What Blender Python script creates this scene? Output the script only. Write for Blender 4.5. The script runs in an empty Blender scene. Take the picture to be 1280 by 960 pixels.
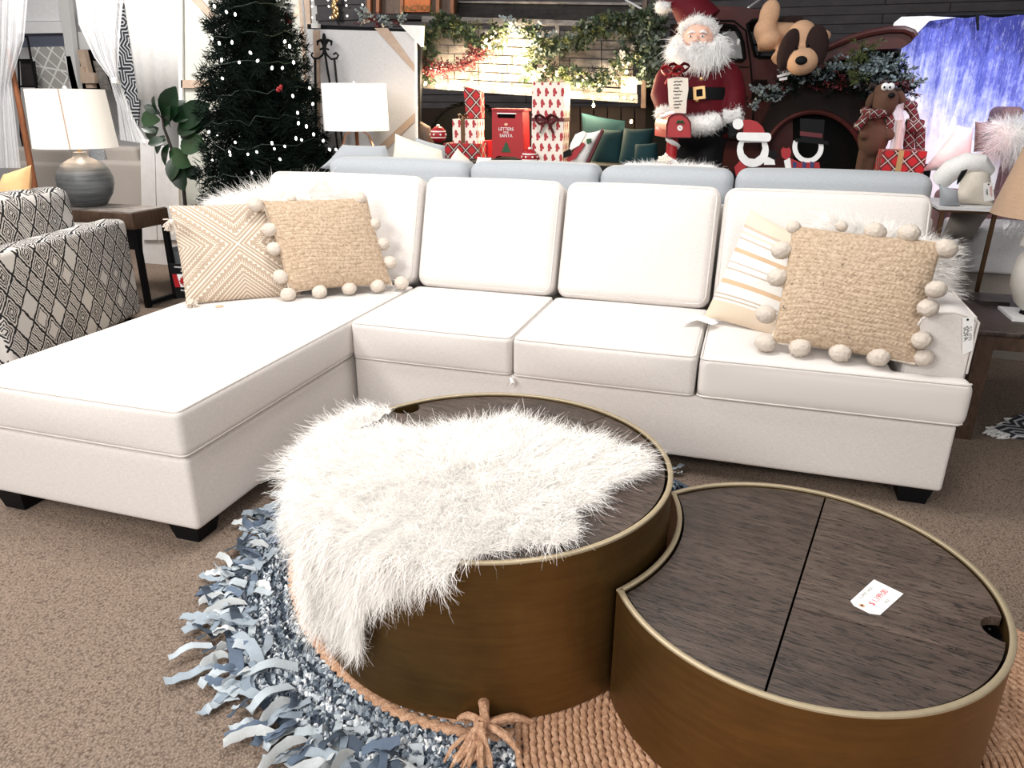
import bpy, bmesh, math, random
import numpy as np
from mathutils import Vector, Matrix, Euler
from mathutils.geometry import tessellate_polygon
random.seed(7); RNG = np.random.default_rng(7)
PI = math.pi
SC = bpy.context.scene; COL = SC.collection
# ---------------------------------------------------------------- camera
FPX, PITCH, ROLL, YAW = 918.08, math.radians(21.018), math.radians(0.297), math.radians(17.427)
CAM = np.array([1.5628, -2.6587, 1.3747])
_R = np.array([math.cos(YAW), math.sin(YAW), 0.0])
_F = np.array([-math.sin(YAW)*math.cos(PITCH), math.cos(YAW)*math.cos(PITCH), -math.sin(PITCH)])
_U = np.cross(_R, _F)
_Rc = _R*math.cos(ROLL)+_U*math.sin(ROLL); _Uc = _U*math.cos(ROLL)-_R*math.sin(ROLL)
cd = bpy.data.cameras.new('camera'); cam = bpy.data.objects.new('camera', cd); COL.objects.link(cam)
m = Matrix([[_Rc[i], _Uc[i], -_F[i], CAM[i]] for i in range(3)]+[[0, 0, 0, 1]])
cam.matrix_world = m; cd.sensor_width = 36; cd.sensor_fit = 'HORIZONTAL'; cd.lens = FPX/1280*36; cd.clip_end = 60; cd.clip_start = .05
SC.camera = cam
# ---------------------------------------------------------------- world, lights, exposure
w = bpy.data.worlds.new('world'); SC.world = w; w.use_nodes = True
w.node_tree.nodes['Background'].inputs[0].default_value = (.95, .97, 1, 1)
w.node_tree.nodes['Background'].inputs[1].default_value = .17
SC.view_settings.view_transform = 'Standard'; SC.view_settings.look = 'None'
SC.view_settings.exposure = 0.14; SC.view_settings.gamma = 1.0; SC.view_settings.use_curve_mapping = False
def area(name, loc, size, power, col=(1, .97, .93), aim=None):
    l = bpy.data.lights.new(name, 'AREA'); l.energy = power; l.shape = 'DISK'; l.size = size; l.color = col
    o = bpy.data.objects.new(name, l); COL.objects.link(o); o.location = loc
    if aim is not None:
        d = Vector(aim)-Vector(loc); o.rotation_euler = d.to_track_quat('-Z', 'Y').to_euler()
    return o
area('ceiling_and_fill_lamp', (.5, -.2, 3.4), .8, 56, aim=(.2, -.2, 0))
area('ceiling_and_fill_lamp', (1.9, .3, 3.4), .8, 18, aim=(1.6, 0, 0))
area('ceiling_and_fill_lamp', (-1.9, -1.0, 3.4), .8, 58, aim=(-1.3, -.9, 0))
area('ceiling_and_fill_lamp', (-.3, -4.4, 2.5), 1.6, 110, aim=(.5, -.2, .1))  # added front fill that lifts the sofa fronts, not a ceiling fixture
area('ceiling_and_fill_lamp', (3.0, -4.2, 2.5), 1.4, 62, aim=(1.8, 0, .2))  # second added fill, from the front right
area('ceiling_and_fill_lamp', (-3.2, 1.0, 3.6), .9, 130, aim=(-3.4, 3.4, 1.2))

area('ceiling_and_fill_lamp', (-1.7, -3.3, 3.1), 1.0, 42, aim=(-.5, -1.7, 0))  # added light to brighten the left carpet and the chaise front
# ---------------------------------------------------------------- helpers
def ray(x, y):
    X, Y = x-640, y-480
    return _F+_Rc*X/FPX-_Uc*Y/FPX
def PY(x, y, Y):
    d = ray(x, y); return CAM+d*(Y-CAM[1])/d[1]
def PZ(x, y, Z):
    d = ray(x, y); return CAM+d*(Z-CAM[2])/d[2]
def PPL(x, y, p0, n):
    d = ray(x, y); return CAM+d*np.dot(np.array(p0)-CAM, n)/np.dot(d, n)
def lerp(a, b, t): return a+(b-a)*t
class MB:
    def __init__(s): s.v = []; s.f = []; s.uv = None
    def add(s, vs, fs):
        o = len(s.v); s.v += [tuple(map(float, v)) for v in vs]; s.f += [tuple(i+o for i in f) for f in fs]; return s
    def box(s, c, d, rot=None):
        a = [Vector((x*d[0]/2, y*d[1]/2, z*d[2]/2)) for x in (-1, 1) for y in (-1, 1) for z in (-1, 1)]
        if rot is not None: a = [rot @ p for p in a]
        return s.add([p+Vector(c) for p in a], [(0, 1, 3, 2), (4, 6, 7, 5), (0, 4, 5, 1), (2, 3, 7, 6), (0, 2, 6, 4), (1, 5, 7, 3)])
    def rbox(s, c, d, r=.02, puff=(0, 0, 0), k=3, m=6, rot=None):
        h = [x/2 for x in d]; r = min(r, *[x*.98 for x in h])
        ts = []
        for a in range(3):
            cor = [h[a]-r+r*math.tan(PI/4*(i/k)) for i in range(1, k+1)]
            inn = [lerp(-(h[a]-r), h[a]-r, i/m) for i in range(m+1)]
            ts.append([-x for x in reversed(cor)]+inn+cor)
        key = {}; vs = []; fs = []
        def V(p):
            q = [max(-(h[i]-r), min(h[i]-r, p[i])) for i in range(3)]
            e = Vector([p[i]-q[i] for i in range(3)])
            if e.length > 1e-9: e = e.normalized()*r
            o = [q[i]+e[i] for i in range(3)]
            kk = tuple(round(x, 5) for x in o)
            if kk in key: return key[kk]
            t = [1-min(1, (o[i]/h[i])**2) for i in range(3)]
            pp = Vector([o[i]+o[i]/h[i]*puff[i]*t[(i+1) % 3]*t[(i+2) % 3] for i in range(3)])
            if rot is not None: pp = rot @ pp
            key[kk] = len(vs); vs.append(pp+Vector(c)); return key[kk]
        for a in range(3):
            b, cc = (a+1) % 3, (a+2) % 3
            for sg in (-1, 1):
                for i in range(len(ts[b])-1):
                    for j in range(len(ts[cc])-1):
                        q = []
                        for (x, y) in ((i, j), (i+1, j), (i+1, j+1), (i, j+1)):
                            p = [0, 0, 0]; p[a] = sg*h[a]; p[b] = ts[b][x]; p[cc] = ts[cc][y]; q.append(V(p))
                        if sg < 0: q.reverse()
                        q = list(dict.fromkeys(q))
                        if len(q) > 2: fs.append(tuple(q))
        return s.add(vs, fs)
    def tube(s, path, rad, n=8, closed=False, flat=1.0, cap=True):
        P = [Vector(p) for p in path]; L = len(P)
        rr = rad if isinstance(rad, (list, tuple)) else [rad]*L
        vs = []; up = Vector((0, 0, 1)); prev = None
        for i, p in enumerate(P):
            t = (P[(i+1) % L]-P[i-1]) if closed else (P[min(i+1, L-1)]-P[max(i-1, 0)])
            if t.length < 1e-9: t = Vector((0, 0, 1))
            t.normalize()
            if prev is None:
                a = up if abs(t.dot(up)) < .95 else Vector((1, 0, 0))
                u = a.cross(t).normalized()
            else:
                u = (prev-t*prev.dot(t))
                u = u.normalized() if u.length > 1e-6 else prev
            prev = u; v = t.cross(u)
            for k in range(n):
                an = 2*PI*k/n; vs.append(p+u*math.cos(an)*rr[i]+v*math.sin(an)*rr[i]*flat)
        fs = []
        for i in range(L if closed else L-1):
            j = (i+1) % L
            for k in range(n):
                fs.append((i*n+k, i*n+(k+1) % n, j*n+(k+1) % n, j*n+k))
        if not closed and cap: fs += [tuple(reversed(range(n))), tuple(range((L-1)*n, L*n))]
        return s.add(vs, fs)
    def ell(s, c, r, rot=None, n=16, k=10):
        if not isinstance(r, (list, tuple)): r = (r, r, r)
        vs = []; fs = []
        R_ = Euler(rot).to_matrix() if rot is not None and not isinstance(rot, Matrix) else rot
        pts = [(0, 0, -1)]
        for j in range(1, k):
            ph = -PI/2+PI*j/k
            for i in range(n): pts.append((math.cos(ph)*math.cos(2*PI*i/n), math.cos(ph)*math.sin(2*PI*i/n), math.sin(ph)))
        pts.append((0, 0, 1))
        for p in pts:
            q = Vector((p[0]*r[0], p[1]*r[1], p[2]*r[2]))
            if R_ is not None: q = R_ @ q
            vs.append(q+Vector(c))
        for i in range(n):
            fs.append((0, 1+(i+1) % n, 1+i)); e = len(pts)-1; b = 1+(k-2)*n; fs.append((e, b+i, b+(i+1) % n))
        for j in range(k-2):
            for i in range(n):
                a = 1+j*n; fs.append((a+i, a+(i+1) % n, a+n+(i+1) % n, a+n+i))
        return s.add(vs, fs)
    def lathe(s, prof, c=(0, 0, 0), n=32, cap=True):
        vs = []; fs = []
        for (r, z) in prof:
            for i in range(n): vs.append((c[0]+r*math.cos(2*PI*i/n), c[1]+r*math.sin(2*PI*i/n), c[2]+z))
        for j in range(len(prof)-1):
            for i in range(n): fs.append((j*n+i, j*n+(i+1) % n, (j+1)*n+(i+1) % n, (j+1)*n+i))
        if cap:
            fs.append(tuple(reversed(range(n)))); fs.append(tuple(range((len(prof)-1)*n, len(prof)*n)))
        return s.add(vs, fs)
    def prism(s, poly, a, b, axis='Z', holes=()):
        """poly 2D; axis Z: (x,y) extruded z a..b ; axis Y: (x,z) extruded y a..b ; X: (y,z)"""
        loops = [list(poly)]+[list(h) for h in holes]
        def P3(p, t): return {'Z': (p[0], p[1], t), 'Y': (p[0], t, p[1]), 'X': (t, p[0], p[1])}[axis]
        flat = [p for l in loops for p in l]; N = len(flat)
        tri = tessellate_polygon([[Vector((p[0], p[1], 0)) for p in l] for l in loops])
        vs = [P3(p, a) for p in flat]+[P3(p, b) for p in flat]
        fs = [tuple(t) for t in tri]+[tuple(i+N for i in reversed(t)) for t in tri]
        o = 0
        for l in loops:
            n = len(l)
            for i in range(n): fs.append((o+i, o+(i+1) % n, N+o+(i+1) % n, N+o+i))
            o += n
        return s.add(vs, fs)
    def quadpillow(s, bl, br, tr, tl, t, n=16, pinch=.05, ridge=None, back=True, pw=.5):
        bl, br, tr, tl = [np.array(q, float) for q in (bl, br, tr, tl)]
        nrm = np.cross(br-bl, tl-bl); nrm /= np.linalg.norm(nrm)
        if np.dot(nrm, CAM-bl) < 0: nrm = -nrm
        uvs = []
        for sd in (1, -1):
            nn = n if (sd == 1 or not back) else max(10, n//5 if n > 40 else n)
            vs = []
            for j in range(nn+1):
                for i in range(nn+1):
                    u = -1+2*i/nn; v = -1+2*j/nn
                    uu = u*(1-pinch*(1-v*v)); vv = v*(1-pinch*(1-u*u))
                    a = (uu+1)/2; b = (vv+1)/2
                    p = bl*(1-a)*(1-b)+br*a*(1-b)+tr*a*b+tl*(1-a)*b
                    h = t/2*(max(0, (1-u*u)*(1-v*v)))**pw
                    if ridge and sd == 1: h += ridge(u, v)*min(1, h/(t*.1))
                    vs.append(p+nrm*h*sd)
            fs = []
            for j in range(nn):
                for i in range(nn):
                    q = (j*(nn+1)+i, j*(nn+1)+i+1, (j+1)*(nn+1)+i+1, (j+1)*(nn+1)+i)
                    fs.append(q if sd == 1 else q[::-1])
            s.add(vs, fs)
            uvs += [((i/nn), (j/nn)) for j in range(nn+1) for i in range(nn+1)]
        s.uv = uvs if len(uvs) == len(s.v) else None
        return s
    def mesh(s, name, uvmode='box', smooth=True, angle=40):
        me = bpy.data.meshes.new(name); me.from_pydata(s.v, [], s.f); me.update()
        finish(me, s, uvmode, smooth, angle); return me
    def build(s, name, mat=None, parent=None, uvmode='box', smooth=True, angle=40, weld=False):
        me = s.mesh(name, uvmode, smooth, angle)
        return link(name, me, mat, parent)
def finish(me, s, uvmode, smooth, angle):
    bm = bmesh.new(); bm.from_mesh(me)
    if s is None or s.uv is None: pass
    bmesh.ops.recalc_face_normals(bm, faces=bm.faces)
    if smooth:
        ca = math.radians(angle)
        for f in bm.faces: f.smooth = True
        for e in bm.edges:
            if len(e.link_faces) == 2 and e.calc_face_angle(0) > ca: e.smooth = False
    bm.to_mesh(me); bm.free()
    uvl = me.uv_layers.new(name='UVMap')
    nl = len(me.loops); vi = np.zeros(nl, 'i'); me.loops.foreach_get('vertex_index', vi)
    if s is not None and s.uv is not None:
        uv = np.array(s.uv, 'f')[vi]
    else:
        co = np.zeros(len(me.vertices)*3, 'f'); me.vertices.foreach_get('co', co); co = co.reshape(-1, 3)
        nr = np.zeros(len(me.polygons)*3, 'f'); me.polygons.foreach_get('normal', nr); nr = np.abs(nr.reshape(-1, 3))
        lt = np.zeros(len(me.polygons), 'i'); me.polygons.foreach_get('loop_total', lt)
        ax = np.repeat(nr.argmax(1), lt); c = co[vi]
        uv = np.where((ax == 0)[:, None], c[:, [1, 2]], np.where((ax == 1)[:, None], c[:, [0, 2]], c[:, [0, 1]]))
    uvl.data.foreach_set('uv', uv.astype('f').ravel())
def link(name, me, mat=None, parent=None):
    o = bpy.data.objects.new(name, me); COL.objects.link(o)
    if mat is not None and len(me.materials) == 0: me.materials.append(mat)
    if parent is not None: o.parent = parent
    return o
def tag(o, label=None, cat=None, group=None, kind=None):
    if label: o['label'] = label
    if cat: o['category'] = cat
    if group: o['group'] = group
    if kind: o['kind'] = kind
    return o
def thing(name, label, cat, loc=(0, 0, 0), rz=0, group=None):
    """Empty at the base of a thing; children are modelled in world space unless rz is used"""
    o = bpy.data.objects.new(name, None); COL.objects.link(o); o.location = [float(v) for v in loc]; o.rotation_euler = (0, 0, rz)
    o.empty_display_size = .05
    return tag(o, label, cat, group)
def wchild(o, root):
    """parent a world-space mesh to a thing, keeping it where it is"""
    o.parent = root; o.matrix_parent_inverse = (Matrix.Translation(root.location) @ root.rotation_euler.to_matrix().to_4x4()).inverted()
    return o
def W(mb, name, mat, root, **k): return wchild(mb.build(name, mat, **k), root)
def sub(mb, name, mat, part, **k):
    """world-space sub-part under a world-space part (whose own matrix is identity in world)"""
    o = mb.build(name, mat, **k); o.parent = part; return o
def fuse(o, vox, sm=6):
    a = o.modifiers.new('r', 'REMESH'); a.mode = 'VOXEL'; a.voxel_size = vox; a.use_smooth_shade = True
    b = o.modifiers.new('s', 'SMOOTH'); b.iterations = sm; b.factor = .5
    return o
def copytree(o, parent=None):
    c = o.copy(); COL.objects.link(c)
    if parent is not None: c.parent = parent
    for ch in list(o.children): copytree(ch, c)
    return c
def bulk(name, V, Fq, mat, parent=None, uv=None, smooth=True):
    """numpy verts (N,3) and quads (M,4)"""
    me = bpy.data.meshes.new(name); V = np.asarray(V, 'f'); Fq = np.asarray(Fq, 'i'); k = Fq.shape[1]
    me.vertices.add(len(V)); me.vertices.foreach_set('co', V.ravel())
    me.loops.add(Fq.size); me.loops.foreach_set('vertex_index', Fq.ravel())
    me.polygons.add(len(Fq)); me.polygons.foreach_set('loop_start', np.arange(0, Fq.size, k, dtype='i'))
    try: me.polygons.foreach_set('loop_total', np.full(len(Fq), k, 'i'))
    except Exception: pass
    me.update(calc_edges=True)
    if smooth: me.polygons.foreach_set('use_smooth', np.ones(len(Fq), bool))
    if uv is not None:
        l = me.uv_layers.new(name='UVMap'); l.data.foreach_set('uv', np.asarray(uv, 'f')[Fq.ravel()].ravel())
    me.validate(); me.update()
    return link(name, me, mat, parent)
def fur(name, roots, nrm, dirs, L, width, mat, parent=None, seg=5, lift=.55, curl=.006, droop=0.0):
    N = len(roots); L = L*RNG.uniform(.6, 1.15, N)
    nrm = nrm+RNG.normal(0, .25, (N, 3)); d = dirs+RNG.normal(0, .35, (N, 3))
    side = np.cross(nrm, RNG.normal(0, 1, (N, 3))); side /= np.linalg.norm(side, axis=1)[:, None]+1e-9
    s2 = np.cross(side, nrm); ph = RNG.uniform(0, 2*PI, N); fr = RNG.uniform(5, 11, N)
    V = np.zeros((N, seg+1, 2, 3)); U = np.zeros((N, seg+1, 2, 2))
    rv = RNG.uniform(0, 1, N)
    for k in range(seg+1):
        t = k/seg
        p = roots+nrm*(L*lift*(t-.35*t*t))[:, None]+d*(L*(.3*t+.7*t*t))[:, None]
        p = p+(side*np.sin(ph+fr*t)[:, None]+s2*np.cos(ph+fr*t)[:, None])*curl*t
        p[:, 2] -= droop*L*t*t
        wv = side*(width*(1-.8*t))
        V[:, k, 0] = p-wv; V[:, k, 1] = p+wv; U[:, k, :, 0] = rv[:, None]; U[:, k, :, 1] = t
    base = (np.arange(N)*(seg+1)*2)[:, None, None]
    kk = (np.arange(seg)*2)[None, :, None]
    q = base+kk+np.array([0, 1, 3, 2])[None, None, :]
    return bulk(name, V.reshape(-1, 3), q.reshape(-1, 4), mat, parent, uv=U.reshape(-1, 2))
def sample(me, N, filt=None):
    """random points and normals on a mesh given as (verts, faces)"""
    V = np.array(me[0], float); T = []
    for f in me[1]:
        for i in range(1, len(f)-1): T.append((f[0], f[i], f[i+1]))
    T = np.array(T); a, b, c = V[T[:, 0]], V[T[:, 1]], V[T[:, 2]]
    n = np.cross(b-a, c-a); ar = np.linalg.norm(n, axis=1); n = n/(ar[:, None]+1e-12)
    if filt is not None:
        k = filt((a+b+c)/3, n); ar = ar*k
    i = RNG.choice(len(T), N, p=ar/ar.sum()); r1 = np.sqrt(RNG.uniform(0, 1, N))[:, None]; r2 = RNG.uniform(0, 1, N)[:, None]
    return a[i]*(1-r1)+b[i]*r1*(1-r2)+c[i]*r1*r2, n[i]
# ---------------------------------------------------------------- materials
class NT:
    def __init__(s, name):
        s.m = bpy.data.materials.new(name); s.m.use_nodes = True; s.t = s.m.node_tree; s.b = s.t.nodes['Principled BSDF']
    def n(s, ty, **k):
        x = s.t.nodes.new('ShaderNode'+ty)
        for a, b in k.items(): setattr(x, a, b)
        return x
    def set(s, i, v):
        if isinstance(v, bpy.types.NodeSocket): s.t.links.new(v, i)
        elif v is not None: i.default_value = v
    def M(s, op, a, b=None, c=None):
        x = s.n('Math', operation=op); s.set(x.inputs[0], a); s.set(x.inputs[1], b); s.set(x.inputs[2], c); return x.outputs[0]
    def uv(s):
        if not hasattr(s, '_uv'): s._uv = s.n('TexCoord')
        return s._uv.outputs['UV']
    def obj(s):
        s.uv(); return s._uv.outputs['Object']
    def sep(s, v):
        x = s.n('SeparateXYZ'); s.set(x.inputs[0], v); return x.outputs
    def mp(s, v, sc=(1, 1, 1), rot=(0, 0, 0)):
        x = s.n('Mapping'); s.set(x.inputs[0], v); x.inputs['Scale'].default_value = sc; x.inputs['Rotation'].default_value = rot; return x.outputs[0]
    def noise(s, v, sc, det=4, rough=.6):
        x = s.n('TexNoise'); s.set(x.inputs['Vector'], v); x.inputs['Scale'].default_value = sc; x.inputs['Detail'].default_value = det; x.inputs['Roughness'].default_value = rough; return x.outputs['Fac']
    def wn(s, v):
        x = s.n('TexWhiteNoise', noise_dimensions='3D'); s.set(x.inputs[0], v); return x.outputs['Value']
    def ramp(s, f, stops, interp='LINEAR'):
        x = s.n('ValToRGB'); s.set(x.inputs[0], f); e = x.color_ramp.elements; x.color_ramp.interpolation = interp
        while len(e) < len(stops): e.new(.5)
        for i, (p, c) in enumerate(stops): e[i].position = p; e[i].color = (*c, 1)
        return x.outputs[0]
    def mix(s, f, a, b):
        x = s.n('Mix', data_type='RGBA'); s.set(x.inputs[0], f)
        s.set(x.inputs[6], (*a, 1) if isinstance(a, tuple) else a); s.set(x.inputs[7], (*b, 1) if isinstance(b, tuple) else b); return x.outputs[2]
    def bump(s, h, st=.3, dist=.01):
        x = s.n('Bump'); s.set(x.inputs['Height'], h); x.inputs['Strength'].default_value = st; x.inputs['Distance'].default_value = dist
        s.t.links.new(x.outputs[0], s.b.inputs['Normal'])
    def done(s, col=None, rough=.8, metal=0, spec=None, sheen=None, emit=None, est=0, trans=None, alpha=None):
        b = s.b
        if col is not None: s.set(b.inputs['Base Color'], (*col, 1) if isinstance(col, tuple) else col)
        s.set(b.inputs['Roughness'], rough); b.inputs['Metallic'].default_value = metal
        if spec is not None: b.inputs['Specular IOR Level'].default_value = spec
        if sheen is not None: b.inputs['Sheen Weight'].default_value = sheen
        if emit is not None: s.set(b.inputs['Emission Color'], (*emit, 1) if isinstance(emit, tuple) else emit); s.set(b.inputs['Emission Strength'], est)
        if trans is not None: b.inputs['Transmission Weight'].default_value = trans
        if alpha is not None: s.set(b.inputs['Alpha'], alpha)
        return s.m
def plain(name, col, rough=.7, metal=0, noise=.12, sc=30, bump=.15, **k):
    t = NT(name); f = t.noise(t.obj(), sc)
    c = t.mix(f, tuple(x*(1-noise) for x in col), tuple(min(1, x*(1+noise)) for x in col)); t.bump(f, bump, .004)
    return t.done(c, rough, metal, **k)
def emis(name, col, st, base=(.8, .8, .8)): return NT(name).done(base, .5, emit=col, est=st)
def linen(name, col, sc=1.0, var=.11):
    t = NT(name)
    a = t.noise(t.mp(t.uv(), (45*sc, 330*sc, 1)), 1, 3); b = t.noise(t.mp(t.uv(), (360*sc, 60*sc, 1)), 1, 3)
    f = t.M('ADD', t.M('MULTIPLY', a, .5), t.M('MULTIPLY', b, .5))
    c = t.ramp(f, [(.36, tuple(x*(1-var) for x in col)), (.64, tuple(min(1, x*(1+var*.6)) for x in col))])
    t.bump(f, .35, .002); return t.done(c, .92, spec=.15, sheen=.15)
M = {}
M['linen'] = linen('cream_linen', (.72, .675, .645))
M['piping'] = plain('cream_piping', (.66, .62, .59), .9, bump=.05, noise=.04)
M['bluegrey'] = linen('pale_blue_grey_fabric', (.385, .41, .44))
M['black'] = plain('black_paint', (.005, .005, .006), .6, spec=.15)
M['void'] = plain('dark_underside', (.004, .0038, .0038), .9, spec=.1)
def carpet():
    t = NT('brown_loop_carpet'); o = t.obj()
    v = t.n('TexVoronoi'); t.set(v.inputs['Vector'], t.mp(o, (190, 150, 1), (0, 0, .5))); v.inputs['Scale'].default_value = 1
    n = t.noise(o, 160, 2); big = t.noise(o, 3, 3)
    f = t.M('ADD', t.M('MULTIPLY', v.outputs['Distance'], .55), t.M('MULTIPLY', n, .5))
    c = t.ramp(f, [(.18, (.42, .325, .26)), (.45, (.26, .195, .152)), (.8, (.09, .062, .046))])
    c2 = t.mix(t.M('MULTIPLY', big, .35), c, (.15, .12, .1))
    t.bump(t.M('SUBTRACT', 1, f), .8, .005); return t.done(c2, .95, spec=.1)
M['carpet'] = carpet()
def brass():
    t = NT('aged_brass'); o = t.obj(); f = t.noise(o, 3.5, 5, .7); g = t.noise(o, 90, 3); h = t.noise(t.mp(o, (1, 1, 9)), 7, 3)
    c = t.ramp(t.M('ADD', t.M('MULTIPLY', f, .6), t.M('MULTIPLY', h, .4)), [(.25, (.11, .062, .021)), (.75, (.22, .125, .040))])
    t.bump(g, .06, .002); return t.done(c, t.M('ADD', .36, t.M('MULTIPLY', f, .22)), .85)
M['brass'] = brass()
M['rim'] = plain('brushed_brass_rim', (.44, .36, .24), .5, .55, sc=60, bump=.05)
def darkwood(name, c0, c1, ang=0.0, spec=.4, rough=.5, crk=0):
    t = NT(name); o = t.mp(t.obj(), (1, 1, 1), (0, 0, ang))
    wv = t.mp(o, (5, 60, 8)); a = t.noise(wv, 1, 6, .7); b = t.noise(t.mp(o, (22, 260, 30)), 1, 3, .6); k = t.noise(o, 5, 3)
    k2 = t.noise(o, 2.2, 5, .7); f = t.M('ADD', t.M('MULTIPLY', a, .38), t.M('ADD', t.M('MULTIPLY', b, .25), t.M('MULTIPLY', t.M('ADD', k, k2), .22)))
    c = t.ramp(f, [(.40, c0), (.66, c1)]); cr = t.noise(t.mp(o, (20, 130, 20)), 1, 5, .8); c = t.mix(t.M('MULTIPLY', t.M('GREATER_THAN', cr, .555), .85 if name.startswith('dark_stained') else 0), c, tuple(x*.25 for x in c0)); t.bump(t.M('ADD', a, b), .5, .002)
    return t.done(c, rough, spec=spec)
M['walnut'] = darkwood('dark_stained_wood', (.020, .013, .010), (.105, .074, .059), .2, .45, .42)
M['walnut_b'] = darkwood('dark_stained_wood_paler', (.026, .017, .013), (.135, .095, .076), .2, .45, .42)
M['endwood'] = darkwood('brown_table_wood', (.03, .016, .01), (.12, .07, .045), .3)
M['warmwood'] = darkwood('orange_brown_wood', (.16, .05, .02), (.32, .12, .05))
M['palewood'] = darkwood('raw_pine_batten', (.42, .30, .22), (.58, .45, .36))
def greywood(name, lo, hi):
    t = NT(name); o = t.obj(); a = t.noise(t.mp(o, (4, 4, 60)), 1, 6, .75); b = t.noise(o, 9, 4, .7)
    f = t.M('ADD', t.M('MULTIPLY', a, .5), t.M('MULTIPLY', b, .5)); t.bump(a, .5, .004)
    return t.done(t.ramp(f, [(.36, lo), (.62, hi)]), .85)
M['greywood'] = greywood('weathered_grey_wood', (.06, .05, .045), (.33, .30, .28))
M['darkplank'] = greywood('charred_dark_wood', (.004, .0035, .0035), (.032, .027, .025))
M['siding'] = greywood('dark_grey_siding', (.045, .04, .044), (.075, .067, .073))
M['wool'] = NT('white_wool'); _t = M['wool']; _r = _t.sep(_t.uv())
M['wool'] = _t.done(_t.mix(_r[0], (.93, .885, .84), (1, .985, .96)), .9, spec=.1, sheen=.2)
M['woolbase'] = plain('wool_hide', (.88, .83, .78), .95)
def furmat(name, a, b):
    t = NT(name); r = t.sep(t.uv()); return t.done(t.mix(r[0], a, b), .85, spec=.15)
M['beard'] = furmat('white_beard', (.85, .84, .84), (1, 1, 1))
M['jute'] = None
def jute(name, a, b, c, dark=.9):
    t = NT(name); o = t.obj(); f = t.noise(o, 70, 5, .75); g = t.noise(o, 300, 2); k = t.noise(o, 38, 2)
    col = t.ramp(t.M('ADD', t.M('MULTIPLY', f, .7), t.M('MULTIPLY', g, .3)), [(.32, a), (.5, b), (.68, c)])
    sp = t.M('GREATER_THAN', t.M('MULTIPLY', k, t.noise(o, 120, 1)), .44)
    col = t.mix(t.M('MULTIPLY', sp, dark), col, (.05, .04, .035))
    t.bump(t.M('ADD', f, g), .6, .004); return t.done(col, .95, spec=.1)
M['jute'] = jute('natural_jute', (.27, .185, .12), (.51, .385, .275), (.70, .56, .425), .75)
M['jute_rug'] = jute('brown_jute_rope', (.22, .11, .06), (.55, .32, .20), (.80, .56, .40), .3)
M['pom'] = jute('cream_yarn', (.48, .40, .33), (.68, .60, .52), (.80, .73, .66), 0)
_b = [n for n in M['pom'].node_tree.nodes if n.type == 'BUMP'][0]; _b.inputs['Strength'].default_value = .45; _b.inputs['Distance'].default_value = .003
def denim(name, c):
    t = NT(name); o = t.obj(); f = t.noise(t.mp(o, (300, 300, 300)), 1, 3); k = t.noise(o, 25, 3)
    col = t.mix(t.M('ADD', t.M('MULTIPLY', f, .5), t.M('MULTIPLY', k, .5)), tuple(x*.6 for x in c), tuple(min(1, x*1.35) for x in c)); t.bump(f, .3, .002)
    return t.done(col, .9, spec=.1)
DEN = [denim('pale_denim', (.46, .51, .55)), denim('light_denim', (.33, .38, .43)), denim('mid_denim', (.13, .17, .235)), denim('faded_denim', (.24, .29, .345)), denim('slate_denim', (.07, .09, .12)), denim('white_denim', (.62, .65, .66))]
def ragmat():
    t = NT('mixed_denim_rags'); r = t.sep(t.uv())
    c = t.ramp(r[0], [(0, (.025, .035, .05)), (.25, (.10, .125, .16)), (.5, (.27, .31, .355)), (.75, (.52, .56, .60)), (1, (.86, .87, .88))])
    return t.done(c, .9, spec=.1)
M['rags'] = ragmat()
M['red'] = plain('glossy_red', (.33, .006, .012), .45); M['velvet'] = plain('crimson_velvet', (.085, .002, .007), .7, noise=.3, sc=12, spec=.2)
M['ribbon'] = plain('dark_red_ribbon', (.09, .004, .010), .6)
M['white'] = plain('white_paint', (.8, .8, .8), .5); M['paper'] = plain('white_paper', (.85, .84, .82), .8, bump=.05)
M['cream'] = plain('cream_cloth', (.72, .66, .57), .9); M['skin'] = plain('painted_skin', (.80, .47, .36), .6, sc=14)
M['gold'] = plain('gold_metal', (.55, .36, .17), .35, .9); M['bronze'] = plain('bronze_metal', (.16, .09, .05), .4, .8)
M['truck'] = plain('rusty_maroon_paint', (.052, .010, .009), .55, noise=.55, sc=7, bump=.25, spec=.25)
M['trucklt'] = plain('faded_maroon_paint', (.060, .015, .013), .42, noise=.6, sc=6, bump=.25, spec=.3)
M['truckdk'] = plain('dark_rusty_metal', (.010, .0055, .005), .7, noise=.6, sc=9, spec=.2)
M['rubber'] = plain('black_rubber', (.0035, .0035, .0035), .85, spec=.1)
M['teal'] = plain('dark_teal_velvet', (.006, .026, .030), .75, sc=8, noise=.25, spec=.15)
M['tan'] = linen('taupe_fabric', (.36, .32, .29)); M['ceramic'] = None
def ceram():
    t = NT('streaked_grey_ceramic'); o = t.obj(); a = t.noise(t.mp(o, (2, 2, 45)), 1, 5, .7); b = t.noise(o, 180, 2)
    t.bump(t.M('ADD', a, b), .35, .004); return t.done(t.ramp(a, [(.35, (.06, .064, .07)), (.65, (.19, .20, .21))]), .30)
M['ceramic'] = ceram(); M['whiteceramic'] = plain('crackled_white_ceramic', (.66, .63, .58), .5, sc=60)
M['burlap'] = linen('brown_burlap', (.46, .31, .21), .5)
M['shade'] = None
def shade(name, c, e):
    t = NT(name); f = t.noise(t.mp(t.uv(), (200, 200, 1)), 1, 2); return t.done(t.mix(f, tuple(x*.9 for x in c), c), .9, emit=c, est=e)
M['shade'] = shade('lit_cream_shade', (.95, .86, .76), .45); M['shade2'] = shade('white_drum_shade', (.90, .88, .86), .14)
M['shadeseam'] = plain('shade_seam', (.62, .45, .36), .9)
M['copper'] = plain('copper_metal', (.58, .33, .22), .35, .8)
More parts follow.
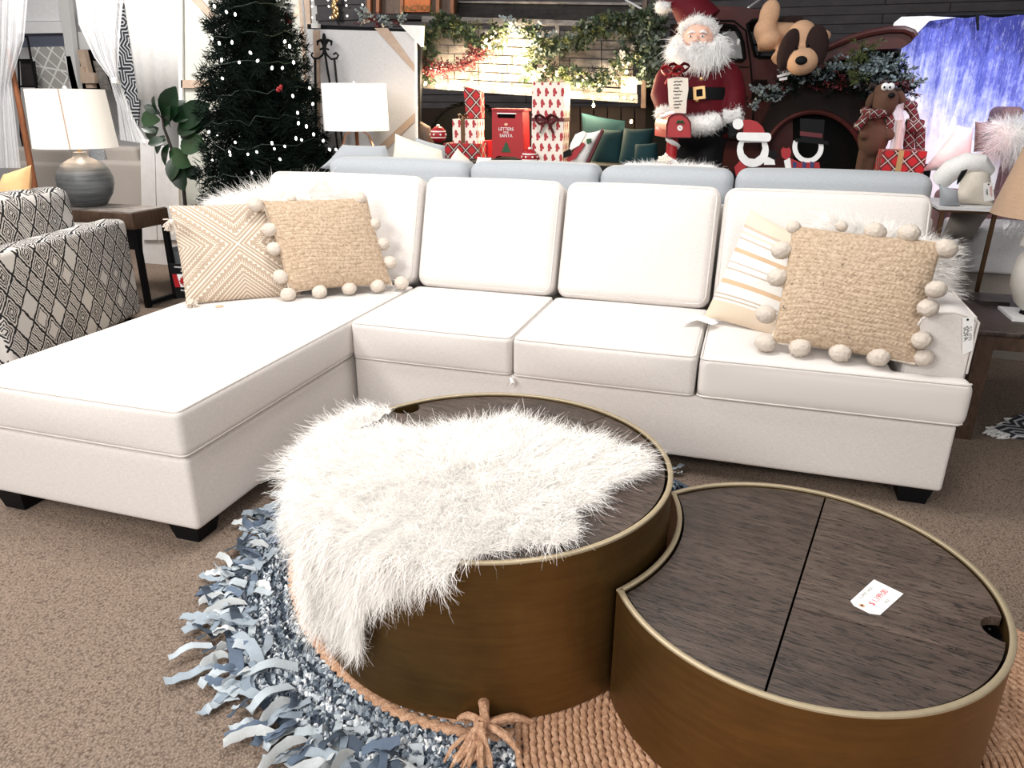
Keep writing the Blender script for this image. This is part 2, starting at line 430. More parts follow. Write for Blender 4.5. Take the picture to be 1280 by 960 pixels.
M['needle'] = plain('dark_fir_needles', (.0028, .0075, .005), .9, sc=40, noise=.5, spec=.12); M['bark'] = plain('brown_bark', (.02, .013, .01), .9)
M['wire'] = plain('dark_green_wire', (.02, .035, .025), .6); M['bulb'] = emis('white_bulb', (1, .96, .9), 3.0)
M['warmbulb'] = emis('warm_bulb', (1, .72, .34), 14)
M['leaf'] = plain('glossy_fig_leaf', (.004, .020, .006), .38, noise=.5, sc=9); M['leaf2'] = plain('bright_fig_leaf', (.008, .035, .008), .4, noise=.3, sc=9)
M['euc'] = plain('eucalyptus_leaf', (.028, .050, .022), .6, noise=.5, sc=9); M['euc2'] = plain('silver_eucalyptus_leaf', (.11, .14, .11), .6, noise=.4)
M['moss'] = plain('yellow_green_sprig', (.06, .075, .018), .8, noise=.5); M['berry'] = plain('dark_red_berries', (.085, .006, .010), .5)
M['snowleaf'] = plain('frosted_leaf', (.22, .27, .28), .7, noise=.6)
M['dogtan'] = plain('tan_plush', (.56, .34, .21), .95, sc=120, noise=.25, bump=.6); M['dogbrown'] = plain('chocolate_plush', (.016, .0045, .0035), .95, sc=120, noise=.4, bump=.6)
M['moose'] = plain('brown_felt', (.085, .042, .026), .95, sc=90, noise=.25, bump=.4)
M['white2'] = plain('plush_white', (.84, .83, .82), .95, sc=90, bump=.6)
M['pinegreen'] = plain('pine_green_paint', (.01, .07, .025), .6); M['navy'] = plain('navy_paint', (.02, .03, .12), .6)
M['yellow'] = plain('pale_peach_cloth', (.85, .52, .25), .9)
M['peach'] = plain('peach_wood', (.68, .42, .30), .6)
def plaid(name, base=(.42, .008, .014), dk=(.012, .010, .010), lt=(.7, .66, .6), sc=9, ang=PI/4):
    t = NT(name); s = t.sep(t.mp(t.uv(), (sc, sc, 1), (0, 0, ang)))
    u = t.M('FRACT', s[0]); v = t.M('FRACT', s[1])
    du = t.M('LESS_THAN', u, .38); dv = t.M('LESS_THAN', v, .38)
    k = t.M('MINIMUM', t.M('MULTIPLY', t.M('ADD', du, dv), .72), 1)
    c = t.mix(k, base, dk)
    lu = t.M('LESS_THAN', t.M('ABSOLUTE', t.M('SUBTRACT', u, .19)), .035); lv = t.M('LESS_THAN', t.M('ABSOLUTE', t.M('SUBTRACT', v, .19)), .035)
    c = t.mix(t.M('MULTIPLY', t.M('MAXIMUM', lu, lv), .8), c, lt); return t.done(c, .7)
M['plaid'] = plaid('red_tartan', sc=16); M['plaid2'] = plaid('small_red_check', base=(.12, .006, .012), sc=26)
def mitten():
    t = NT('red_mitten_wrapping'); s = t.sep(t.mp(t.uv(), (19, 15, 1)))
    row = t.M('FLOOR', s[1]); x = t.M('FRACT', t.M('ADD', s[0], t.M('MULTIPLY', row, .5))); y = t.M('FRACT', s[1])
    dx = t.M('DIVIDE', t.M('SUBTRACT', x, .48), .20); dy = t.M('DIVIDE', t.M('SUBTRACT', y, .58), .30)
    body = t.M('LESS_THAN', t.M('ADD', t.M('MULTIPLY', dx, dx), t.M('MULTIPLY', dy, dy)), 1)
    tx = t.M('DIVIDE', t.M('SUBTRACT', x, .70), .12); ty = t.M('DIVIDE', t.M('SUBTRACT', y, .45), .14)
    th = t.M('LESS_THAN', t.M('ADD', t.M('MULTIPLY', tx, tx), t.M('MULTIPLY', ty, ty)), 1)
    cuff = t.M('MULTIPLY', t.M('LESS_THAN', t.M('ABSOLUTE', t.M('SUBTRACT', x, .46)), .15), t.M('LESS_THAN', t.M('ABSOLUTE', t.M('SUBTRACT', y, .22)), .10))
    f = t.M('MAXIMUM', t.M('MAXIMUM', body, th), cuff); return t.done(t.mix(f, (.74, .68, .62), (.36, .02, .03)), .6)
M['mitten'] = mitten()
def aztec():
    t = NT('black_line_diamond_fabric'); u0 = t.uv(); wob = t.noise(u0, 26, 2)
    s = t.sep(t.mp(u0, (1, .72, 1)))
    a = t.M('ADD', t.M('MULTIPLY', t.M('ADD', s[0], s[1]), 7.8), t.M('MULTIPLY', wob, .22)); b = t.M('ADD', t.M('MULTIPLY', t.M('SUBTRACT', s[0], s[1]), 7.8), t.M('MULTIPLY', wob, .22))
    fa = t.M('ABSOLUTE', t.M('SUBTRACT', t.M('FRACT', a), .5)); fb = t.M('ABSOLUTE', t.M('SUBTRACT', t.M('FRACT', b), .5)); d = t.M('MAXIMUM', fa, fb)
    cell = t.n('CombineXYZ'); t.set(cell.inputs[0], t.M('FLOOR', a)); t.set(cell.inputs[1], t.M('FLOOR', b)); r = t.wn(cell.outputs[0])
    def line(lv, w=.036): return t.M('LESS_THAN', t.M('ABSOLUTE', t.M('SUBTRACT', d, lv)), w)
    f = line(.49, .045)
    for lv, th in ((.34, .35), (.22, .45), (.11, .5)): f = t.M('MAXIMUM', f, t.M('MULTIPLY', line(lv, .030), t.M('GREATER_THAN', r, th)))
    st = t.M('MULTIPLY', t.M('MULTIPLY', t.M('LESS_THAN', t.M('FRACT', t.M('MULTIPLY', fa, 9)), .33), t.M('LESS_THAN', r, .2)), t.M('LESS_THAN', d, .42)); f = t.M('MAXIMUM', f, st)
    n = t.noise(u0, 70, 3); sp = t.M('MULTIPLY', t.M('GREATER_THAN', n, .68), t.M('GREATER_THAN', r, .4)); f = t.M('MAXIMUM', f, sp)
    f = t.M('MULTIPLY', f, t.M('ADD', .85, t.M('MULTIPLY', t.noise(u0, 150, 2), .4)))
    return t.done(t.mix(f, (.66, .63, .60), (.012, .012, .014)), .92)
M['aztec'] = aztec()
def printed():
    t = NT('taupe_cream_print_cloth'); s = t.sep(t.uv()); x = t.M('MULTIPLY', t.M('SUBTRACT', s[0], .52), 1.0); y = t.M('SUBTRACT', s[1], .56)
    a = t.M('ABSOLUTE', t.M('ADD', x, y)); b = t.M('ABSOLUTE', t.M('SUBTRACT', x, y)); m = t.M('MINIMUM', a, b); q = t.M('MAXIMUM', a, b)
    l1 = t.M('LESS_THAN', t.M('FRACT', t.M('MULTIPLY', m, 26)), .28)
    tri = t.M('PINGPONG', t.M('MULTIPLY', q, 1), .035)                           # zigzag edge
    z = t.M('MULTIPLY', t.M('GREATER_THAN', m, .085), t.M('LESS_THAN', m, t.M('ADD', .085, tri)))
    z2 = t.M('LESS_THAN', t.M('ABSOLUTE', t.M('SUBTRACT', t.M('SUBTRACT', m, .25), t.M('PINGPONG', q, .022))), .007)
    z3 = t.M('LESS_THAN', t.M('FRACT', t.M('MULTIPLY', t.M('ADD', q, t.M('PINGPONG', m, .03)), 30)), .3)
    in1 = t.M('MULTIPLY', t.M('GREATER_THAN', m, .08), t.M('LESS_THAN', m, .125)); in2 = t.M('MULTIPLY', t.M('GREATER_THAN', m, .23), t.M('LESS_THAN', m, .29)); in3 = t.M('MULTIPLY', t.M('GREATER_THAN', m, .15), t.M('LESS_THAN', m, .19))
    f = t.M('MULTIPLY', l1, t.M('SUBTRACT', 1, t.M('MAXIMUM', t.M('MAXIMUM', in1, in2), in3)))
    f = t.M('MAXIMUM', t.M('MAXIMUM', f, z), t.M('MAXIMUM', t.M('MULTIPLY', z2, in2), t.M('MULTIPLY', z3, in3)))
    w_ = t.noise(t.mp(t.uv(), (120, 120, 1)), 1, 2); f = t.M('MULTIPLY', f, t.M('ADD', .55, t.M('MULTIPLY', w_, .7))); t.bump(w_, .3, .003)
    return t.done(t.mix(f, (.43, .33, .245), (.80, .72, .62)), .93)
M['printed'] = printed()
def striped():
    t = NT('cream_tan_stripe_cloth'); s = t.sep(t.uv()); v = s[1]
    c = t.ramp(v, [(0, (.66, .54, .42)), (.17, (.74, .71, .67)), (.19, (.48, .40, .33)), (.205, (.74, .71, .67)), (.225, (.48, .40, .33)), (.24, (.74, .71, .67)), (.33, (.60, .42, .27)), (.375, (.74, .71, .67)), (.46, (.52, .42, .34)), (.475, (.76, .73, .69)), (.52, (.52, .42, .34)), (.535, (.76, .73, .69)), (.62, (.60, .42, .27)), (.66, (.76, .73, .69)), (.74, (.52, .42, .34)), (.755, (.74, .70, .66)), (.79, (.66, .55, .43)), (.81, (.76, .73, .69)), (.84, (.54, .43, .34)), (.87, (.70, .59, .47))], 'CONSTANT')
    w_ = t.noise(t.mp(t.uv(), (40, 300, 1)), 1, 2); t.bump(w_, .5, .003); return t.done(c, .93)
M['striped'] = striped()
def lattice():
    t = NT('white_line_lattice_print'); s = t.sep(t.mp(t.uv(), (1, 1, 1))); a = t.M('FRACT', t.M('MULTIPLY', t.M('ADD', s[0], t.M('MULTIPLY', s[1], 1.3)), 5.2)); b = t.M('FRACT', t.M('MULTIPLY', t.M('SUBTRACT', s[0], t.M('MULTIPLY', s[1], .9)), 5.0)); c = t.M('FRACT', t.M('MULTIPLY', t.M('ADD', s[1], t.M('MULTIPLY', s[0], .15)), 2.6))
    f = t.M('MAXIMUM', t.M('MAXIMUM', t.M('LESS_THAN', a, .13), t.M('LESS_THAN', b, .13)), t.M('LESS_THAN', c, .05)); return t.done(t.mix(f, (.42, .40, .38), (.8, .8, .78)), .8)
M['lattice'] = lattice()
def maze():
    t = NT('black_white_geometric_weave'); s = t.sep(t.uv()); x = t.M('ABSOLUTE', t.M('SUBTRACT', t.M('FRACT', t.M('MULTIPLY', s[0], 2.4)), .5)); y = t.M('ABSOLUTE', t.M('SUBTRACT', t.M('FRACT', t.M('MULTIPLY', s[1], 2.4)), .5))
    d = t.M('MINIMUM', t.M('ADD', x, y), t.M('MAXIMUM', t.M('MULTIPLY', x, 1.5), t.M('MULTIPLY', y, 1.5))); f = t.M('LESS_THAN', t.M('FRACT', t.M('MULTIPLY', d, 9)), .36); return t.done(t.mix(f, (.025, .027, .035), (.55, .56, .58)), .9)
M['maze'] = maze()
def sheer(name, a, c=(.85, .86, .9)):
    t = NT(name); n = t.noise(t.mp(t.uv(), (160, 3, 1)), 1, 3); return t.done(c, .9, alpha=t.M('ADD', a, t.M('MULTIPLY', t.M('SUBTRACT', n, .5), .6)), trans=.0)
M['sheer'] = sheer('white_sheer_net', .50, (.95, .95, .97)); M['plastic'] = sheer('clear_plastic_wrap', .45, (.8, .8, .82))
def forest():
    t = NT('self_lit_forest_print'); uv = t.uv(); s = t.sep(uv)
    tr = t.noise(t.mp(uv, (26, 2.2, 1)), 1, 6, .75); n2 = t.noise(t.mp(uv, (9, 6, 1)), 1, 7, .8); v = t.noise(t.mp(uv, (70, 14, 1), (0, 0, .25)), 1, 3, .8); v2 = t.noise(t.mp(uv, (50, 16, 1), (0, 0, -.5)), 1, 3, .8)
    f = t.M('ADD', t.M('MULTIPLY', tr, .55), t.M('MULTIPLY', n2, .5)); tw = t.M('MAXIMUM', t.M('GREATER_THAN', v, .60), t.M('GREATER_THAN', v2, .62))
    glow = t.noise(t.mp(uv, (1.3, 1.1, 1)), 1, 3)                                   # bank of snow in the print
    g = t.M('ADD', f, t.M('MULTIPLY', t.M('SUBTRACT', .70, s[1]), .60)); g = t.M('ADD', g, t.M('MULTIPLY', t.M('SUBTRACT', glow, .5), .5)); g = t.M('SUBTRACT', g, t.M('MULTIPLY', t.M('SUBTRACT', s[0], .5), .22))
    c = t.ramp(g, [(.38, (.03, .035, .22)), (.52, (.12, .14, .55)), (.64, (.42, .45, .85)), (.78, (.93, .93, 1))])
    c = t.mix(t.M('MULTIPLY', tw, .16), c, (.85, .85, .95)); return t.done(c, .8, emit=c, est=.35)  # cloth emits its own print colours, imitating strong spotlighting
M['forest'] = forest()
M['glass'] = NT('window_glass').done((.9, .95, 1), .05, trans=1.0)
M['wallwhite'] = plain('off_white_wall', (.62, .61, .60), .85, noise=.05); M['greypaint'] = plain('grey_paint', (.11, .12, .13), .7)
M['canvas'] = linen('raw_canvas', (.60, .60, .54), .6); M['creamcanvas'] = linen('white_canvas_back', (.68, .67, .68), .6); M['planksw'] = plain('white_washed_boards', (.70, .68, .67), .7, noise=.15, sc=12)
M['orangeprint'] = plain('orange_sign_paint', (.50, .13, .03), .7, noise=.5, sc=10); M['slatebluec'] = plain('slate_blue_cloth', (.10, .11, .15), .9); M['mauve'] = plain('rose_grey_velvet', (.22, .12, .13), .85)
M['redink'] = plain('red_ink', (.6, .05, .08), .8); M['blackink'] = plain('black_ink', (.03, .03, .03), .8); M['greytext'] = plain('grey_ink', (.35, .35, .35), .8)
def text(body, size, loc, xdir, ydir, mat, root, name='lettering', ext=.0008, align='CENTER', part=None):
    cu = bpy.data.curves.new(name, 'FONT'); cu.body = body; cu.size = size; cu.extrude = ext; cu.align_x = align; cu.align_y = 'CENTER'
    o = bpy.data.objects.new(name, cu); dg = bpy.context.evaluated_depsgraph_get()
    COL.objects.link(o); dg.update(); me = bpy.data.meshes.new_from_object(o.evaluated_get(bpy.context.evaluated_depsgraph_get())); bpy.data.objects.remove(o)
    x = Vector(xdir).normalized(); y = Vector(ydir).normalized(); z = x.cross(y)
    me.transform(Matrix([[x[i], y[i], z[i], loc[i]] for i in range(3)]+[[0, 0, 0, 1]])); me.materials.clear()
    me.name = name; r = link(name, me, mat); 
    if part is not None: r.parent = part
    else: wchild(r, root)
    return r
# ================================================================= STRUCTURE
o = MB().box((0, 2.0, -.05), (16, 12, .1)).build('floor', M['carpet']); tag(o, kind='structure')
o = MB().box((2.5, 5.0, 2.0), (11, .1, 4.2)).build('wall_back', M['siding']); tag(o, kind='structure')
mb = MB()
for i in range(56):
    z = .035+i*.072
    for j in range(6): mb.box((-2.1+j*1.83+(.5 if i % 2 else 0), 4.94, z), (1.82, .02, .064))
c = mb.build('siding_board', M['siding'], o, smooth=False); tag(c, kind='stuff')
o = MB().box((-5.6, 5.2, 2.0), (6.0, .1, 4.2)).build('wall_left', M['wallwhite']); tag(o, kind='structure')

# ================================================================= SECTIONAL SOFA
sofa = thing('sectional_sofa', 'large cream linen sectional sofa with a chaise on its left end', 'sofa', (.7, .4, 0))
Wd = .7246; L = 1.0263; X3 = 2.3604
def rr_loop(x0, x1, y0, y1, z, r, n=5, crown=0):
    pts = []
    for (cx, cy, a0) in ((x1-r, y1-r, 0), (x0+r, y1-r, 90), (x0+r, y0+r, 180), (x1-r, y0+r, 270)):
        for i in range(n+1):
            a = math.radians(a0+90*i/n); pts.append((cx+r*math.cos(a), cy+r*math.sin(a), z))
    out = []
    for i, p in enumerate(pts):
        q = pts[(i+1) % len(pts)]; d = math.dist(p, q); k = max(1, int(d/.05))
        for j in range(k): out.append(tuple(lerp(p[t], q[t], j/k) for t in range(3)))
    return out
def seat(name, x0, x1, y0, y1, z0, z1, puff, front=.012):
    c = ((x0+x1)/2, (y0+y1)/2, (z0+z1)/2); d = (x1-x0, y1-y0, z1-z0)
    b = MB().rbox(c, d, .024, (.004, front, puff), k=4, m=14)
    o = W(b, name, M['linen'], sofa)
    for z in (z0+.008, z1-.006):
        ii = .0045 if z < (z0+z1)/2 else .0075; p = rr_loop(x0+ii, x1-ii, y0+ii, y1-ii, z, .02)
        hx, hy = d[0]/2, d[1]/2; p2 = []
        for q in p:
            u = (q[0]-c[0])/hx; v = (q[1]-c[1])/hy; p2.append((q[0], q[1]+v*front*max(0, 1-u*u)*.25, q[2]))
        sub(MB().tube(p2, .0040, 6, closed=True), 'piping', M['piping'], o)
    return o
W(MB().rbox((-.45, -.15, .20), (.87, 1.72, .262), .018, (0, 0, 0), k=2, m=8), 'chaise_base', M['linen'], sofa)
W(MB().rbox((1.17, .44, .203), (2.34, .84, .262), .015, k=2, m=8), 'sofa_base', M['linen'], sofa)
seat('chaise_cushion', -.90, -.003, -L, .68, .338, .500, .014)
seat('seat_cushion', .004, Wd-.004, 0, .70, .334, .500, .018)
seat('seat_cushion', Wd+.004, 2*Wd-.004, 0, .70, .334, .500, .018)
# T-shaped right cushion
b = MB(); x0 = 2*Wd+.005
b.rbox(((x0+2.12)/2, .35, .417), (2.12-x0, .70, .166), .03, (0, .0, .016), k=4, m=12)
b.rbox(((x0+X3)/2, .045, .415), (X3-x0, .096, .160), .03, (0, .006, .0), k=4, m=14)
tc = W(b, 'seat_cushion', M['linen'], sofa); fuse(tc, .010, 4)
for z in (.346, .492):
    pts = [(x0+.005, .69), (x0+.005, .01), (x0+.02, -.004), (X3-.03, -.002), (X3-.012, .014), (X3-.010, .05)]
    dense = []
    for i in range(len(pts)-1):
        k = max(1, int(math.dist(pts[i], pts[i+1])/.05))
        dense += [(lerp(pts[i][0], pts[i+1][0], j/k), lerp(pts[i][1], pts[i+1][1], j/k), z) for j in range(k)]
    sub(MB().tube(dense, .0040, 6), 'piping', M['piping'], tc)
# back cushions (leaning)
def backc(x0, x1, z1=1.045):
    w_ = x1-x0; h = z1-.50; d = .19
    rot = Euler((math.radians(-17.5), 0, 0)).to_matrix()
    # front-bottom edge at y=.655,z=.505 ; front-top at y~.835
    cen = Vector(((x0+x1)/2, .655, .508))+rot @ Vector((0, d/2, h/2*1.02))
    mb_ = MB().rbox(cen, (w_-.010, d, h), .05, (.0, .030, .008), k=4, m=12, rot=rot)
    o = W(mb_, 'back_cushion', M['linen'], sofa)
    for yy in (-d/2+.012, d/2-.02):
        lp = rr_loop(-(w_-.010)/2+.015, (w_-.010)/2-.015, -h/2+.015, h/2-.014, 0, .045)
        hx = w_/2; hz = h/2
        q = [cen+rot @ Vector((p[0], yy, p[1])) for p in lp]
        sub(MB().tube(q, .0040, 6, closed=True), 'piping', M['piping'], o)
    return o
backc(-.905, -.004); backc(.004, Wd-.003); backc(Wd+.003, 2*Wd-.003); backc(2*Wd+.003, 2.300)
b = MB().rbox((.72, .955, .50), (3.2, .16, .86), .03, k=3, m=8); W(b, 'back_frame', M['linen'], sofa)
# right arm: sloped top, curved front panel
prof = [(2.148, .34), (2.150, .55), (2.158, .63), (2.178, .680), (2.215, .703), (2.27, .712), (2.335, .700), (2.352, .685), (2.352, .34)]
vs = []; ys = [.105, .115, .5, .80, .90]
for i, y in enumerate(ys):
    ins = .008 if i == 0 else 0; rise = .02*(y-.1)
    for (x, z) in prof: vs.append((x+(ins if x < 2.2 else -ins), y, z-(ins if z > .6 else 0)+(rise if z > .6 else 0)))
n = len(prof); fs = [tuple(range(n)), tuple(reversed(range(n*(len(ys)-1), n*len(ys))))]
for j in range(len(ys)-1):
    for i in range(n): fs.append((j*n+i, j*n+(i+1) % n, (j+1)*n+(i+1) % n, (j+1)*n+i))
arm = W(MB().add(vs, fs), 'arm', M['linen'], sofa, angle=35)
sub(MB().tube([(x, .104, z) for (x, z) in prof[1:-1]]+[(2.352, .104, .5)], .0040, 6), 'piping', M['piping'], arm)
sub(MB().tube([(2.340, .105+i*.08, .7005+i*.0016) for i in range(10)], .004, 6), 'piping', M['piping'], arm)
W(MB().rbox((2.235, .5, .2), (.22, .78, .27), .012, k=2, m=3), 'arm_base', M['linen'], sofa)
for (x, y) in ((-.83, -.95), (-.10, -.93), (2.26, .10), (2.26, .9), (-.8, .9), (.08, .1)):
    vs = [(x+sx*(.045 if z == 0 else .06), y+sy*(.045 if z == 0 else .06), z) for z in (0, .075) for (sx, sy) in ((-1, -1), (1, -1), (1, 1), (-1, 1))]
    W(MB().add(vs, [(3, 2, 1, 0), (4, 5, 6, 7)]+[(i, (i+1) % 4, 4+(i+1) % 4, 4+i) for i in range(4)]), 'foot', M['black'], sofa, smooth=False)
W(MB().box((.72, .48, .072), (3.0, .80, .01)).box((-.45, -.2, .072), (.80, 1.4, .01)), 'dust_cover', M['void'], sofa)
W(MB().tube([(Wd+.0, -.008, .333), (Wd+.01, -.016, .318), (Wd+.0, -.014, .300)], [.004, .009, .004], 6), 'fabric_label', M['paper'], sofa)

# ================================================================= COFFEE TABLES
def offset_poly(poly, d):
    n = len(poly); out = []
    A = sum(poly[i][0]*poly[(i+1) % n][1]-poly[(i+1) % n][0]*poly[i][1] for i in range(n))
    sg = 1 if A > 0 else -1
    for i in range(n):
        a = np.array(poly[i-1]); b = np.array(poly[i]); c = np.array(poly[(i+1) % n])
        t1 = b-a; t2 = c-b; t1 = t1/(np.linalg.norm(t1)+1e-9); t2 = t2/(np.linalg.norm(t2)+1e-9)
        n1 = np.array((-t1[1], t1[0])); n2 = np.array((-t2[1], t2[0])); nn = n1+n2; nn /= np.linalg.norm(nn)+1e-9
        k = d/max(.5, np.dot(nn, n1)); out.append(tuple(b+sg*nn*k))
    return out
def bite(poly, c, r, n=14):
    """replace the run of a CCW polygon inside circle c,r by the arc of that circle inside the polygon"""
    N = len(poly); ins = [math.dist(p, c) < r for p in poly]
    if not any(ins): return poly
    s = next(i for i in range(N) if ins[i] and not ins[i-1]); e = s
    while ins[e % N]: e += 1
    pa = poly[s-1]; pb = poly[e % N]
    a0 = math.atan2(pa[1]-c[1], pa[0]-c[0]); a1 = math.atan2(pb[1]-c[1], pb[0]-c[0])
    while a1 > a0: a1 -= 2*PI
    arc = [(c[0]+r*math.cos(lerp(a0, a1, i/n)), c[1]+r*math.sin(lerp(a0, a1, i/n))) for i in range(n+1)]
    rest = [poly[(e+i) % N] for i in range(N-(e-s))]
    return arc+rest
def clip(poly, p0, d, side):
    nx, ny = -d[1]*side, d[0]*side; out = []; N = len(poly)
    f = [(p[0]-p0[0])*nx+(p[1]-p0[1])*ny for p in poly]
    for i in range(N):
        j = (i+1) % N
        if f[i] >= 0: out.append(poly[i])
        if (f[i] >= 0) != (f[j] >= 0):
            t = f[i]/(f[i]-f[j]); out.append((lerp(poly[i][0], poly[j][0], t), lerp(poly[i][1], poly[j][1], t)))
    return out
def circ(c, r, n=128): return [(c[0]+r*math.cos(2*PI*i/n), c[1]+r*math.sin(2*PI*i/n)) for i in range(n)]
T1 = (.9722, -.9643); R1 = .4852; H1 = .4685; T2 = (1.7678, -1.0748); R2 = .4342; H2 = .3505; ZB = .034
def drum_table(root, outline, H, inner, splits, z0=ZB):
    th = .010; inn = offset_poly(outline, th)
    N = len(outline); vs = []; fs = []
    for poly, z in ((outline, z0), (outline, H-.004), (inn, H-.004), (inn, z0)): vs += [(p[0], p[1], z) for p in poly]
    for k in range(4):
        for i in range(N): fs.append((k*N+i, k*N+(i+1) % N, ((k+1) % 4)*N+(i+1) % N, ((k+1) % 4)*N+i))
    W(MB().add(vs, fs), 'drum', M['brass'], root, angle=30)
    o2 = offset_poly(outline, -.0012); i2 = offset_poly(outline, th+.002); vs = []; fs = []
    for poly, z in ((o2, H-.006), (o2, H-.0012), (outline, H), (offset_poly(outline, th), H), (i2, H-.0012), (i2, H-.006)): vs += [(p[0], p[1], z) for p in poly]
    for k in range(6):
        for i in range(N): fs.append((k*N+i, k*N+(i+1) % N, ((k+1) % 6)*N+(i+1) % N, ((k+1) % 6)*N+i))
    W(MB().add(vs, fs), 'rim', M['rim'], root, angle=50)
    W(MB().prism(inn, H-.06, H-.05), 'inner_shelf', M['void'], root, smooth=False)
    for i, poly in enumerate(splits):
        if len(poly) > 2:
            q = offset_poly(poly, .0012); mbb = MB().prism(poly, H-.03, H-.0075); q2 = [(p[0], p[1]) for p in q]
            W(mbb, 'board', M['walnut'] if i != 1 else M['walnut_b'], root, smooth=False)
t1 = thing('coffee_table', 'round brass drum coffee table with dark wood top under the white sheepskin', 'coffee table', (T1[0], T1[1], ZB))
oc = circ(T1, R1); ic = circ(T1, R1-.020); ic = bite(ic, (.593, -.700), .045)
ld = (.52, .855); gp = .0018
Lft = clip(ic, (T1[0]-gp, T1[1]), ld, 1); Rgt = clip(ic, (T1[0]+gp, T1[1]), ld, -1); pd = (ld[1], -ld[0])
drum_table(t1, oc, H1, ic, [Lft, clip(Rgt, (T1[0], T1[1]+gp), pd, 1), clip(Rgt, (T1[0], T1[1]-gp), pd, -1)])
t2 = thing('coffee_table', 'lower crescent-shaped brass coffee table with a bare dark wood top', 'coffee table', (T2[0], T2[1], ZB))
oc = circ(T2, R2, 160); oc = bite(oc, T1, .507, 40); ic = circ(T2, R2-.018, 160); ic = bite(ic, T1, .525, 40); ic = bite(ic, (2.178, -1.148), .045)
p0 = (1.863, -.657); ld = (-.168, -.829); l_ = math.hypot(*ld); ld = (ld[0]/l_, ld[1]/l_); nrm = (-ld[1], ld[0])
Lft = clip(ic, (p0[0]-.0025, p0[1]), ld, -1); Rgt = clip(ic, (p0[0]+.0025, p0[1]), ld, 1)
q0 = (1.752, -1.204); qd = (.396, -.054)
drum_table(t2, oc, H2, ic, [Lft, clip(Rgt, (q0[0], q0[1]+.0018), qd, 1), clip(Rgt, (q0[0], q0[1]-.0018), qd, -1)])
W(MB().ell((2.150, -1.148, H2-.012), (.003, .003, .003)), 'peg', M['black'], t2)
# price tag on the crescent table
z = H2-.0068
tg = thing('price_tag', 'white paper price tag with clipped corners lying on the crescent table', 'tag', (1.93, -1.11, z))
A_, B_, C_, D_ = [np.array(q) for q in ((1.938, -1.043), (1.994, -1.081), (1.927, -1.187), (1.872, -1.154))]
poly = [tuple(A_), tuple(B_), tuple(lerp(C_, B_, .1)), tuple(lerp(C_, D_, .25)), tuple(lerp(D_, C_, .2)), tuple(lerp(D_, A_, .08))]
W(MB().prism(poly, z, z+.0012), 'paper_card', M['paper'], tg, smooth=False)
hc = lerp(lerp(C_, D_, .62), lerp(B_, A_, .62), .10)
W(MB().lathe([(.0065, 0), (.0065, .0008), (.003, .0008), (.003, 0)], (hc[0], hc[1], z+.001), 16), 'eyelet', M['peach'], tg)
W(MB().lathe([(.0028, 0), (.0028, .0011)], (hc[0], hc[1], z+.001), 12), 'hole', M['black'], tg)
xd = np.append(A_-D_, 0); yd = np.cross((0, 0, 1), xd)
def tp(a, b): q = lerp(lerp(D_, A_, a), lerp(C_, B_, a), b); return (q[0], q[1], z+.0014)
text('COFFEE TABLE', .009, tp(.5, .16), xd, yd, M['greytext'], tg, ext=.0002)
text('$ 1,199.00', .018, tp(.55, .55), xd, yd, M['redink'], tg, ext=.0002)
text('SALE', .009, tp(.55, .82), xd, yd, M['greytext'], tg, ext=.0002)

# ================================================================= RUGS
RC = (.96, -.77)
rug = thing('round_rug', 'round rug of grey-blue denim rags with a ragged strip fringe', 'rug', (RC[0], RC[1], 0))
W(MB().lathe([(.84, 0), (.85, .006), (.01, .007)], (RC[0], RC[1], .001), 96), 'rug_backing', DEN[4], rug)
N = 46000; rad = .30+np.floor(RNG.uniform(0, 1, N)**.8*16)/16*.545; rad = rad+RNG.normal(0, .006, N); th = RNG.uniform(0, 2*PI, N)
cx = RC[0]+rad*np.cos(th); cy = RC[1]+rad*np.sin(th); an = th+PI/2+RNG.choice([-.7, .7], N)+RNG.normal(0, .3, N)
Ls = RNG.uniform(.005, .011, N); Ws = RNG.uniform(.002, .005, N); hz = RNG.uniform(.004, .012, N)
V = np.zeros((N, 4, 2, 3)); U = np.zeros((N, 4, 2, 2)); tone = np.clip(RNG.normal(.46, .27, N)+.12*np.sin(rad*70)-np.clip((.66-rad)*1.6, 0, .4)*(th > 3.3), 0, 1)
for k in range(4):
    t = (k/3-.5)*2
    for j in (0, 1):
        sgn = j*2-1
        V[:, k, j, 0] = cx+np.cos(an)*Ls*t-np.sin(an)*Ws*sgn; V[:, k, j, 1] = cy+np.sin(an)*Ls*t+np.cos(an)*Ws*sgn
        V[:, k, j, 2] = .006+hz*(1-t*t)+(.003*sgn)
    U[:, k, :, 0] = tone[:, None]
q = (np.arange(N)*8)[:, None, None]+(np.arange(3)*2)[None, :, None]+np.array([0, 1, 3, 2])[None, None, :]
rg = bulk('rag_loops', V.reshape(-1, 3), q.reshape(-1, 4), M['rags'], None, uv=U.reshape(-1, 2)); wchild(rg, rug); tag(rg, kind='stuff')
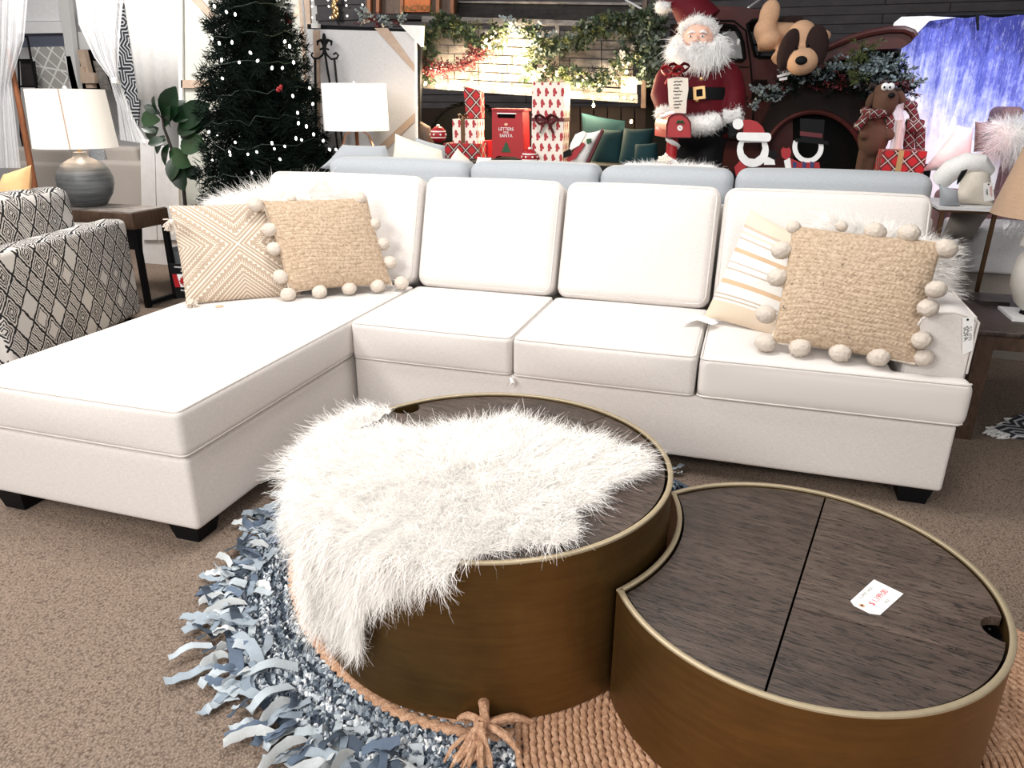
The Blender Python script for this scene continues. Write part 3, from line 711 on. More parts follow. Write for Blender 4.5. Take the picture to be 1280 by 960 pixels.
# fringe strips, each a part
strip_me = []
for i in range(18):
    Ln = random.uniform(.06, .15); wd = random.uniform(.010, .019); tw = random.uniform(-.8, .8)*(i % 3); vs = []; fs = []; seg = 7; bend = random.uniform(-.02, .02); fold = random.uniform(.2, 1)
    for k in range(seg+1):
        t = k/seg; roll = tw*math.sin(t*PI*fold)*.8; x = Ln*t; y = bend*math.sin(t*PI*.9); zc = .002+.012*abs(math.sin(t*PI*random.choice((1, 1.6))))*random.uniform(.5, 1)+abs(math.sin(roll))*wd
        ww = wd*(1-.35*t*random.random())
        for sg in (-1, 1):
            for up in (0, .0016): vs.append((x, y+sg*ww*math.cos(roll), zc+sg*ww*math.sin(roll)+up))
    for k in range(seg):
        a = k*4; b = a+4
        fs += [(a, b, b+2, a+2), (a+1, a+3, b+3, b+1), (a, a+1, b+1, b), (a+2, b+2, b+3, a+3)]
    fs += [(0, 2, 3, 1), (seg*4, seg*4+1, seg*4+3, seg*4+2)]
    me = MB().add(vs, fs).mesh('fringe_strip', angle=60); me.materials.append(DEN[i % 6]); strip_me.append(me)
def strip(th, r, rot, z, sc=1):
    o = bpy.data.objects.new('fringe_strip', random.choice(strip_me)); COL.objects.link(o); o.parent = rug
    o.location = (r*math.cos(th), r*math.sin(th), z); o.rotation_euler = (0, 0, th+rot); o.scale = (sc, sc, 1)
    return o
for i in range(216): strip(math.radians(random.uniform(164, 276)), random.uniform(.78, .885), random.gauss(0, 1.15), random.uniform(.004, .020), random.uniform(.6, 1.0))
for i in range(80): strip(math.radians(random.uniform(-85, 165)), random.uniform(.80, .87), random.gauss(0, .5), random.uniform(.001, .012), random.uniform(.6, .9))
for (x, y, a, L_) in ((.60, -1.40, 215, 1.5), (.34, -1.40, 232, 1.2), (.62, -1.46, 250, 1.3)):
    o = strip(0, 0, math.radians(a), .022, L_); o.location = (x-RC[0], y-RC[1], .022); o.data = strip_me[0]
# braided jute rug under the round table
def braid_ring(c, rfun, w_, h, z, n, lobes, mat_, nm, root, a0=0, a1=2*PI):
    vs = []; fs = []; K = 8; clo = abs(a1-a0-2*PI) < 1e-6
    for i in range(n if clo else n+1):
        a = lerp(a0, a1, i/n); r = rfun(a)
        for k in range(K):
            b = 2*PI*k/K; u = math.cos(b); v = math.sin(b)
            tw = abs(math.sin(i/n*lobes*PI+u*1.25)); s_ = .50+.62*tw
            vs.append((c[0]+(r+u*w_/2*s_)*math.cos(a), c[1]+(r+u*w_/2*s_)*math.sin(a), z+h/2+v*h/2*s_))
    m_ = n if clo else n+1
    for i in range(n):
        j = (i+1) % m_
        for k in range(K): fs.append((i*K+k, i*K+(k+1) % K, j*K+(k+1) % K, j*K+k))
    return W(MB().add(vs, fs), nm, mat_, root, angle=70)
JA = (1.02, -.78)
jr = thing('jute_rug', 'braided brown jute rug with a knotted tassel under the round table', 'rug', (JA[0], JA[1], .009))
def jedge(a):
    d = math.degrees(a) % 360
    xs = [0, 90, 150, 175, 200, 214, 230, 245, 262, 280, 300, 360]; rs = [.60, .62, .72, .80, .735, .702, .682, .680, .692, .69, .62, .60]
    return float(np.interp(d, xs, rs))
for i in range(8): braid_ring(JA, lambda a, i=i: jedge(a)*(1-.055*i)-.014, .036, .017, .007, 640, int(150*(1-.05*i)), M['jute_rug'], 'braid_ring', jr)
JB = (1.90, -1.22)
jb = thing('jute_rug', 'round brown jute rope rug under the crescent table', 'rug', (JB[0], JB[1], .02))
W(MB().lathe([(.72, 0), (.01, .002)], (JB[0], JB[1], .0205), 72), 'rug_backing', M['jute_rug'], jb)
for i in range(34): braid_ring(JB, lambda a, i=i: .735-.0168*i, .0175, .012, .020, 480 if i < 20 else 120, int(190*(1-.022*i)), M['jute_rug'], 'rope_ring', jb)
# tassel with knot at the meeting of the two
tx, ty = PZ(602, 925, .03)[:2]
b = MB().ell((tx-.005, ty+.02, .050), (.022, .018, .026)).tube([(tx-.005, ty+.035, .06), (tx-.012, ty+.05, .095), (tx-.008, ty+.03, .11), (tx+.005, ty+.02, .07)], [.010, .013, .010, .008], 8)
for i in range(26):
    a = random.uniform(-2.3, -.9); l_ = random.uniform(.06, .11)
    pts = [(tx+math.cos(a)*l_*t+random.uniform(-.004, .004), ty+math.sin(a)*l_*t*.9, .045*(1-t)+.028+.01*math.sin(t*6+i)) for t in (0, .25, .5, .75, 1)]
    b.tube(pts, [.006, .0065, .006, .0055, .003], 6)
for a, l_ in ((2.95, .07), (.55, .11), (-.35, .10)):
    b.tube([(tx+math.cos(a)*l_*t, ty+.02+math.sin(a)*l_*t, .05-.012*t+.02*math.sin(t*PI)) for t in (0, .2, .4, .6, .8, 1)], [.009, .010, .009, .010, .008, .006], 7)
W(b, 'tassel', M['jute_rug'], jr)
# floor piece at the right edge
px_ = PZ(1240, 538, .012)
o = thing('throw_rug', 'corner of a black and white streaked rug on the carpet at right', 'rug', px_)
b = MB()
P_ = [PZ(*q, 0)[:2] for q in ((1241, 540), (1262, 548), (1300, 552), (1310, 520), (1275, 522))]
vs = [(p[0], p[1], z) for z in (.002, .028) for p in P_]
W(b.prism([tuple(p) for p in P_], .001, .02), 'woven_pile', M['maze'], o, smooth=False)
b = MB()
for i in range(40):
    k = random.random(); p = lerp(P_[0], P_[1+(i % 2)*3], k); b.tube([(p[0], p[1], .015), (p[0]-.02+random.uniform(-.02, .02), p[1]-.02+random.uniform(-.02, .02), .012), (p[0]-.04+random.uniform(-.02, .02), p[1]-.03, .004)], .004, 5)
W(b, 'fringe', M['paper'], o)

# ================================================================= SHEEPSKIN
def cyl_hit(px, py):
    d = ray(px, py); R = R1+.012; ox, oy = CAM[0]-T1[0], CAM[1]-T1[1]
    a = d[0]**2+d[1]**2; b_ = 2*(ox*d[0]+oy*d[1]); c_ = ox*ox+oy*oy-R*R; D = b_*b_-4*a*c_
    if D < 0: D = 0
    t = (-b_-math.sqrt(D))/(2*a); P = CAM+d*t; return P
def flatp(px, py):
    """position on the unrolled skin: over the top, or past the rim and down the side"""
    P = PZ(px, py, H1+.01); r = math.hypot(P[0]-T1[0], P[1]-T1[1])
    if r <= R1+.012: return (P[0], P[1])
    Q = cyl_hit(px, py); th = math.atan2(Q[1]-T1[1], Q[0]-T1[0]); rr = R1+.012+max(0, H1+.01-Q[2])
    return (T1[0]+rr*math.cos(th), T1[1]+rr*math.sin(th))
out = [flatp(*q) for q in ((430, 542), (480, 535), (540, 538), (590, 528), (640, 524), (700, 540), (760, 552), (800, 566), (812, 578), (790, 596), (758, 606), (735, 625), (712, 640), (722, 668), (700, 680), (660, 676), (615, 688), (580, 694), (565, 712), (530, 722), (490, 736), (462, 746), (466, 778), (458, 806), (438, 796), (412, 764), (392, 728))]
for dg, r in ((222, .655), (214, .64), (206, .615), (198, .60), (190, .57), (180, .55), (170, .52), (160, .49), (152, .44)):
    a = math.radians(dg); out.append((T1[0]+r*math.cos(a), T1[1]+r*math.sin(a)))
def inside(x, y, poly):
    c = False; n = len(poly)
    for i in range(n):
        x1, y1 = poly[i]; x2, y2 = poly[i-1]
        if (y1 > y) != (y2 > y) and x < (x2-x1)*(y-y1)/(y2-y1)+x1: c = not c
    return c
def drape(x, y, lift=0.0):
    dx, dy = x-T1[0], y-T1[1]; r = math.hypot(dx, dy); th = math.atan2(dy, dx); rho = .022; Rr = R1+.004
    hz = .006+.004*math.sin(x*31)*math.sin(y*27)
    if r < Rr: return (x, y, H1+hz+lift), (0, 0, 1), (dx/(r+1e-6), dy/(r+1e-6), 0)
    s = r-Rr; arc = rho*PI/2
    fold = .016*math.sin(th*17)*min(1, s/.12)
    if s < arc:
        a = s/rho; rr = Rr+rho*math.sin(a); zz = H1+hz-rho*(1-math.cos(a)); nr, nz = math.sin(a), math.cos(a)
    else: rr = Rr+rho; zz = H1+hz-rho-(s-arc); nr, nz = 1, 0
    rr += fold+.008+lift*nr
    c_, s_ = math.cos(th), math.sin(th)
    return (T1[0]+rr*c_, T1[1]+rr*s_, zz+lift*nz), (nr*c_, nr*s_, nz), (nz*c_, nz*s_, -nr)
xs = [p[0] for p in out]; ys_ = [p[1] for p in out]; st = .0125
gx = np.arange(min(xs), max(xs)+st, st); gy = np.arange(min(ys_), max(ys_)+st, st)
idx = {}; vs = []; fs = []; cells = []
for i in range(len(gx)-1):
    for j in range(len(gy)-1):
        if inside(gx[i]+st/2, gy[j]+st/2, out):
            cells.append((gx[i], gy[j])); q = []
            for (a, b_) in ((i, j), (i+1, j), (i+1, j+1), (i, j+1)):
                if (a, b_) not in idx: idx[(a, b_)] = len(vs); vs.append(drape(gx[a], gy[b_])[0])
                q.append(idx[(a, b_)])
            fs.append(tuple(q))
skin = thing('sheepskin_throw', 'long-haired white sheepskin draped over the round coffee table', 'throw', (T1[0], T1[1], H1))
W(MB().add(vs, fs), 'hide', M['woolbase'], skin)
N = 95000; ci = RNG.integers(0, len(cells), N); ca = np.array(cells)[ci]+RNG.uniform(0, st, (N, 2))
cen = np.array((.93, -1.0)); rt = np.zeros((N, 3)); nn = np.zeros((N, 3)); dd = np.zeros((N, 3))
clump = {}
for i in range(N):
    p, n_, d_ = drape(ca[i, 0], ca[i, 1], .002); rt[i] = p; nn[i] = n_
    if n_[2] > .6:
        o_ = ca[i]-cen; l_ = np.linalg.norm(o_)+1e-6; k = (int(ca[i, 0]/.03), int(ca[i, 1]/.03))
        if k not in clump: clump[k] = RNG.normal(0, .42, 2)
        dd[i] = (o_[0]/l_*.75+clump[k][0], o_[1]/l_*.75+clump[k][1]-.1, -.08)
    else:
        k = (int(math.atan2(p[1]-T1[1], p[0]-T1[0])*R1/.022), int(p[2]/.07), 9)
        if k not in clump: clump[k] = RNG.normal(0, .16, 2)
        dd[i] = (clump[k][0]+n_[0]*.15, clump[k][1]+n_[1]*.15, -1)
f = fur('long_wool', rt, nn, dd, np.full(N, .046), .0009, M['wool'], lift=.36, curl=.0055, seg=6); wchild(f, skin); tag(f, kind='stuff')

# ================================================================= CUSHIONS ON THE SOFA
def plane4(pxs, B0, B1, lean, zshift=0):
    """corner points where the four pixels meet the plane through B0,B1 leaning back by lean degrees"""
    B0 = np.array(B0); B1 = np.array(B1); x = B1-B0; x /= np.linalg.norm(x)
    bk = np.array((-x[1], x[0], 0)); up = np.array((0, 0, 1))*math.cos(math.radians(lean))+bk*math.sin(math.radians(lean))
    n = np.cross(x, up); return [PPL(p[0], p[1], B0, n) for p in pxs]
ico = bmesh.new(); bmesh.ops.create_icosphere(ico, subdivisions=4, radius=1); pom_me = []
for k in range(4):
    b2 = ico.copy()
    for v in b2.verts:
        q = v.co*9+Vector((k*3, k, 0)); from_n = math.sin(q.x*2.1+math.sin(q.y*2.7)*2)*math.sin(q.y*2.3+math.sin(q.z*2.9)*2)*math.sin(q.z*2.5)
        v.co *= 1+.09*from_n+random.uniform(-.055, .055)
    me = bpy.data.meshes.new('pompom'); b2.to_mesh(me); b2.free(); me.materials.append(M['pom'])
    me.polygons.foreach_set('use_smooth', np.ones(len(me.polygons), bool)); pom_me.append(me)
def pom(root, P, r, sq=.86):
    o = bpy.data.objects.new('pompom', random.choice(pom_me)); COL.objects.link(o); o.location = P; o.scale = (r, r, r*sq); o.rotation_euler = (random.random()*.4, random.random()*.4, random.random()*6)
    wchild(o, root); return o
def jute_ridge(rows, amp=.0034):
    def f(u, v):
        vv = v+.035*math.sin(u*2.3+v*3)+.02*math.sin(u*5+1)+.012*math.sin(u*13+v*40); ph = (vv+1)/2*rows; fr = ph-math.floor(ph)
        return amp*(abs(math.sin(PI*fr))**.6)*(.45+.65*abs(math.sin(u*48+(1.2 if int(ph) % 2 else 0)+fr*(2.5 if int(ph) % 2 else -2.5))))
    return f
def jute_pillow(label, pxs, B0, B1, lean, poms, r, rows):
    c4 = plane4(pxs, B0, B1, lean); cen = sum(c4)/4; root = thing('pompom_cushion', label, 'cushion', (cen[0], cen[1], .505))
    W(MB().quadpillow(*c4, .15, n=190, pinch=.03, ridge=jute_ridge(rows), pw=.45), 'woven_cover', M['jute'], root, uvmode='x', angle=80)
    W(MB().tube([c4[i % 4]*(1-t)+c4[(i+1) % 4]*t+(cen-(c4[i % 4]+c4[(i+1) % 4])/2)*.06*4*t*(1-t) for i in range(4) for t in (0, .2, .4, .6, .8)], .006, 6, closed=True), 'seam', M['pom'], root)
    n = np.cross(c4[1]-c4[0], c4[3]-c4[0]); n /= np.linalg.norm(n)
    if np.dot(n, CAM-cen) < 0: n = -n
    for q in poms:
        P = PPL(q[0], q[1], c4[0]+n*.004, n); rr_ = q[2] if len(q) > 2 else r
        if q[0] > 1145 and q[1] > 350: P = PY(q[0], q[1], .068); rr_ *= .88                 # these hang over the arm front
        P[2] = max(P[2], .512+rr_*.8); pom(root, P, rr_)
    return root
p2 = jute_pillow('woven jute cushion with cream pompoms leaning on the chaise cushion', ((362, 365), (490, 356), (458, 247), (327, 251)), (-.418, .197, .52), (-.03, .56, .52), 22,
    [(319, 256), (338, 287), (343, 311), (351, 346), (361, 375), (400, 373), (437, 367), (472, 364), (502, 359), (467, 280), (478, 305), (487, 328), (449, 248), (417, 252, .020), (365, 249, .020), (390, 252, .018)], .035, 23)
p4 = jute_pillow('large woven jute cushion with pompoms at the right arm', ((964, 428), (1143, 455), (1179, 303), (990, 282)), (1.681, .110, .52), (2.236, .055, .52), 27,
    [(992, 284, .026), (977, 313), (972, 347), (957, 393), (956, 434), (999, 441), (1049, 448), (1097, 452), (1155, 447), (1152, 425), (1160, 385), (1170, 362), (1182, 311), (1136, 292), (1094, 290), (1052, 283, .022), (1026, 300, .02)], .038, 26)
# printed cushion with yarn tassels
c4 = plane4(((233, 381), (378, 370), (352, 251), (211, 257)), (-.796, -.005, .51), (-.40, .33, .51), 20)
cen = sum(c4)/4; p1 = thing('printed_cushion', 'taupe cushion printed with cream zigzags and tassels, left on the chaise', 'cushion', (cen[0], cen[1], .505))
W(MB().quadpillow(*c4, .13, n=40, pinch=.03, pw=.45), 'cover', M['printed'], p1)
def tassel(P, dr, ln, k=36, sp=.5):
    b = MB(); P = Vector(P); b.ell(P, (.014, .014, .014), n=8, k=6)
    for i in range(k):
        d = (Vector(dr)+Vector([random.gauss(0, sp) for _ in range(3)])).normalized()*ln*random.uniform(.7, 1); b.tube([P, P+d*.5+Vector((0, 0, .004)), P+d+Vector((0, 0, -.008))], [.004, .0035, .0028], 5)
    return b
W(tassel(PPL(215, 278, c4[0], np.array((0.3, -1, 0))), (-.5, -.2, -.6), .045), 'tassel', M['pom'], p1)
tp_ = PZ(243, 379, .525); W(tassel(tp_, (-.6, -.5, .1), .036, 60, .7), 'tassel', M['pom'], p1)
dsk = thing('wooden_disc', 'small peach wooden tag disc lying at the corner of the printed cushion', 'tag', PZ(274, 384, .512)); d_ = PZ(274, 383, .514)
W(MB().lathe([(.016, 0), (.018, .003), (.016, .006)], (d_[0], d_[1], .511), 20), 'disc', M['peach'], dsk)
# striped cushion
c4 = plane4(((880, 396), (985, 428), (1030, 305), (938, 262)), (1.452, .45, .51), (1.80, .30, .51), 22)
c4[0][2] = max(c4[0][2], .512); cen = sum(c4)/4; p3 = thing('striped_cushion', 'cream and tan striped cushion behind the large jute cushion', 'cushion', (cen[0], cen[1], .505))
W(MB().quadpillow(*c4, .12, n=36, pinch=.04, pw=.5), 'cover', M['striped'], p3)
b = MB()
for i in range(46):
    t = random.random(); p = Vector(c4[3]*(1-t*.35)+c4[2]*t*.35)+Vector((0, 0, -.01)); d = Vector((random.uniform(-.01, .01), -.02, -random.uniform(.02, .05))); b.tube([p, p+d*.5+Vector((0, -.012, 0)), p+d], [.003, .003, .002], 5)
W(b, 'fringe', M['cream'], p3)
# shaggy fur cushions
def fur_pillow(name, label, cat, c4, t, N, ln, mat, group=None, lift=.55, w_=.0010, grav=.35):
    cen = sum(c4)/4; root = thing(name, label, cat, (cen[0], cen[1], float(min(c[2] for c in c4))), group=group)
    mbp = MB().quadpillow(*c4, t, n=16, pinch=.02, pw=.4); W(mbp, 'cover', M['woolbase'], root)
    P, n_ = sample((mbp.v, mbp.f), N)
    g = np.sign(np.einsum('ij,ij->i', n_, P-cen)); g[g == 0] = 1; n_ = n_*g[:, None]
    o_ = P-cen; o_ /= np.linalg.norm(o_, axis=1)[:, None]+1e-6
    cl = np.floor(P/.03).astype(int); h = np.sin(cl @ np.array([[12.9, 78.2, 37.7], [63.7, 10.9, 22.1], [3.3, 45.1, 91.7]]))*.5
    d_ = o_*.75+h*.6; d_[:, 2] -= grav
    f = fur('fur', P, n_, d_, np.full(N, ln), w_, mat, lift=lift, curl=.004, seg=5); wchild(f, root); tag(f, kind='stuff'); return root
c4 = plane4(((258, 330), (440, 340), (408, 222), (262, 250)), (-.74, .30, .60), (-.2, .52, .60), 24)
fur_pillow('fur_cushion', 'shaggy white fur cushion behind the printed and jute cushions at left', 'cushion', c4, .12, 26000, .058, M['wool'], grav=.5)
c4 = plane4(((1012, 420), (1172, 430), (1188, 310), (1030, 272)), (1.80, .42, .53), (2.15, .42, .53), 22)
fur_pillow('fur_cushion', 'shaggy white fur cushion behind the large jute cushion at right', 'cushion', c4, .12, 40000, .055, M['wool'], grav=.5)
# paper tags
tg = thing('price_tag', 'crumpled white paper tag on the seat beside the striped cushion', 'tag', PZ(875, 403, .52))
a_ = [PZ(*q, .522) for q in ((853, 405), (866, 395), (884, 397), (898, 404), (890, 408), (872, 403))]
vs = [(p[0], p[1], .521+[.0, .008, .004, .002, .006, .012][i]) for i, p in enumerate(a_)]; vs += [(x, y, z+.0012) for x, y, z in vs]
W(MB().add(vs, [(5, 4, 3, 2), (5, 2, 1), (5, 1, 0), (6, 7, 11), (7, 8, 11), (8, 9, 10, 11)]+[(i, (i+1) % 6, 6+(i+1) % 6, 6+i) for i in range(6)]), 'paper', M['paper'], tg, smooth=False)
def hangtag(label, bl, br, tr, tl, Yp, lines):
    p = [PY(*q, Yp) for q in (bl, br, tr, tl)]; root = thing('price_tag', label, 'tag', sum(p)/4)
    vs = [tuple(q) for q in p]+[tuple(q+np.array((0, .0015, 0))) for q in p]
    W(MB().add(vs, [(0, 1, 2, 3), (7, 6, 5, 4)]+[(i, (i+1) % 4, 4+(i+1) % 4, 4+i) for i in range(4)]), 'card', M['paper'], root, smooth=False)
    xd_ = p[1]-p[0]; yd_ = p[3]-p[0]; h = np.linalg.norm(yd_); w2 = np.linalg.norm(xd_)
    hp = p[3]+xd_*.5-yd_*.1; W(MB().ell(hp+np.array((0, -.001, 0)), (.004, .002, .004), n=10, k=6), 'eyelet', M['black'], root)
    for (s_, sz, u, v, col, ang) in lines:
        P = p[0]+xd_*u+yd_*v+np.array((0, -.0015, 0))
        if ang: text(s_, sz*h, P, -yd_, xd_, col, root, ext=.0002)
        else: text(s_, sz*w2, P, xd_, yd_, col, root, ext=.0002)
    return root
hangtag('white price tag hanging on the front of the right sofa arm', (1203, 444), (1216, 438), (1218, 395), (1203, 398), .098, [('SOFA', .16, .3, .55, M['blackink'], 1), ('$2,499', .14, .7, .5, M['greytext'], 1)])
# ================================================================= BACKGROUND HELPERS
def plate(pxs, Y, th=.02, holes=()):
    """outline read off at the plane y=Y, given real thickness th"""
    pl = [(PY(x, y, Y)[0], PY(x, y, Y)[2]) for (x, y) in pxs]; hs = [[(PY(x, y, Y)[0], PY(x, y, Y)[2]) for (x, y) in h] for h in holes]
    return MB().prism(pl, Y, Y+th, 'Y', hs)
def ring_px(cx, cy, rx, ry, a0=0, a1=360, n=24):
    return [(cx+rx*math.cos(math.radians(lerp(a0, a1, i/n))), cy+ry*math.sin(math.radians(lerp(a0, a1, i/n)))) for i in range(n + (0 if a1-a0 == 360 else 1))]
def pxm(Y): return 1.0/FPX*float(np.dot(PY(640, 150, Y)-CAM, _F))
# ================================================================= PALE BLUE SOFA BEHIND
bs = thing('sofa', 'pale blue-grey sofa standing back to back behind the cream sectional', 'sofa', (.8, 1.6, 0))
def bcush(x0, x1, z1, z0=.55):
    return W(MB().rbox(((x0+x1)/2, 1.17, (z0+z1)/2), (x1-x0-.008, .20, z1-z0), .055, (0, .02, .010), k=4, m=8), 'back_cushion', M['bluegrey'], bs)
bcush(-.70, .14, 1.078); bcush(.14, .834, 1.080); bcush(.834, 1.486, 1.074); bcush(1.486, 2.34, 1.080)
W(MB().rbox((.82, 1.48, .27), (3.1, .68, .36), .03), 'base', M['bluegrey'], bs); W(MB().rbox((.82, 1.075, .5), (3.05, .09, .8), .03), 'back_frame', M['bluegrey'], bs)
for x0 in (-.66, .32, 1.3): W(MB().rbox((x0+.48, 1.53, .50), (.95, .56, .13), .04, (0, 0, .02)), 'seat_cushion', M['bluegrey'], bs)
for x in (-.62, 2.27): W(MB().box((x, 1.3, .045), (.07, .07, .09)).box((x, 1.76, .045), (.07, .07, .09)), 'foot', M['black'], bs)
W(MB().rbox((2.33, 1.46, .42), (.14, .66, .56), .05), 'arm', M['bluegrey'], bs)
# loose cushions and throws on it
def bgpillow(name, label, pxs, Y, t, mat, lean=0, cat='cushion', group=None, mb=False):
    c4 = [PY(p[0], p[1], Y) for p in pxs]; c4[2][1] += lean; c4[3][1] += lean
    c4[2] = PY(pxs[2][0], pxs[2][1], Y+lean); c4[3] = PY(pxs[3][0], pxs[3][1], Y+lean)
    cen = sum(c4)/4; r = thing(name, label, cat, (cen[0], cen[1], float(min(c[2] for c in c4))), group=group); W(MB().quadpillow(*c4, t, n=18, pinch=.05, pw=.45), 'cover', mat, r); return r
bgpillow('cushion', 'cream cushion with a pointed corner on the blue-grey sofa by the canvas', ((487, 215), (562, 225), (552, 188), (494, 167)), 1.42, .12, M['cream'], .05)
bgpillow('cushion', 'pale blue-grey cushion behind the cream pointed cushion', ((400, 210), (500, 225), (482, 182), (428, 181)), 1.50, .12, M['bluegrey'], .05)
bgpillow('cushion', 'round-topped blue-grey cushion beside the stacked tartan gifts', ((510, 225), (560, 225), (556, 182), (520, 172)), 1.62, .12, M['bluegrey'], .05)
bgpillow('cushion', 'small cream cushion tip in front of the tartan gift', ((545, 225), (596, 225), (586, 199), (572, 185)), 1.45, .10, M['cream'], .03)
bgpillow('cushion', 'white cushion top with two dark dots below the red letter box', ((590, 225), (618, 225), (614, 197), (597, 196)), 1.5, .08, M['white2'], .02)
c4 = [PY(*q, 1.30) for q in ((775, 222), (905, 226), (893, 207), (782, 204))]
fur_pillow('fur_throw', 'white fluffy throw along the top of the blue-grey sofa below the bearded figure', 'throw', c4, .09, 3500, .028, M['beard'], grav=0)
fc = PY(831, 201, 1.22); o = thing('fabric_flower', 'beige fabric rosette on the white fluffy throw', 'decoration', fc); b = MB()
for i in range(14): a = i*2.4; r_ = .008+.0018*i; b.ell((fc[0]+r_*math.cos(a), fc[1]-.02, fc[2]+.01+r_*.6*math.sin(a)), (.010, .008, .008), n=8, k=6)
W(b, 'petals', M['cream'], o)

# ================================================================= DISPLAY PLINTH + GIFTS
zP = float(PY(640, 200, 2.30)[2])
o = MB().rbox((.10, 2.42, zP/2), (1.86, .70, zP), .01, k=1, m=1).build('display_plinth', M['black']); tag(o, 'low black plinth carrying the gifts and the red letter box behind the sofas', 'plinth')
def giftbox(label, px0, px1, top, bot, Y, dep, mat, side=None, group=None, ribs=None, rmat='ribbon', lid=None, name='gift_box', tilt=0):
    a = PY(px0, bot, Y); b_ = PY(px1, bot, Y); t = PY(px0, top, Y); z0 = float(a[2]); x0, x1 = float(a[0]), float(b_[0]); z1 = float(t[2])
    r = thing(name, label, 'gift', ((x0+x1)/2, Y+dep/2, z0), group=group); cx, cz = (x0+x1)/2, (z0+z1)/2
    W(MB().box((cx, Y+dep/2, cz), (x1-x0, dep, z1-z0)), 'wrapped_box', mat, r, smooth=False)
    if ribs: 
        for k in ribs:
            if k[0] == 'v': xx = lerp(x0, x1, k[1]); W(MB().box((xx, Y+dep/2, cz), (k[2], dep+.006, z1-z0+.006)), 'ribbon', M[rmat], r, smooth=False)
            else: zz = lerp(z0, z1, k[1]); W(MB().box((cx, Y+dep/2, zz), (x1-x0+.006, dep+.006, k[2])), 'ribbon', M[rmat], r, smooth=False)
    return r, (x0, x1, z0, z1)
def bow(r, P, s, mat='ribbon'):
    b = MB(); P = Vector(P)
    for sg in (-1, 1):
        for k in (0, 1):
            pts = [P+Vector((sg*s*t*1.0, -.012-.5*s*math.sin(t*PI), s*(.35*math.sin(t*PI)*(1 if k else -1)+.18*t))) for t in (0, .25, .5, .75, 1)]; b.tube(pts, [s*.10, s*.22, s*.30, s*.26, s*.12], 8, flat=.4)
        b.tube([P, P+Vector((sg*s*.35, -.015, -s*.5)), P+Vector((sg*s*.6, -.01, -s*1.0))], [s*.10, s*.16, s*.18], 6, flat=.3)
    b.ell(P+Vector((0, -.015, 0)), (s*.18, s*.16, s*.18)); W(b, 'bow', M[mat], r)
r, e = giftbox('tall white gift box printed with red mittens and tied with a dark red bow', 664, 703, 103, 206, 2.18, .16, M['mitten'], ribs=[('h', .56, .022)])
bow(r, (lerp(e[0], e[1], .5), 2.17, lerp(e[2], e[3], .55)), .075)
r, e = giftbox('long red tartan gift box at the bottom of the small stack', 555, 598, 179, 202, 2.30, .2, M['plaid'])
giftbox('plain red gift box behind the tartan stack', 590, 610, 176, 203, 2.46, .14, M['red'])
r, e = giftbox('small mitten-printed gift box with a brown ribbon on the tartan gift', 566, 597, 149, 179.3, 2.34, .14, M['mitten'], ribs=[('v', .42, .030)], rmat='bronze')
bow(r, (lerp(e[0], e[1], .42), 2.38, e[3]+.012), .04, 'bronze')
# leaning tartan box on top of the stack
c = [PY(*q, 2.40) for q in ((583, 150), (601, 149), (600, 113), (579, 108))]; r = thing('gift_box', 'narrow red tartan gift box standing on top of the small stack', 'gift', (c[0][0], 2.4, c[0][2]))
c[0][2] = c[1][2] = PY(590, 149, 2.34)[2]+.004
vs = [tuple(q) for q in c]+[tuple(q+np.array((0, .08, 0))) for q in c]
W(MB().add(vs, [(0, 1, 2, 3), (7, 6, 5, 4)]+[(i, (i+1) % 4, 4+(i+1) % 4, 4+i) for i in range(4)]), 'wrapped_box', M['plaid'], r, smooth=False)
def ornament(label, px, py, rr, Y):
    P = PY(px, py, Y); r = thing('bauble', label, 'ornament', (P[0], P[1], P[2]-rr)); W(MB().ell(P, (rr, rr, rr), n=28, k=18), 'ball', M['red'], r)
    for dz in (-.35, .35): W(MB().lathe([(rr*math.sqrt(1-dz*dz)*1.01, -rr*.07), (rr*math.sqrt(1-dz*dz)*1.04, 0), (rr*math.sqrt(1-dz*dz)*.99, rr*.09)], (P[0], P[1], P[2]+dz*rr), 28), 'white_band', M['white2'], r)
    b = MB()
    for i in range(7): a = 2*PI*i/7; b.ell((P[0]+rr*.99*math.cos(a), P[1]+rr*.99*math.sin(a), P[2]), rr*.14, n=8, k=6)
    W(b, 'white_dot', M['white2'], r); W(MB().lathe([(rr*.2, 0), (rr*.2, rr*.22), (rr*.05, rr*.25)], (P[0], P[1], P[2]+rr*.96), 14), 'cap', M['white2'], r); return r
ornament('red and white bauble beside the small gift stack', 548, 168, .055, 2.32)
ornament('red and white bauble at the foot of the tall mitten gift', 662, 196, .050, 2.14)
bgpillow('leather_cushion', 'brown cushion at the left end of the gift display', ((524, 195), (545, 195), (538, 158), (525, 150)), 2.40, .10, M['endwood'])
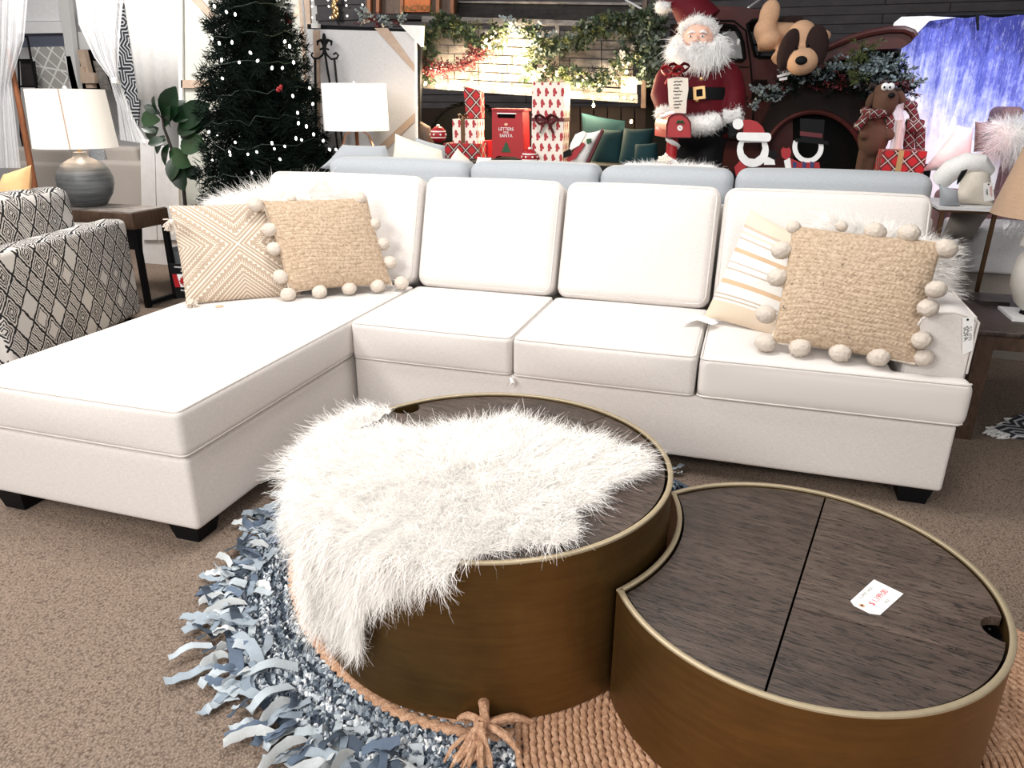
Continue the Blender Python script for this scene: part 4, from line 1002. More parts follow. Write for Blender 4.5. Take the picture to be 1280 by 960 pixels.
# letter box
Y = 2.26; lb = thing('letter_box', 'red letter box lettered LETTERS FOR SANTA with a green tree', 'letter box', PY(638, 200, Y+.07))
W(plate([(615, 138), (653, 139), (655, 200), (650, 199), (644, 196), (622, 195), (618, 198), (615, 198)], Y, .15, holes=[[(622, 142), (644, 142.5), (644, 148), (622, 147.5)]]), 'box', M['red'], lb, smooth=False)
W(plate([(620, 141), (646, 141), (646, 149), (620, 149)], Y+.02, .01), 'slot_back', M['void'], lb, smooth=False)
W(plate([(614.5, 135.3), (655, 136.2), (655, 139), (614.5, 138)], Y-.01, .17), 'lid', M['red'], lb, smooth=False)
W(plate([(621, 141), (645, 141.4), (645, 142.8), (621, 142.3)], Y-.008, .01), 'slot_flap', M['white'], lb, smooth=False)
xd = (1, 0, 0); zd = (0, 0, 1); s_ = pxm(Y)
for s, py, z in (('LETTERS', 161.5, 5.4), ('FOR', 165.8, 3.6), ('SANTA', 169.8, 5.4)): text(s, s_*z, PY(632.5, py, Y-.002), xd, zd, M['white'], lb)
W(plate([(632.5, 177), (635.5, 182), (634, 182), (637.5, 186.5), (635.5, 186.5), (639.3, 190.5), (626, 190), (629.8, 186), (627.5, 186), (631, 181.7), (629.6, 181.7)], Y-.003, .003), 'tree_emblem', M['pinegreen'], lb, smooth=False)
W(plate(ring_px(632.5, 155.5, 2.2, 1.6, n=12), Y-.003, .003), 'star_emblem', M['peach'], lb, smooth=False)

# teal cushions and armchair beside it
bgpillow('cushion', 'dark teal velvet cushion leaning at the back of the teal group', ((727, 198), (785, 200), (781, 151), (727, 141)), 2.62, .12, M['teal'], .05)
bgpillow('cushion', 'dark teal velvet cushion in the middle of the teal group', ((735, 212), (781, 216), (780, 162), (750, 161)), 2.40, .14, M['teal'], .06)
bgpillow('cushion', 'dark teal velvet cushion plumped up behind the small teal one', ((770, 216), (812, 218), (818, 160), (780, 160)), 2.30, .16, M['teal'], .06)
bgpillow('cushion', 'small dark teal velvet cushion nearest the candy-cane post', ((790, 216), (824, 218), (822, 178), (794, 180)), 2.12, .12, M['teal'], .04)
c4 = [PY(*q, 2.16) for q in ((706, 210), (729, 212), (752, 162), (733, 166))]
r = thing('cushion', 'white cushion with an appliqued red coat and black belt beside the tall gift', 'cushion', tuple(sum(c4)/4)); W(MB().quadpillow(*c4, .08, n=16), 'cover', M['white2'], r)
W(plate([(729, 210), (732, 212), (754, 164), (752, 161)], 2.13, .04), 'red_edge', M['ribbon'], r); W(plate([(707, 200), (715, 192), (720, 183), (728, 178), (731, 181), (719, 198), (712, 202)], 2.10, .02), 'red_coat', M['red'], r, smooth=False)
W(plate([(704, 190), (713, 186), (714, 194), (704, 198)], 2.085, .02), 'belt', M['black'], r, smooth=False); W(plate([(719, 168), (728, 164), (733, 167), (724, 182), (716, 186), (711, 190), (713, 180)], 2.09, .03), 'white_trim', M['white2'], r, smooth=False)
W(plate([(733, 174), (738, 173), (739, 178), (734, 180)], 2.09, .02), 'green_mitten', M['pinegreen'], r, smooth=False)

# ================================================================= TRUCK
TY = 2.95
tk = thing('pickup_truck', 'old rusty maroon pickup truck dressed for Christmas behind the sofas', 'truck', (1.0, TY+.8, 0))
cab = [(833, 215), (834, 120), (838, 70), (842, 35), (850, 17), (866, 9), (900, 7.5), (930, 9), (955, 13), (966, 20), (975, 45), (985, 78), (990, 100), (992, 215)]
win = [(882, 33), (905, 31), (918, 33), (925, 42), (929, 55), (931, 73), (928, 76), (884, 74)]
wsh = [(934, 30), (940, 26), (956, 24), (960, 28), (970, 55), (975, 72), (950, 72), (944, 70)]
W(plate(cab, TY, .05, holes=[win, wsh]), 'cab_side', M['truck'], tk, smooth=False)
W(plate([(842, 35), (850, 17), (866, 9), (900, 7.5), (930, 9), (955, 13), (966, 20), (958, 23), (930, 18), (880, 18), (852, 26)], TY+.05, 1.3), 'roof', M['trucklt'], tk, smooth=False)
W(plate(cab, TY+1.35, .05, holes=[win, wsh]), 'cab_side', M['truck'], tk, smooth=False)
W(plate([(835, 95), (880, 95), (880, 215), (835, 215)], TY+.06, 1.25), 'seat_bench', M['truckdk'], tk, smooth=False)
W(plate([(838, 30), (843, 30), (841, 95), (836, 95)], TY+.06, 1.25, holes=[]), 'cab_back', M['truckdk'], tk, smooth=False)
W(plate([(903, 40), (918, 39), (925, 52), (928, 73), (902, 71)], TY+.7, .02), 'light_patch_pane', M['shade2'], tk, smooth=False)  # faintly glowing panel, stands for the light patch seen through the cab window
for pl in (win, wsh):
    q = [PY(x, y, TY-.005) for x, y in pl]; W(MB().tube([tuple(p) for p in q], .012, 6, closed=True), 'window_seal', M['rubber'], tk)
W(MB().tube([tuple(PY(x, y, TY-.004)) for x, y in ((880, 26), (917, 26), (932, 38), (938, 78), (942, 130), (940, 165))], .006, 6), 'door_seam', M['void'], tk)
W(MB().tube([tuple(PY(x, y, TY+.2)) for x, y in ring_px(945, 65, 5, 9)], .008, 6, closed=True), 'steering_wheel', M['black'], tk)
W(MB().tube([tuple(PY(x, y, TY-.004)) for x, y in ((884, 82), (936, 84))], .005, 6), 'body_crease', M['truckdk'], tk)
for i in range(9): y = 101+i*2.9; W(MB().box(PY(950.5-.4*i, y, TY-.01), (.085, .02, .006), Euler((.5, 0, 0)).to_matrix()), 'vent_slat', M['truckdk'], tk, smooth=False)
W(MB().ell(PY(923, 53, TY-.03), (.012, .012, .022)), 'mirror', M['white'], tk)
# fender with wheel arch
arch = ring_px(1017, 202, 62, 62, 180, 360, 24)
W(plate([(955, 202), (950, 180), (952, 155), (965, 128), (985, 112), (1015, 104), (1050, 102), (1078, 108), (1096, 125), (1106, 155), (1108, 202)]+[(x, y) for x, y in reversed(arch)], TY-.06, .35), 'fender', M['truckdk'], tk, angle=30)
W(MB().tube([tuple(PY(x, y, TY-.065)) for x, y in arch], .016, 8), 'fender_lip', M['truck'], tk)
def wheel(cx, cy, R, Y, w_=.2):
    P = PY(cx, cy, Y); b = MB(); prof = [(R*.62, -w_/2), (R*.93, -w_/2), (R, -w_/4), (R, w_/4), (R*.93, w_/2), (R*.62, w_/2)]; b.lathe(prof, n=40)
    rot = Matrix.Rotation(PI/2, 3, 'X'); b.v = [tuple(rot @ Vector(v)+Vector(P)) for v in b.v]; t_ = W(b, 'tyre', M['rubber'], tk)
    b = MB(); b.lathe([(.02, -w_*.2), (R*.5, -w_*.3), (R*.63, -w_*.45), (R*.63, w_*.4), (.02, w_*.2)], n=32); b.v = [tuple(rot @ Vector(v)+Vector(P)) for v in b.v]; sub(b, 'hub', M['truck'], t_)
    b = MB()
    for i in range(36): a = 2*PI*i/36; b.box((R*math.cos(a), R*math.sin(a), 0), (.02, .03, w_*.9), Matrix.Rotation(a, 3, 'Z'))
    b.v = [tuple(rot @ Vector(v)+Vector(P)) for v in b.v]; sub(b, 'tread', M['rubber'], t_)
wheel(1017, 200, .40, TY+.12); wheel(588, 186, .34, TY+.15)
# raised hood wing
pts = [(1008, 84), (1030, 73), (1060, 60), (1090, 52), (1115, 50), (1132, 49), (1142, 47)]
P_ = [PY(x, y, TY+.0) for x, y in pts]; b = MB()
vs = []; fs = []; up = [(10, -7), (12, -9), (13, -10), (13, -10.5), (11, -11), (8, -10), (1, -1)]
n = len(pts); prof = [(0, 1), (-.03, .6), (-.04, .2), (-.03, -.4), (0, -1)]
W(plate([(1008, 92), (1006, 76), (1030, 62), (1060, 49), (1088, 41), (1112, 37), (1130, 37), (1141, 41), (1144, 46), (1139, 53), (1128, 60), (1110, 61), (1088, 62), (1062, 71), (1034, 83), (1014, 92)], TY-.02, .42), 'hood', M['trucklt'], tk, angle=50)
W(MB().tube([tuple(PY(x, y, TY-.03)) for x, y in ((1006, 76), (1030, 62), (1060, 49), (1088, 41), (1112, 37), (1130, 37), (1141, 41), (1144, 46))], .022, 8), 'hood_edge', M['trucklt'], tk)
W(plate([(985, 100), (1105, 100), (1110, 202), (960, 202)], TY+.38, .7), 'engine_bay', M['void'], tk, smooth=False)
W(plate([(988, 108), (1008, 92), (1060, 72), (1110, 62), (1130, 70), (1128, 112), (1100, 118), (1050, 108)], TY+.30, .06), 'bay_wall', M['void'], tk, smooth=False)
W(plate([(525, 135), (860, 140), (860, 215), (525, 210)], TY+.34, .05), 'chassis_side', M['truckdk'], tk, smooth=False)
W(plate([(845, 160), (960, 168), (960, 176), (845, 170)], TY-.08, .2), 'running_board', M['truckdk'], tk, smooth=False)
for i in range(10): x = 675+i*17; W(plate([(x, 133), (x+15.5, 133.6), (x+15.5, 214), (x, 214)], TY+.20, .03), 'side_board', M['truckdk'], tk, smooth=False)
# weathered bed side: planks and rails
def qp(x0, y0, x1, y1): return x0, y0, x1, y1
BY = 2.86
for r_ in range(7):
    cuts = [527, 560+8*(r_ % 2), 598, 640-6*(r_ % 3), 668, 706+6*(r_ % 2), 752, 792]
    for a, c in zip(cuts[:-1], cuts[1:]):
        f = lambda x: (x-527)/265*.0
        y0 = 35+r_*10.4; sl = .022+.0055*r_
        Ya = y0+(a-527)*sl; Yb = y0+(c-527)*sl
        W(plate([(a+.7, Ya), (c-.7, Yb), (c-.7, Yb+9.6), (a+.7, Ya+9.6)], BY+random.uniform(0, .015), .03), 'plank', M['greywood'], tk, smooth=False)
W(plate([(527, 20), (560, 20.5), (735, 26), (800, 29), (800, 36), (735, 33), (560, 28), (527, 27)], BY-.03, .07), 'top_rail', M['greywood'], tk, smooth=False)
for (pa) in (((525, 102), (797, 118), (797, 129), (525, 110)),): W(plate(pa, BY-.04, .06), 'bottom_rail', M['greywood'], tk, smooth=False)
for x in (530, 603, 612, 640, 655, 762, 772, 781, 790): y = 106+(x-525)*.064; W(MB().ell(PY(x, y, BY-.045), (.012, .008, .012), n=10, k=6), 'bolt', M['white'], tk)
for x in (776,): W(plate([(x, 95), (x+20, 96), (x+20, 117), (x, 116)], BY-.03, .03), 'corner_board', M['palewood'], tk, smooth=False)
for x in (694, 542): W(plate([(x, 27), (x+5, 27), (x+5, 104+.06*(x-525)), (x, 104+.06*(x-525))], BY-.02, .03), 'stake', M['greywood'], tk, smooth=False)
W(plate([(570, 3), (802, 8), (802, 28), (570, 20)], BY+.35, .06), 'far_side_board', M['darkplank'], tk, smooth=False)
W(plate([(540, 1), (802, 3), (802, 6.5), (540, 3)], BY+.33, .06), 'far_rail', M['greywood'], tk, smooth=False)
W(plate([(803, -14), (809, -14), (807, 135), (801, 135)], BY-.02, .05), 'post', M['endwood'], tk, smooth=False)
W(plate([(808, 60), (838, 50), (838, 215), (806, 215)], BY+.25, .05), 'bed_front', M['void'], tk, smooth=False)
b = MB(); b.tube([tuple(PY(782, 0, 3.3)), tuple(PY(802, 11, 2.9))], .007, 6)
o = b.build('rope', M['white']); tag(o, 'white rope running down to the truck bed post', 'rope')
b = MB(); b.tube([tuple(PY(955, -4, 4.2)), tuple(PY(935, 10, 3.2))], .008, 6)
o = b.build('rope', M['white']); tag(o, 'white rope running up from the truck cab roof', 'rope')
# orange sign above, and grey crate shelf
sg = thing('wooden_sign', 'rustic wooden sign with an orange panel and green grass-like letters', 'sign', PY(520, 20, 3.1))
W(plate([(457, -14), (572, -14), (568, 17), (456, 17)], 3.10, .04), 'backboard', M['endwood'], sg, smooth=False)
for x in (459, 470, 500, 545, 563): W(plate([(x, -14), (x+4, -14), (x+4, 17), (x, 17)], 3.06, .03), 'batten', M['warmwood'], sg, smooth=False)
W(plate([(505, -14), (538, -14), (537, 15), (505, 15)], 3.07, .02), 'orange_panel', M['orangeprint'], sg, smooth=False)
text('UNCTION', pxm(3.0)*9, PY(521, 10.5, 3.05), xd, zd, M['moss'], sg)
W(plate([(455, 17), (575, 19), (575, 25), (455, 23)], 3.0, .2), 'shelf', M['darkplank'], sg, smooth=False)

# ================================================================= GREENERY
def leafmesh(name, L_, w_, mat, fold=.25, bend=.3, n=6, round_=1.0):
    b = MB(); vs = []; fs = []
    for k in range(n+1):
        t = k/n; ww = w_*(math.sin(PI*min(1, t*.96+.03))**.7)*(1+round_*.4*(t-.5)); zc = -bend*L_*t*t
        vs += [(t*L_, -ww, zc+abs(ww)*fold), (t*L_, 0, zc), (t*L_, ww, zc+abs(ww)*fold)]
    for k in range(n):
        a = k*3; fs += [(a, a+3, a+4, a+1), (a+1, a+4, a+5, a+2)]
    b.add(vs, fs); me = b.mesh(name, angle=60); me.materials.append(mat); return me
def sprig_mesh(name, mat, nl, L_, lw, spread, leafL, berry=None):
    vs = []; fs = []
    def one(P, d, l_, w_):
        d = Vector(d).normalized(); s_ = d.cross(Vector((random.gauss(0, 1), random.gauss(0, 1), random.gauss(0, 1)))).normalized(); n_ = d.cross(s_); o = len(vs)
        vs.extend([P, P+d*l_*.35-s_*w_, P+d*l_*.35+s_*w_, P+d*l_*.75-s_*w_*.85+n_*w_*.3, P+d*l_*.75+s_*w_*.85+n_*w_*.3, P+d*l_+n_*w_*.2]); fs.extend([(o, o+2, o+1), (o+1, o+2, o+4, o+3), (o+3, o+4, o+5)])
    for i in range(nl):
        t = (i+1)/nl; P = Vector((L_*t, 0, 0)); d = Vector((.6, random.uniform(-1, 1)*spread, random.uniform(-1, 1)*spread)); one(P, d, leafL*random.uniform(.7, 1.2), lw)
    me = MB().add(vs, fs).mesh(name, angle=180); me.materials.append(mat); return me
SP = {'euc': [sprig_mesh('leaf_sprig', M['euc'], 12, .10, .013, 1.5, .036) for _ in range(3)], 'euc2': [sprig_mesh('leaf_sprig', M['euc2'], 9, .09, .014, 1.5, .034) for _ in range(2)],
      'moss': [sprig_mesh('leaf_sprig', M['moss'], 22, .10, .004, 1.2, .04)], 'berry': [sprig_mesh('berry_sprig', M['berry'], 18, .11, .006, 1.3, .022)], 'snow': [sprig_mesh('frosted_sprig', M['snowleaf'], 14, .09, .010, 1.5, .030)],
      'pine': [sprig_mesh('pine_sprig', M['needle'], 26, .10, .003, 1.3, .045)], 'cream': [sprig_mesh('cream_flower', M['cream'], 6, .03, .013, 2, .03)]}
def put(root, me, P, sc=1, rot=None):
    o = bpy.data.objects.new(me.name.split('.')[0], me); COL.objects.link(o); o.location = P; o.scale = (sc,)*3
    o.rotation_euler = rot if rot is not None else (random.uniform(0, 6.3), random.uniform(-.8, .8), random.uniform(0, 6.3)); wchild(o, root); return o
def garland(label, path, Y, dens, rad, kinds, name='garland', sc=1):
    P0 = PY(path[0][0], path[0][1], Y); root = thing(name, label, 'garland', P0)
    pts = [Vector(PY(x, y, Y)) for x, y in path]; W(MB().tube(pts, .008, 6), 'stem', M['bark'], root)
    for i in range(dens):
        t = random.random()*(len(pts)-1); k = int(t); p = pts[k].lerp(pts[k+1], t-k); rr_ = rad*random.random()**.7; a = random.random()*6.28
        put(root, random.choice(SP[random.choice(kinds)]), p+Vector((math.cos(a)*rr_, -.02-random.random()*.07, math.sin(a)*rr_)), sc*random.uniform(.55, .95))
    return root
garland('green leafy garland hanging at the left end of the truck bed', [(536, 100), (532, 70), (538, 45), (556, 32), (575, 36), (592, 44), (605, 60)], 2.78, 170, .055, ['euc', 'moss', 'euc'])
garland('dark green garland along the middle of the truck bed rail', [(600, 62), (618, 45), (640, 36), (662, 36), (680, 48), (672, 70), (668, 92)], 2.76, 150, .055, ['euc', 'moss', 'snow', 'cream'])
garland('thick eucalyptus garland draped over the right half of the truck bed', [(680, 66), (700, 58), (728, 50), (742, 38), (760, 32), (790, 34), (812, 22), (822, 30)], 2.74, 280, .060, ['euc', 'euc2', 'euc', 'moss'])
garland('mixed leaf garland sagging along the bottom of the truck bed', [(672, 92), (692, 88), (712, 92), (735, 100), (760, 98), (775, 82), (790, 68), (812, 64)], 2.72, 220, .045, ['moss', 'euc', 'cream', 'pine'])
garland('dark red berry garland at the left of the truck bed', [(530, 88), (545, 86), (560, 88), (580, 82), (596, 72), (606, 66)], 2.70, 110, .022, ['berry'])
garland('eucalyptus bundle hanging down the post beside the bearded figure', [(818, 20), (814, 45), (818, 70), (812, 95)], 2.72, 170, .06, ['euc2', 'euc'])
garland('frosted greenery filling the truck engine bay', [(1050, 90), (1075, 82), (1100, 84), (1120, 92), (1126, 108), (1105, 104), (1080, 98)], 2.84, 170, .09, ['snow', 'pine', 'snow'])
garland('frosted garland below the plush dog', [(946, 122), (965, 118), (985, 104), (1010, 94), (1035, 86)], 2.80, 110, .055, ['snow', 'pine'])
garland('dark red berry garland along the truck fender', [(990, 104), (1015, 102), (1045, 104), (1075, 104), (1110, 110), (1135, 116)], 2.78, 120, .04, ['berry', 'pine'])
o = garland('upright yellow-green cypress sprig in the engine bay', [(1070, 100), (1072, 80), (1078, 55)], 2.76, 26, .035, ['moss'])
o = garland('frosted twigs and flowers on top of the canvas frame', [(455, 28), (470, 22), (490, 26), (508, 27)], 2.70, 34, .045, ['snow', 'cream', 'berry'])

# string of warm bulbs (real lamps)
wl = thing('string_lights', 'string of warm glowing bulbs along the truck bed', 'lights', PY(640, 80, 2.66))
wb = [(532, 104), (546, 108), (561, 110), (578, 106), (590, 98), (604, 90), (618, 76), (632, 60), (644, 54), (655, 62), (645, 78), (625, 88), (668, 98), (690, 108), (708, 114), (724, 118), (741, 122), (742, 132), (783, 90), (789, 152), (700, 116), (616, 98), (655, 90)]
W(MB().tube([tuple(PY(x, y-2, 2.68)) for x, y in wb[:18]], .003, 5), 'wire', M['wire'], wl)
for i, (x, y) in enumerate(wb): W(MB().ell(PY(x, y, 2.66), (.010, .010, .013), n=12, k=8), 'bulb', M['warmbulb'], wl)
for (x, y, e) in ((640, 66, 9), (612, 92, 7), (560, 106, 5), (655, 96, 5), (715, 116, 7), (742, 122, 5), (783, 92, 2.2), (789, 152, .5), (545, 100, 4)):
    l = bpy.data.lights.new('bulb_light', 'POINT'); l.energy = e; l.color = (1, .78, .48); l.shadow_soft_size = .02
    l.energy *= 2.5; q = bpy.data.objects.new('bulb_light', l); COL.objects.link(q); q.location = PY(x, y, 2.60)
wl2 = thing('string_lights', 'rows of small white lights on the dark siding above the canvas', 'lights', PY(420, 12, 4.9))
b = MB()
for (x, y) in ((390, 8), (411, 8), (433, 7), (453, 6), (390, 22), (413, 22), (434, 20), (390, 0), (410, 0), (432, 0)): W(MB().ell(PY(x, y, 4.9), (.010, .010, .010), n=8, k=6), 'bulb', M['bulb'], wl2)
gd = thing('hanging_ornament', 'gold leaf ornament hanging on the dark siding', 'ornament', PY(419, 12, 4.85)); b = MB()
for i in range(14): P = PY(419+random.uniform(-4, 4), -4+i*2.0, 4.85); b.ell(P, (.018, .01, .03), rot=(0, random.uniform(-.8, .8), 0), n=8, k=6)
W(b, 'leaves', M['gold'], gd)
# ================================================================= SANTA FIGURE
SY = 2.35; sm = pxm(SY)
pf = MB().rbox((1.25, 2.45, .17), (.0, .0, .0), .001) if False else None
zs = .30
o = MB().rbox((1.92, 2.45, zs/2), (.42, .6, zs), .01, k=1, m=1); 
st = thing('christmas_figure', 'life-size white-bearded figure in a crimson velvet coat holding a scroll', 'figure', (1.20, SY, 0))
def SP_(x, y, dy=0): return Vector(PY(x, y, SY+dy))
def ringloft(rings, n=24):
    vs = []; fs = []
    for (c, rx, ry) in rings:
        for i in range(n): a = 2*PI*i/n; vs.append((c[0]+rx*math.cos(a), c[1]+ry*math.sin(a), c[2]))
    for j in range(len(rings)-1):
        for i in range(n): fs.append((j*n+i, j*n+(i+1) % n, (j+1)*n+(i+1) % n, (j+1)*n+i))
    fs += [tuple(reversed(range(n))), tuple(range((len(rings)-1)*n, len(rings)*n))]; return vs, fs
# body (trousers, legs, head core) as one continuous figure
b = MB()
tor = [(SP_(873, 172), 38, .6), (SP_(873, 140), 36, .62), (SP_(872, 118), 34, .62), (SP_(873, 100), 36, .58), (SP_(874, 86), 36, .5), (SP_(874, 78), 30, .45), (SP_(874, 72), 14, .6)]
b.add(*ringloft([(c, r*sm, r*sm*k) for c, r, k in tor]))
sh = [(SP_(843, 84), 13), (SP_(833, 100), 14), (SP_(828, 118, -.03), 14), (SP_(834, 140, -.10), 11), (SP_(840, 150, -.16), 8)]
b.tube([p for p, _ in sh], [r*sm for _, r in sh], 14)
sh2 = [(SP_(903, 84), 13), (SP_(913, 98), 14), (SP_(917, 116), 14), (SP_(917, 135, -.03), 13), (SP_(916, 150, -.05), 11)]
b.tube([p for p, _ in sh2], [r*sm for _, r in sh2], 14)
W(b, 'coat', M['velvet'], st); fuse(bpy.data.objects[-1] if False else st.children[-1], .011, 5)
b = MB()
for sgn in (-1, 1):
    hx = SP_(873+sgn*14, 168); b.tube([hx, hx+Vector((0, 0, -.35)), Vector((hx[0], hx[1]-.01, .55)), Vector((hx[0], hx[1], .10))], [.105, .09, .07, .055], 14)
    b.ell((hx[0], hx[1]-.06, .06), (.06, .14, .06))
b.ell(SP_(873, 165), (.2, .14, .14)); fuse(W(b, 'body', M['black'], st), .015, 4)
def furblob(nm, pts, r, mat=M['beard'], N=2200, ln=.022, flat=1):
    m_ = MB().tube(pts, r, 12, flat=flat); o = W(m_, nm, M['white2'], st); P, n_ = sample((m_.v, m_.f), N); cc = np.mean(np.array(m_.v), 0)
    f = fur('fur', P, -n_ if np.mean(np.einsum('ij,ij->i', n_, P-cc)) < 0 else n_, RNG.normal(0, .3, P.shape), np.full(N, ln), .0012, mat, lift=.7, curl=.003, seg=3); f.parent = o; tag(f, kind='stuff')
furblob('coat_hem', [SP_(858, 156, -.12), SP_(872, 157, -.17), SP_(888, 155, -.18), SP_(897, 150, -.15)], [.045, .052, .052, .045])
furblob('sleeve_cuff', [SP_(905, 146, -.06), SP_(916, 144, -.06), SP_(926, 142, -.06)], [.045, .05, .045])
furblob('sleeve_cuff', [SP_(823, 142, -.15), SP_(832, 143, -.17), SP_(842, 145, -.18)], [.035, .042, .035])
# belt
c = SP_(873, 117); vs = []
b = MB(); n = 32; vs = [(c[0]+(34.6*sm+.006*0)*math.cos(2*PI*i/n)*1.02, c[1]+34.6*sm*.64*math.sin(2*PI*i/n), c[2]+z) for z in (-.035, .035) for i in range(n)]
b.add(vs, [(i, (i+1) % n, n+(i+1) % n, n+i) for i in range(n)]); bl = W(b, 'belt', M['black'], st)
W(plate([(866, 109), (881, 107), (882, 123), (867, 125)], SY-.205, .012, holes=[[(870, 112), (878, 111), (878.5, 120), (870.5, 121)]]), 'belt_buckle', M['gold'], st, smooth=False)
W(MB().ell(SP_(877, 98.5, -.20), (.010, .006, .012)), 'button', M['gold'], st)
W(plate([(866, 70), (869, 70), (870, 150), (867, 150)], SY-.19, .006) if False else MB().ell(SP_(871.5, 125, -.20), (.012, .008, .012)), 'button', M['gold'], st)
# head and face
hd = SP_(873, 48, -.04)
b = MB().ell(hd, (.098, .105, .125), n=28, k=20)
b.ell(hd+Vector((-.004, -.108, -.010)), (.018, .022, .020)).ell(hd+Vector((-.042, -.085, -.022)), (.028, .020, .022)).ell(hd+Vector((.036, -.085, -.022)), (.028, .020, .022)).ell(hd+Vector((0, -.094, .030)), (.060, .014, .016))
for sx in (-1, 1): b.ell(hd+Vector((sx*.1, 0, -.01)), (.014, .022, .032))
fc = W(b, 'head', M['skin'], st); fuse(fc, .006, 4)
for sx in (-1, 1):
    e = hd+Vector((sx*.034-.003, -.104, .004)); ey = W(MB().ell(e, (.012, .006, .007), n=12, k=8), 'eye', M['white2'], st); sub(MB().ell(e+Vector((0, -.005, 0)), (.005, .003, .005), n=8, k=6), 'iris', M['black'], ey)
    W(MB().tube([hd+Vector((sx*.056, -.098, .020)), hd+Vector((sx*.034, -.112, .030)), hd+Vector((sx*.014, -.110, .024))], [.004, .008, .005], 8), 'eyebrow', M['white2'], st)
W(MB().ell(hd+Vector((-.004, -.116, -.056)), (.017, .008, .008)), 'mouth', M['ribbon'], st)
# beard, moustache and hair as strands over a full core
b = MB(); b.ell(SP_(873, 66, -.08), (.115, .07, .075)); b.ell(SP_(873, 58, .03), (.13, .09, .13)); b.ell(SP_(858, 66, -.06), (.06, .05, .06)); b.ell(SP_(889, 66, -.06), (.06, .05, .06)); b.ell(SP_(872, 31, -.03), (.085, .09, .05))
core = W(b, 'beard', M['white2'], st)
def strands(src, N, ln, dr, spread, parent, w_=.0020, lift=.25, seg=5):
    P = np.array(src)[RNG.integers(0, len(src), N)]+RNG.normal(0, .012, (N, 3)); d = np.tile(np.array(dr, float), (N, 1))+RNG.normal(0, spread, (N, 3)); f = fur('beard_strands', P, np.tile((0, -1., 0), (N, 1)), d, np.full(N, ln), w_, M['beard'], lift=lift, curl=.005, seg=seg); f.parent = parent; tag(f, kind='stuff'); return f
arc = [SP_(873+24*math.sin(a), 53+12*math.cos(a)*1.0, -.10) for a in np.linspace(-1.5, 1.5, 40)]
strands(arc, 6000, .075, (0, -.15, -1), .16, core)
side = [SP_(x, y, -.06) for x, y in [(852, 48), (850, 54), (848, 60), (852, 64)]]; strands(side, 1500, .06, (-.8, 0, -.75), .18, core)
side = [SP_(x, y, -.06) for x, y in [(894, 48), (896, 54), (898, 60), (894, 64)]]; strands(side, 1500, .06, (.8, 0, -.75), .18, core)
top = [SP_(873+20*math.sin(a), 42-13*math.cos(a), -.08) for a in np.linspace(-1.4, 1.4, 30)]; strands(top, 2500, .026, (0, -.1, .1), .4, core)
strands([SP_(x, 56.5, -.155) for x in (866, 869, 876, 879)], 500, .035, (0, 0, -.5), .35, core, w_=.0015)
# hat
ht = [SP_(878, 32, 0), SP_(868, 18, 0), SP_(855, 6, -.01), SP_(842, -3, -.02), SP_(832, -2, -.03), SP_(828, 4, -.04)]
W(MB().tube(ht, [.125, .11, .085, .055, .035, .022], 18), 'hat', M['velvet'], st)
furblob('hat_bobble', [SP_(829, 4, -.05), SP_(828.5, 9, -.05), SP_(829, 14, -.05)], [.028, .042, .030], N=1200)
furblob('hat_brim', [SP_(853, 36, -.05), SP_(862, 28, -.10), SP_(874, 25, -.12), SP_(886, 29, -.10), SP_(893, 38, -.04)], .024, N=2500)
# hands
def hand(nm, W0, pal, fing, thumb, mat, r=.011):
    b = MB(); b.tube([W0, pal], [.022, .027], 10, flat=.7); b.ell(pal, (.030, .022, .032))
    for k, path in enumerate(fing): b.tube([pal.lerp(path[0], .5)]+path, [r*1.15, r, r*.95, r*.7][:len(path)+1], 8)
    b.tube([pal]+thumb, [r*1.3, r*1.1, r*.8][:len(thumb)+1], 8); return fuse(W(b, nm, mat, st), .0045, 2)
p0 = SP_(842, 146, -.24)
hand('hand', SP_(836, 149, -.18), p0, [[p0+Vector((.012*k-.018, -.02, .018)), p0+Vector((.012*k-.016, -.048, .014)), p0+Vector((.012*k-.014, -.046, -.012+.003*k))] for k in range(4)], [p0+Vector((.028, -.02, .015)), p0+Vector((.022, -.045, .022))], M['skin'], .008)
p1_ = SP_(917, 154, -.07)
hand('glove', SP_(916, 148, -.06), p1_, [[p1_+Vector((.014*k-.02, -.01, -.03)), p1_+Vector((.014*k-.022, -.015, -.062-.004*(k == 1))), p1_+Vector((.012*k-.018, -.03, -.085+.006*abs(k-1)))] for k in range(4)], [p1_+Vector((-.035, -.01, -.01)), p1_+Vector((-.045, -.03, -.035))], M['black'], .010)
# scroll
sc_ = thing('scroll', 'cream paper scroll with a handwritten list and a red bow held by the bearded figure', 'scroll', SP_(847, 140, -.3))
pts = [(834, 98.5), (847, 96), (860, 97.5), (860.5, 112), (858.5, 125), (857.5, 142), (837, 140), (835.5, 125), (835, 112)]
W(plate(pts, SY-.33, .006), 'paper', M['cream'], sc_, smooth=False)
for i in range(9): 
    y = 102+i*4.1; x = 842+random.uniform(-1, 1); x2 = 853-(i % 3)*2; pp = [tuple(PY(lerp(x, x2, t/6), y+.5*math.sin(t*2.1+i)+(-.4*t/6), SY-.333)) for t in range(7)]; W(MB().tube(pp, .0022, 4), 'ink_line', M['blackink'], sc_)
bow(sc_, PY(841, 90, SY-.30), .065, 'red'); bow(sc_, PY(849, 86, SY-.28), .06, 'velvet')
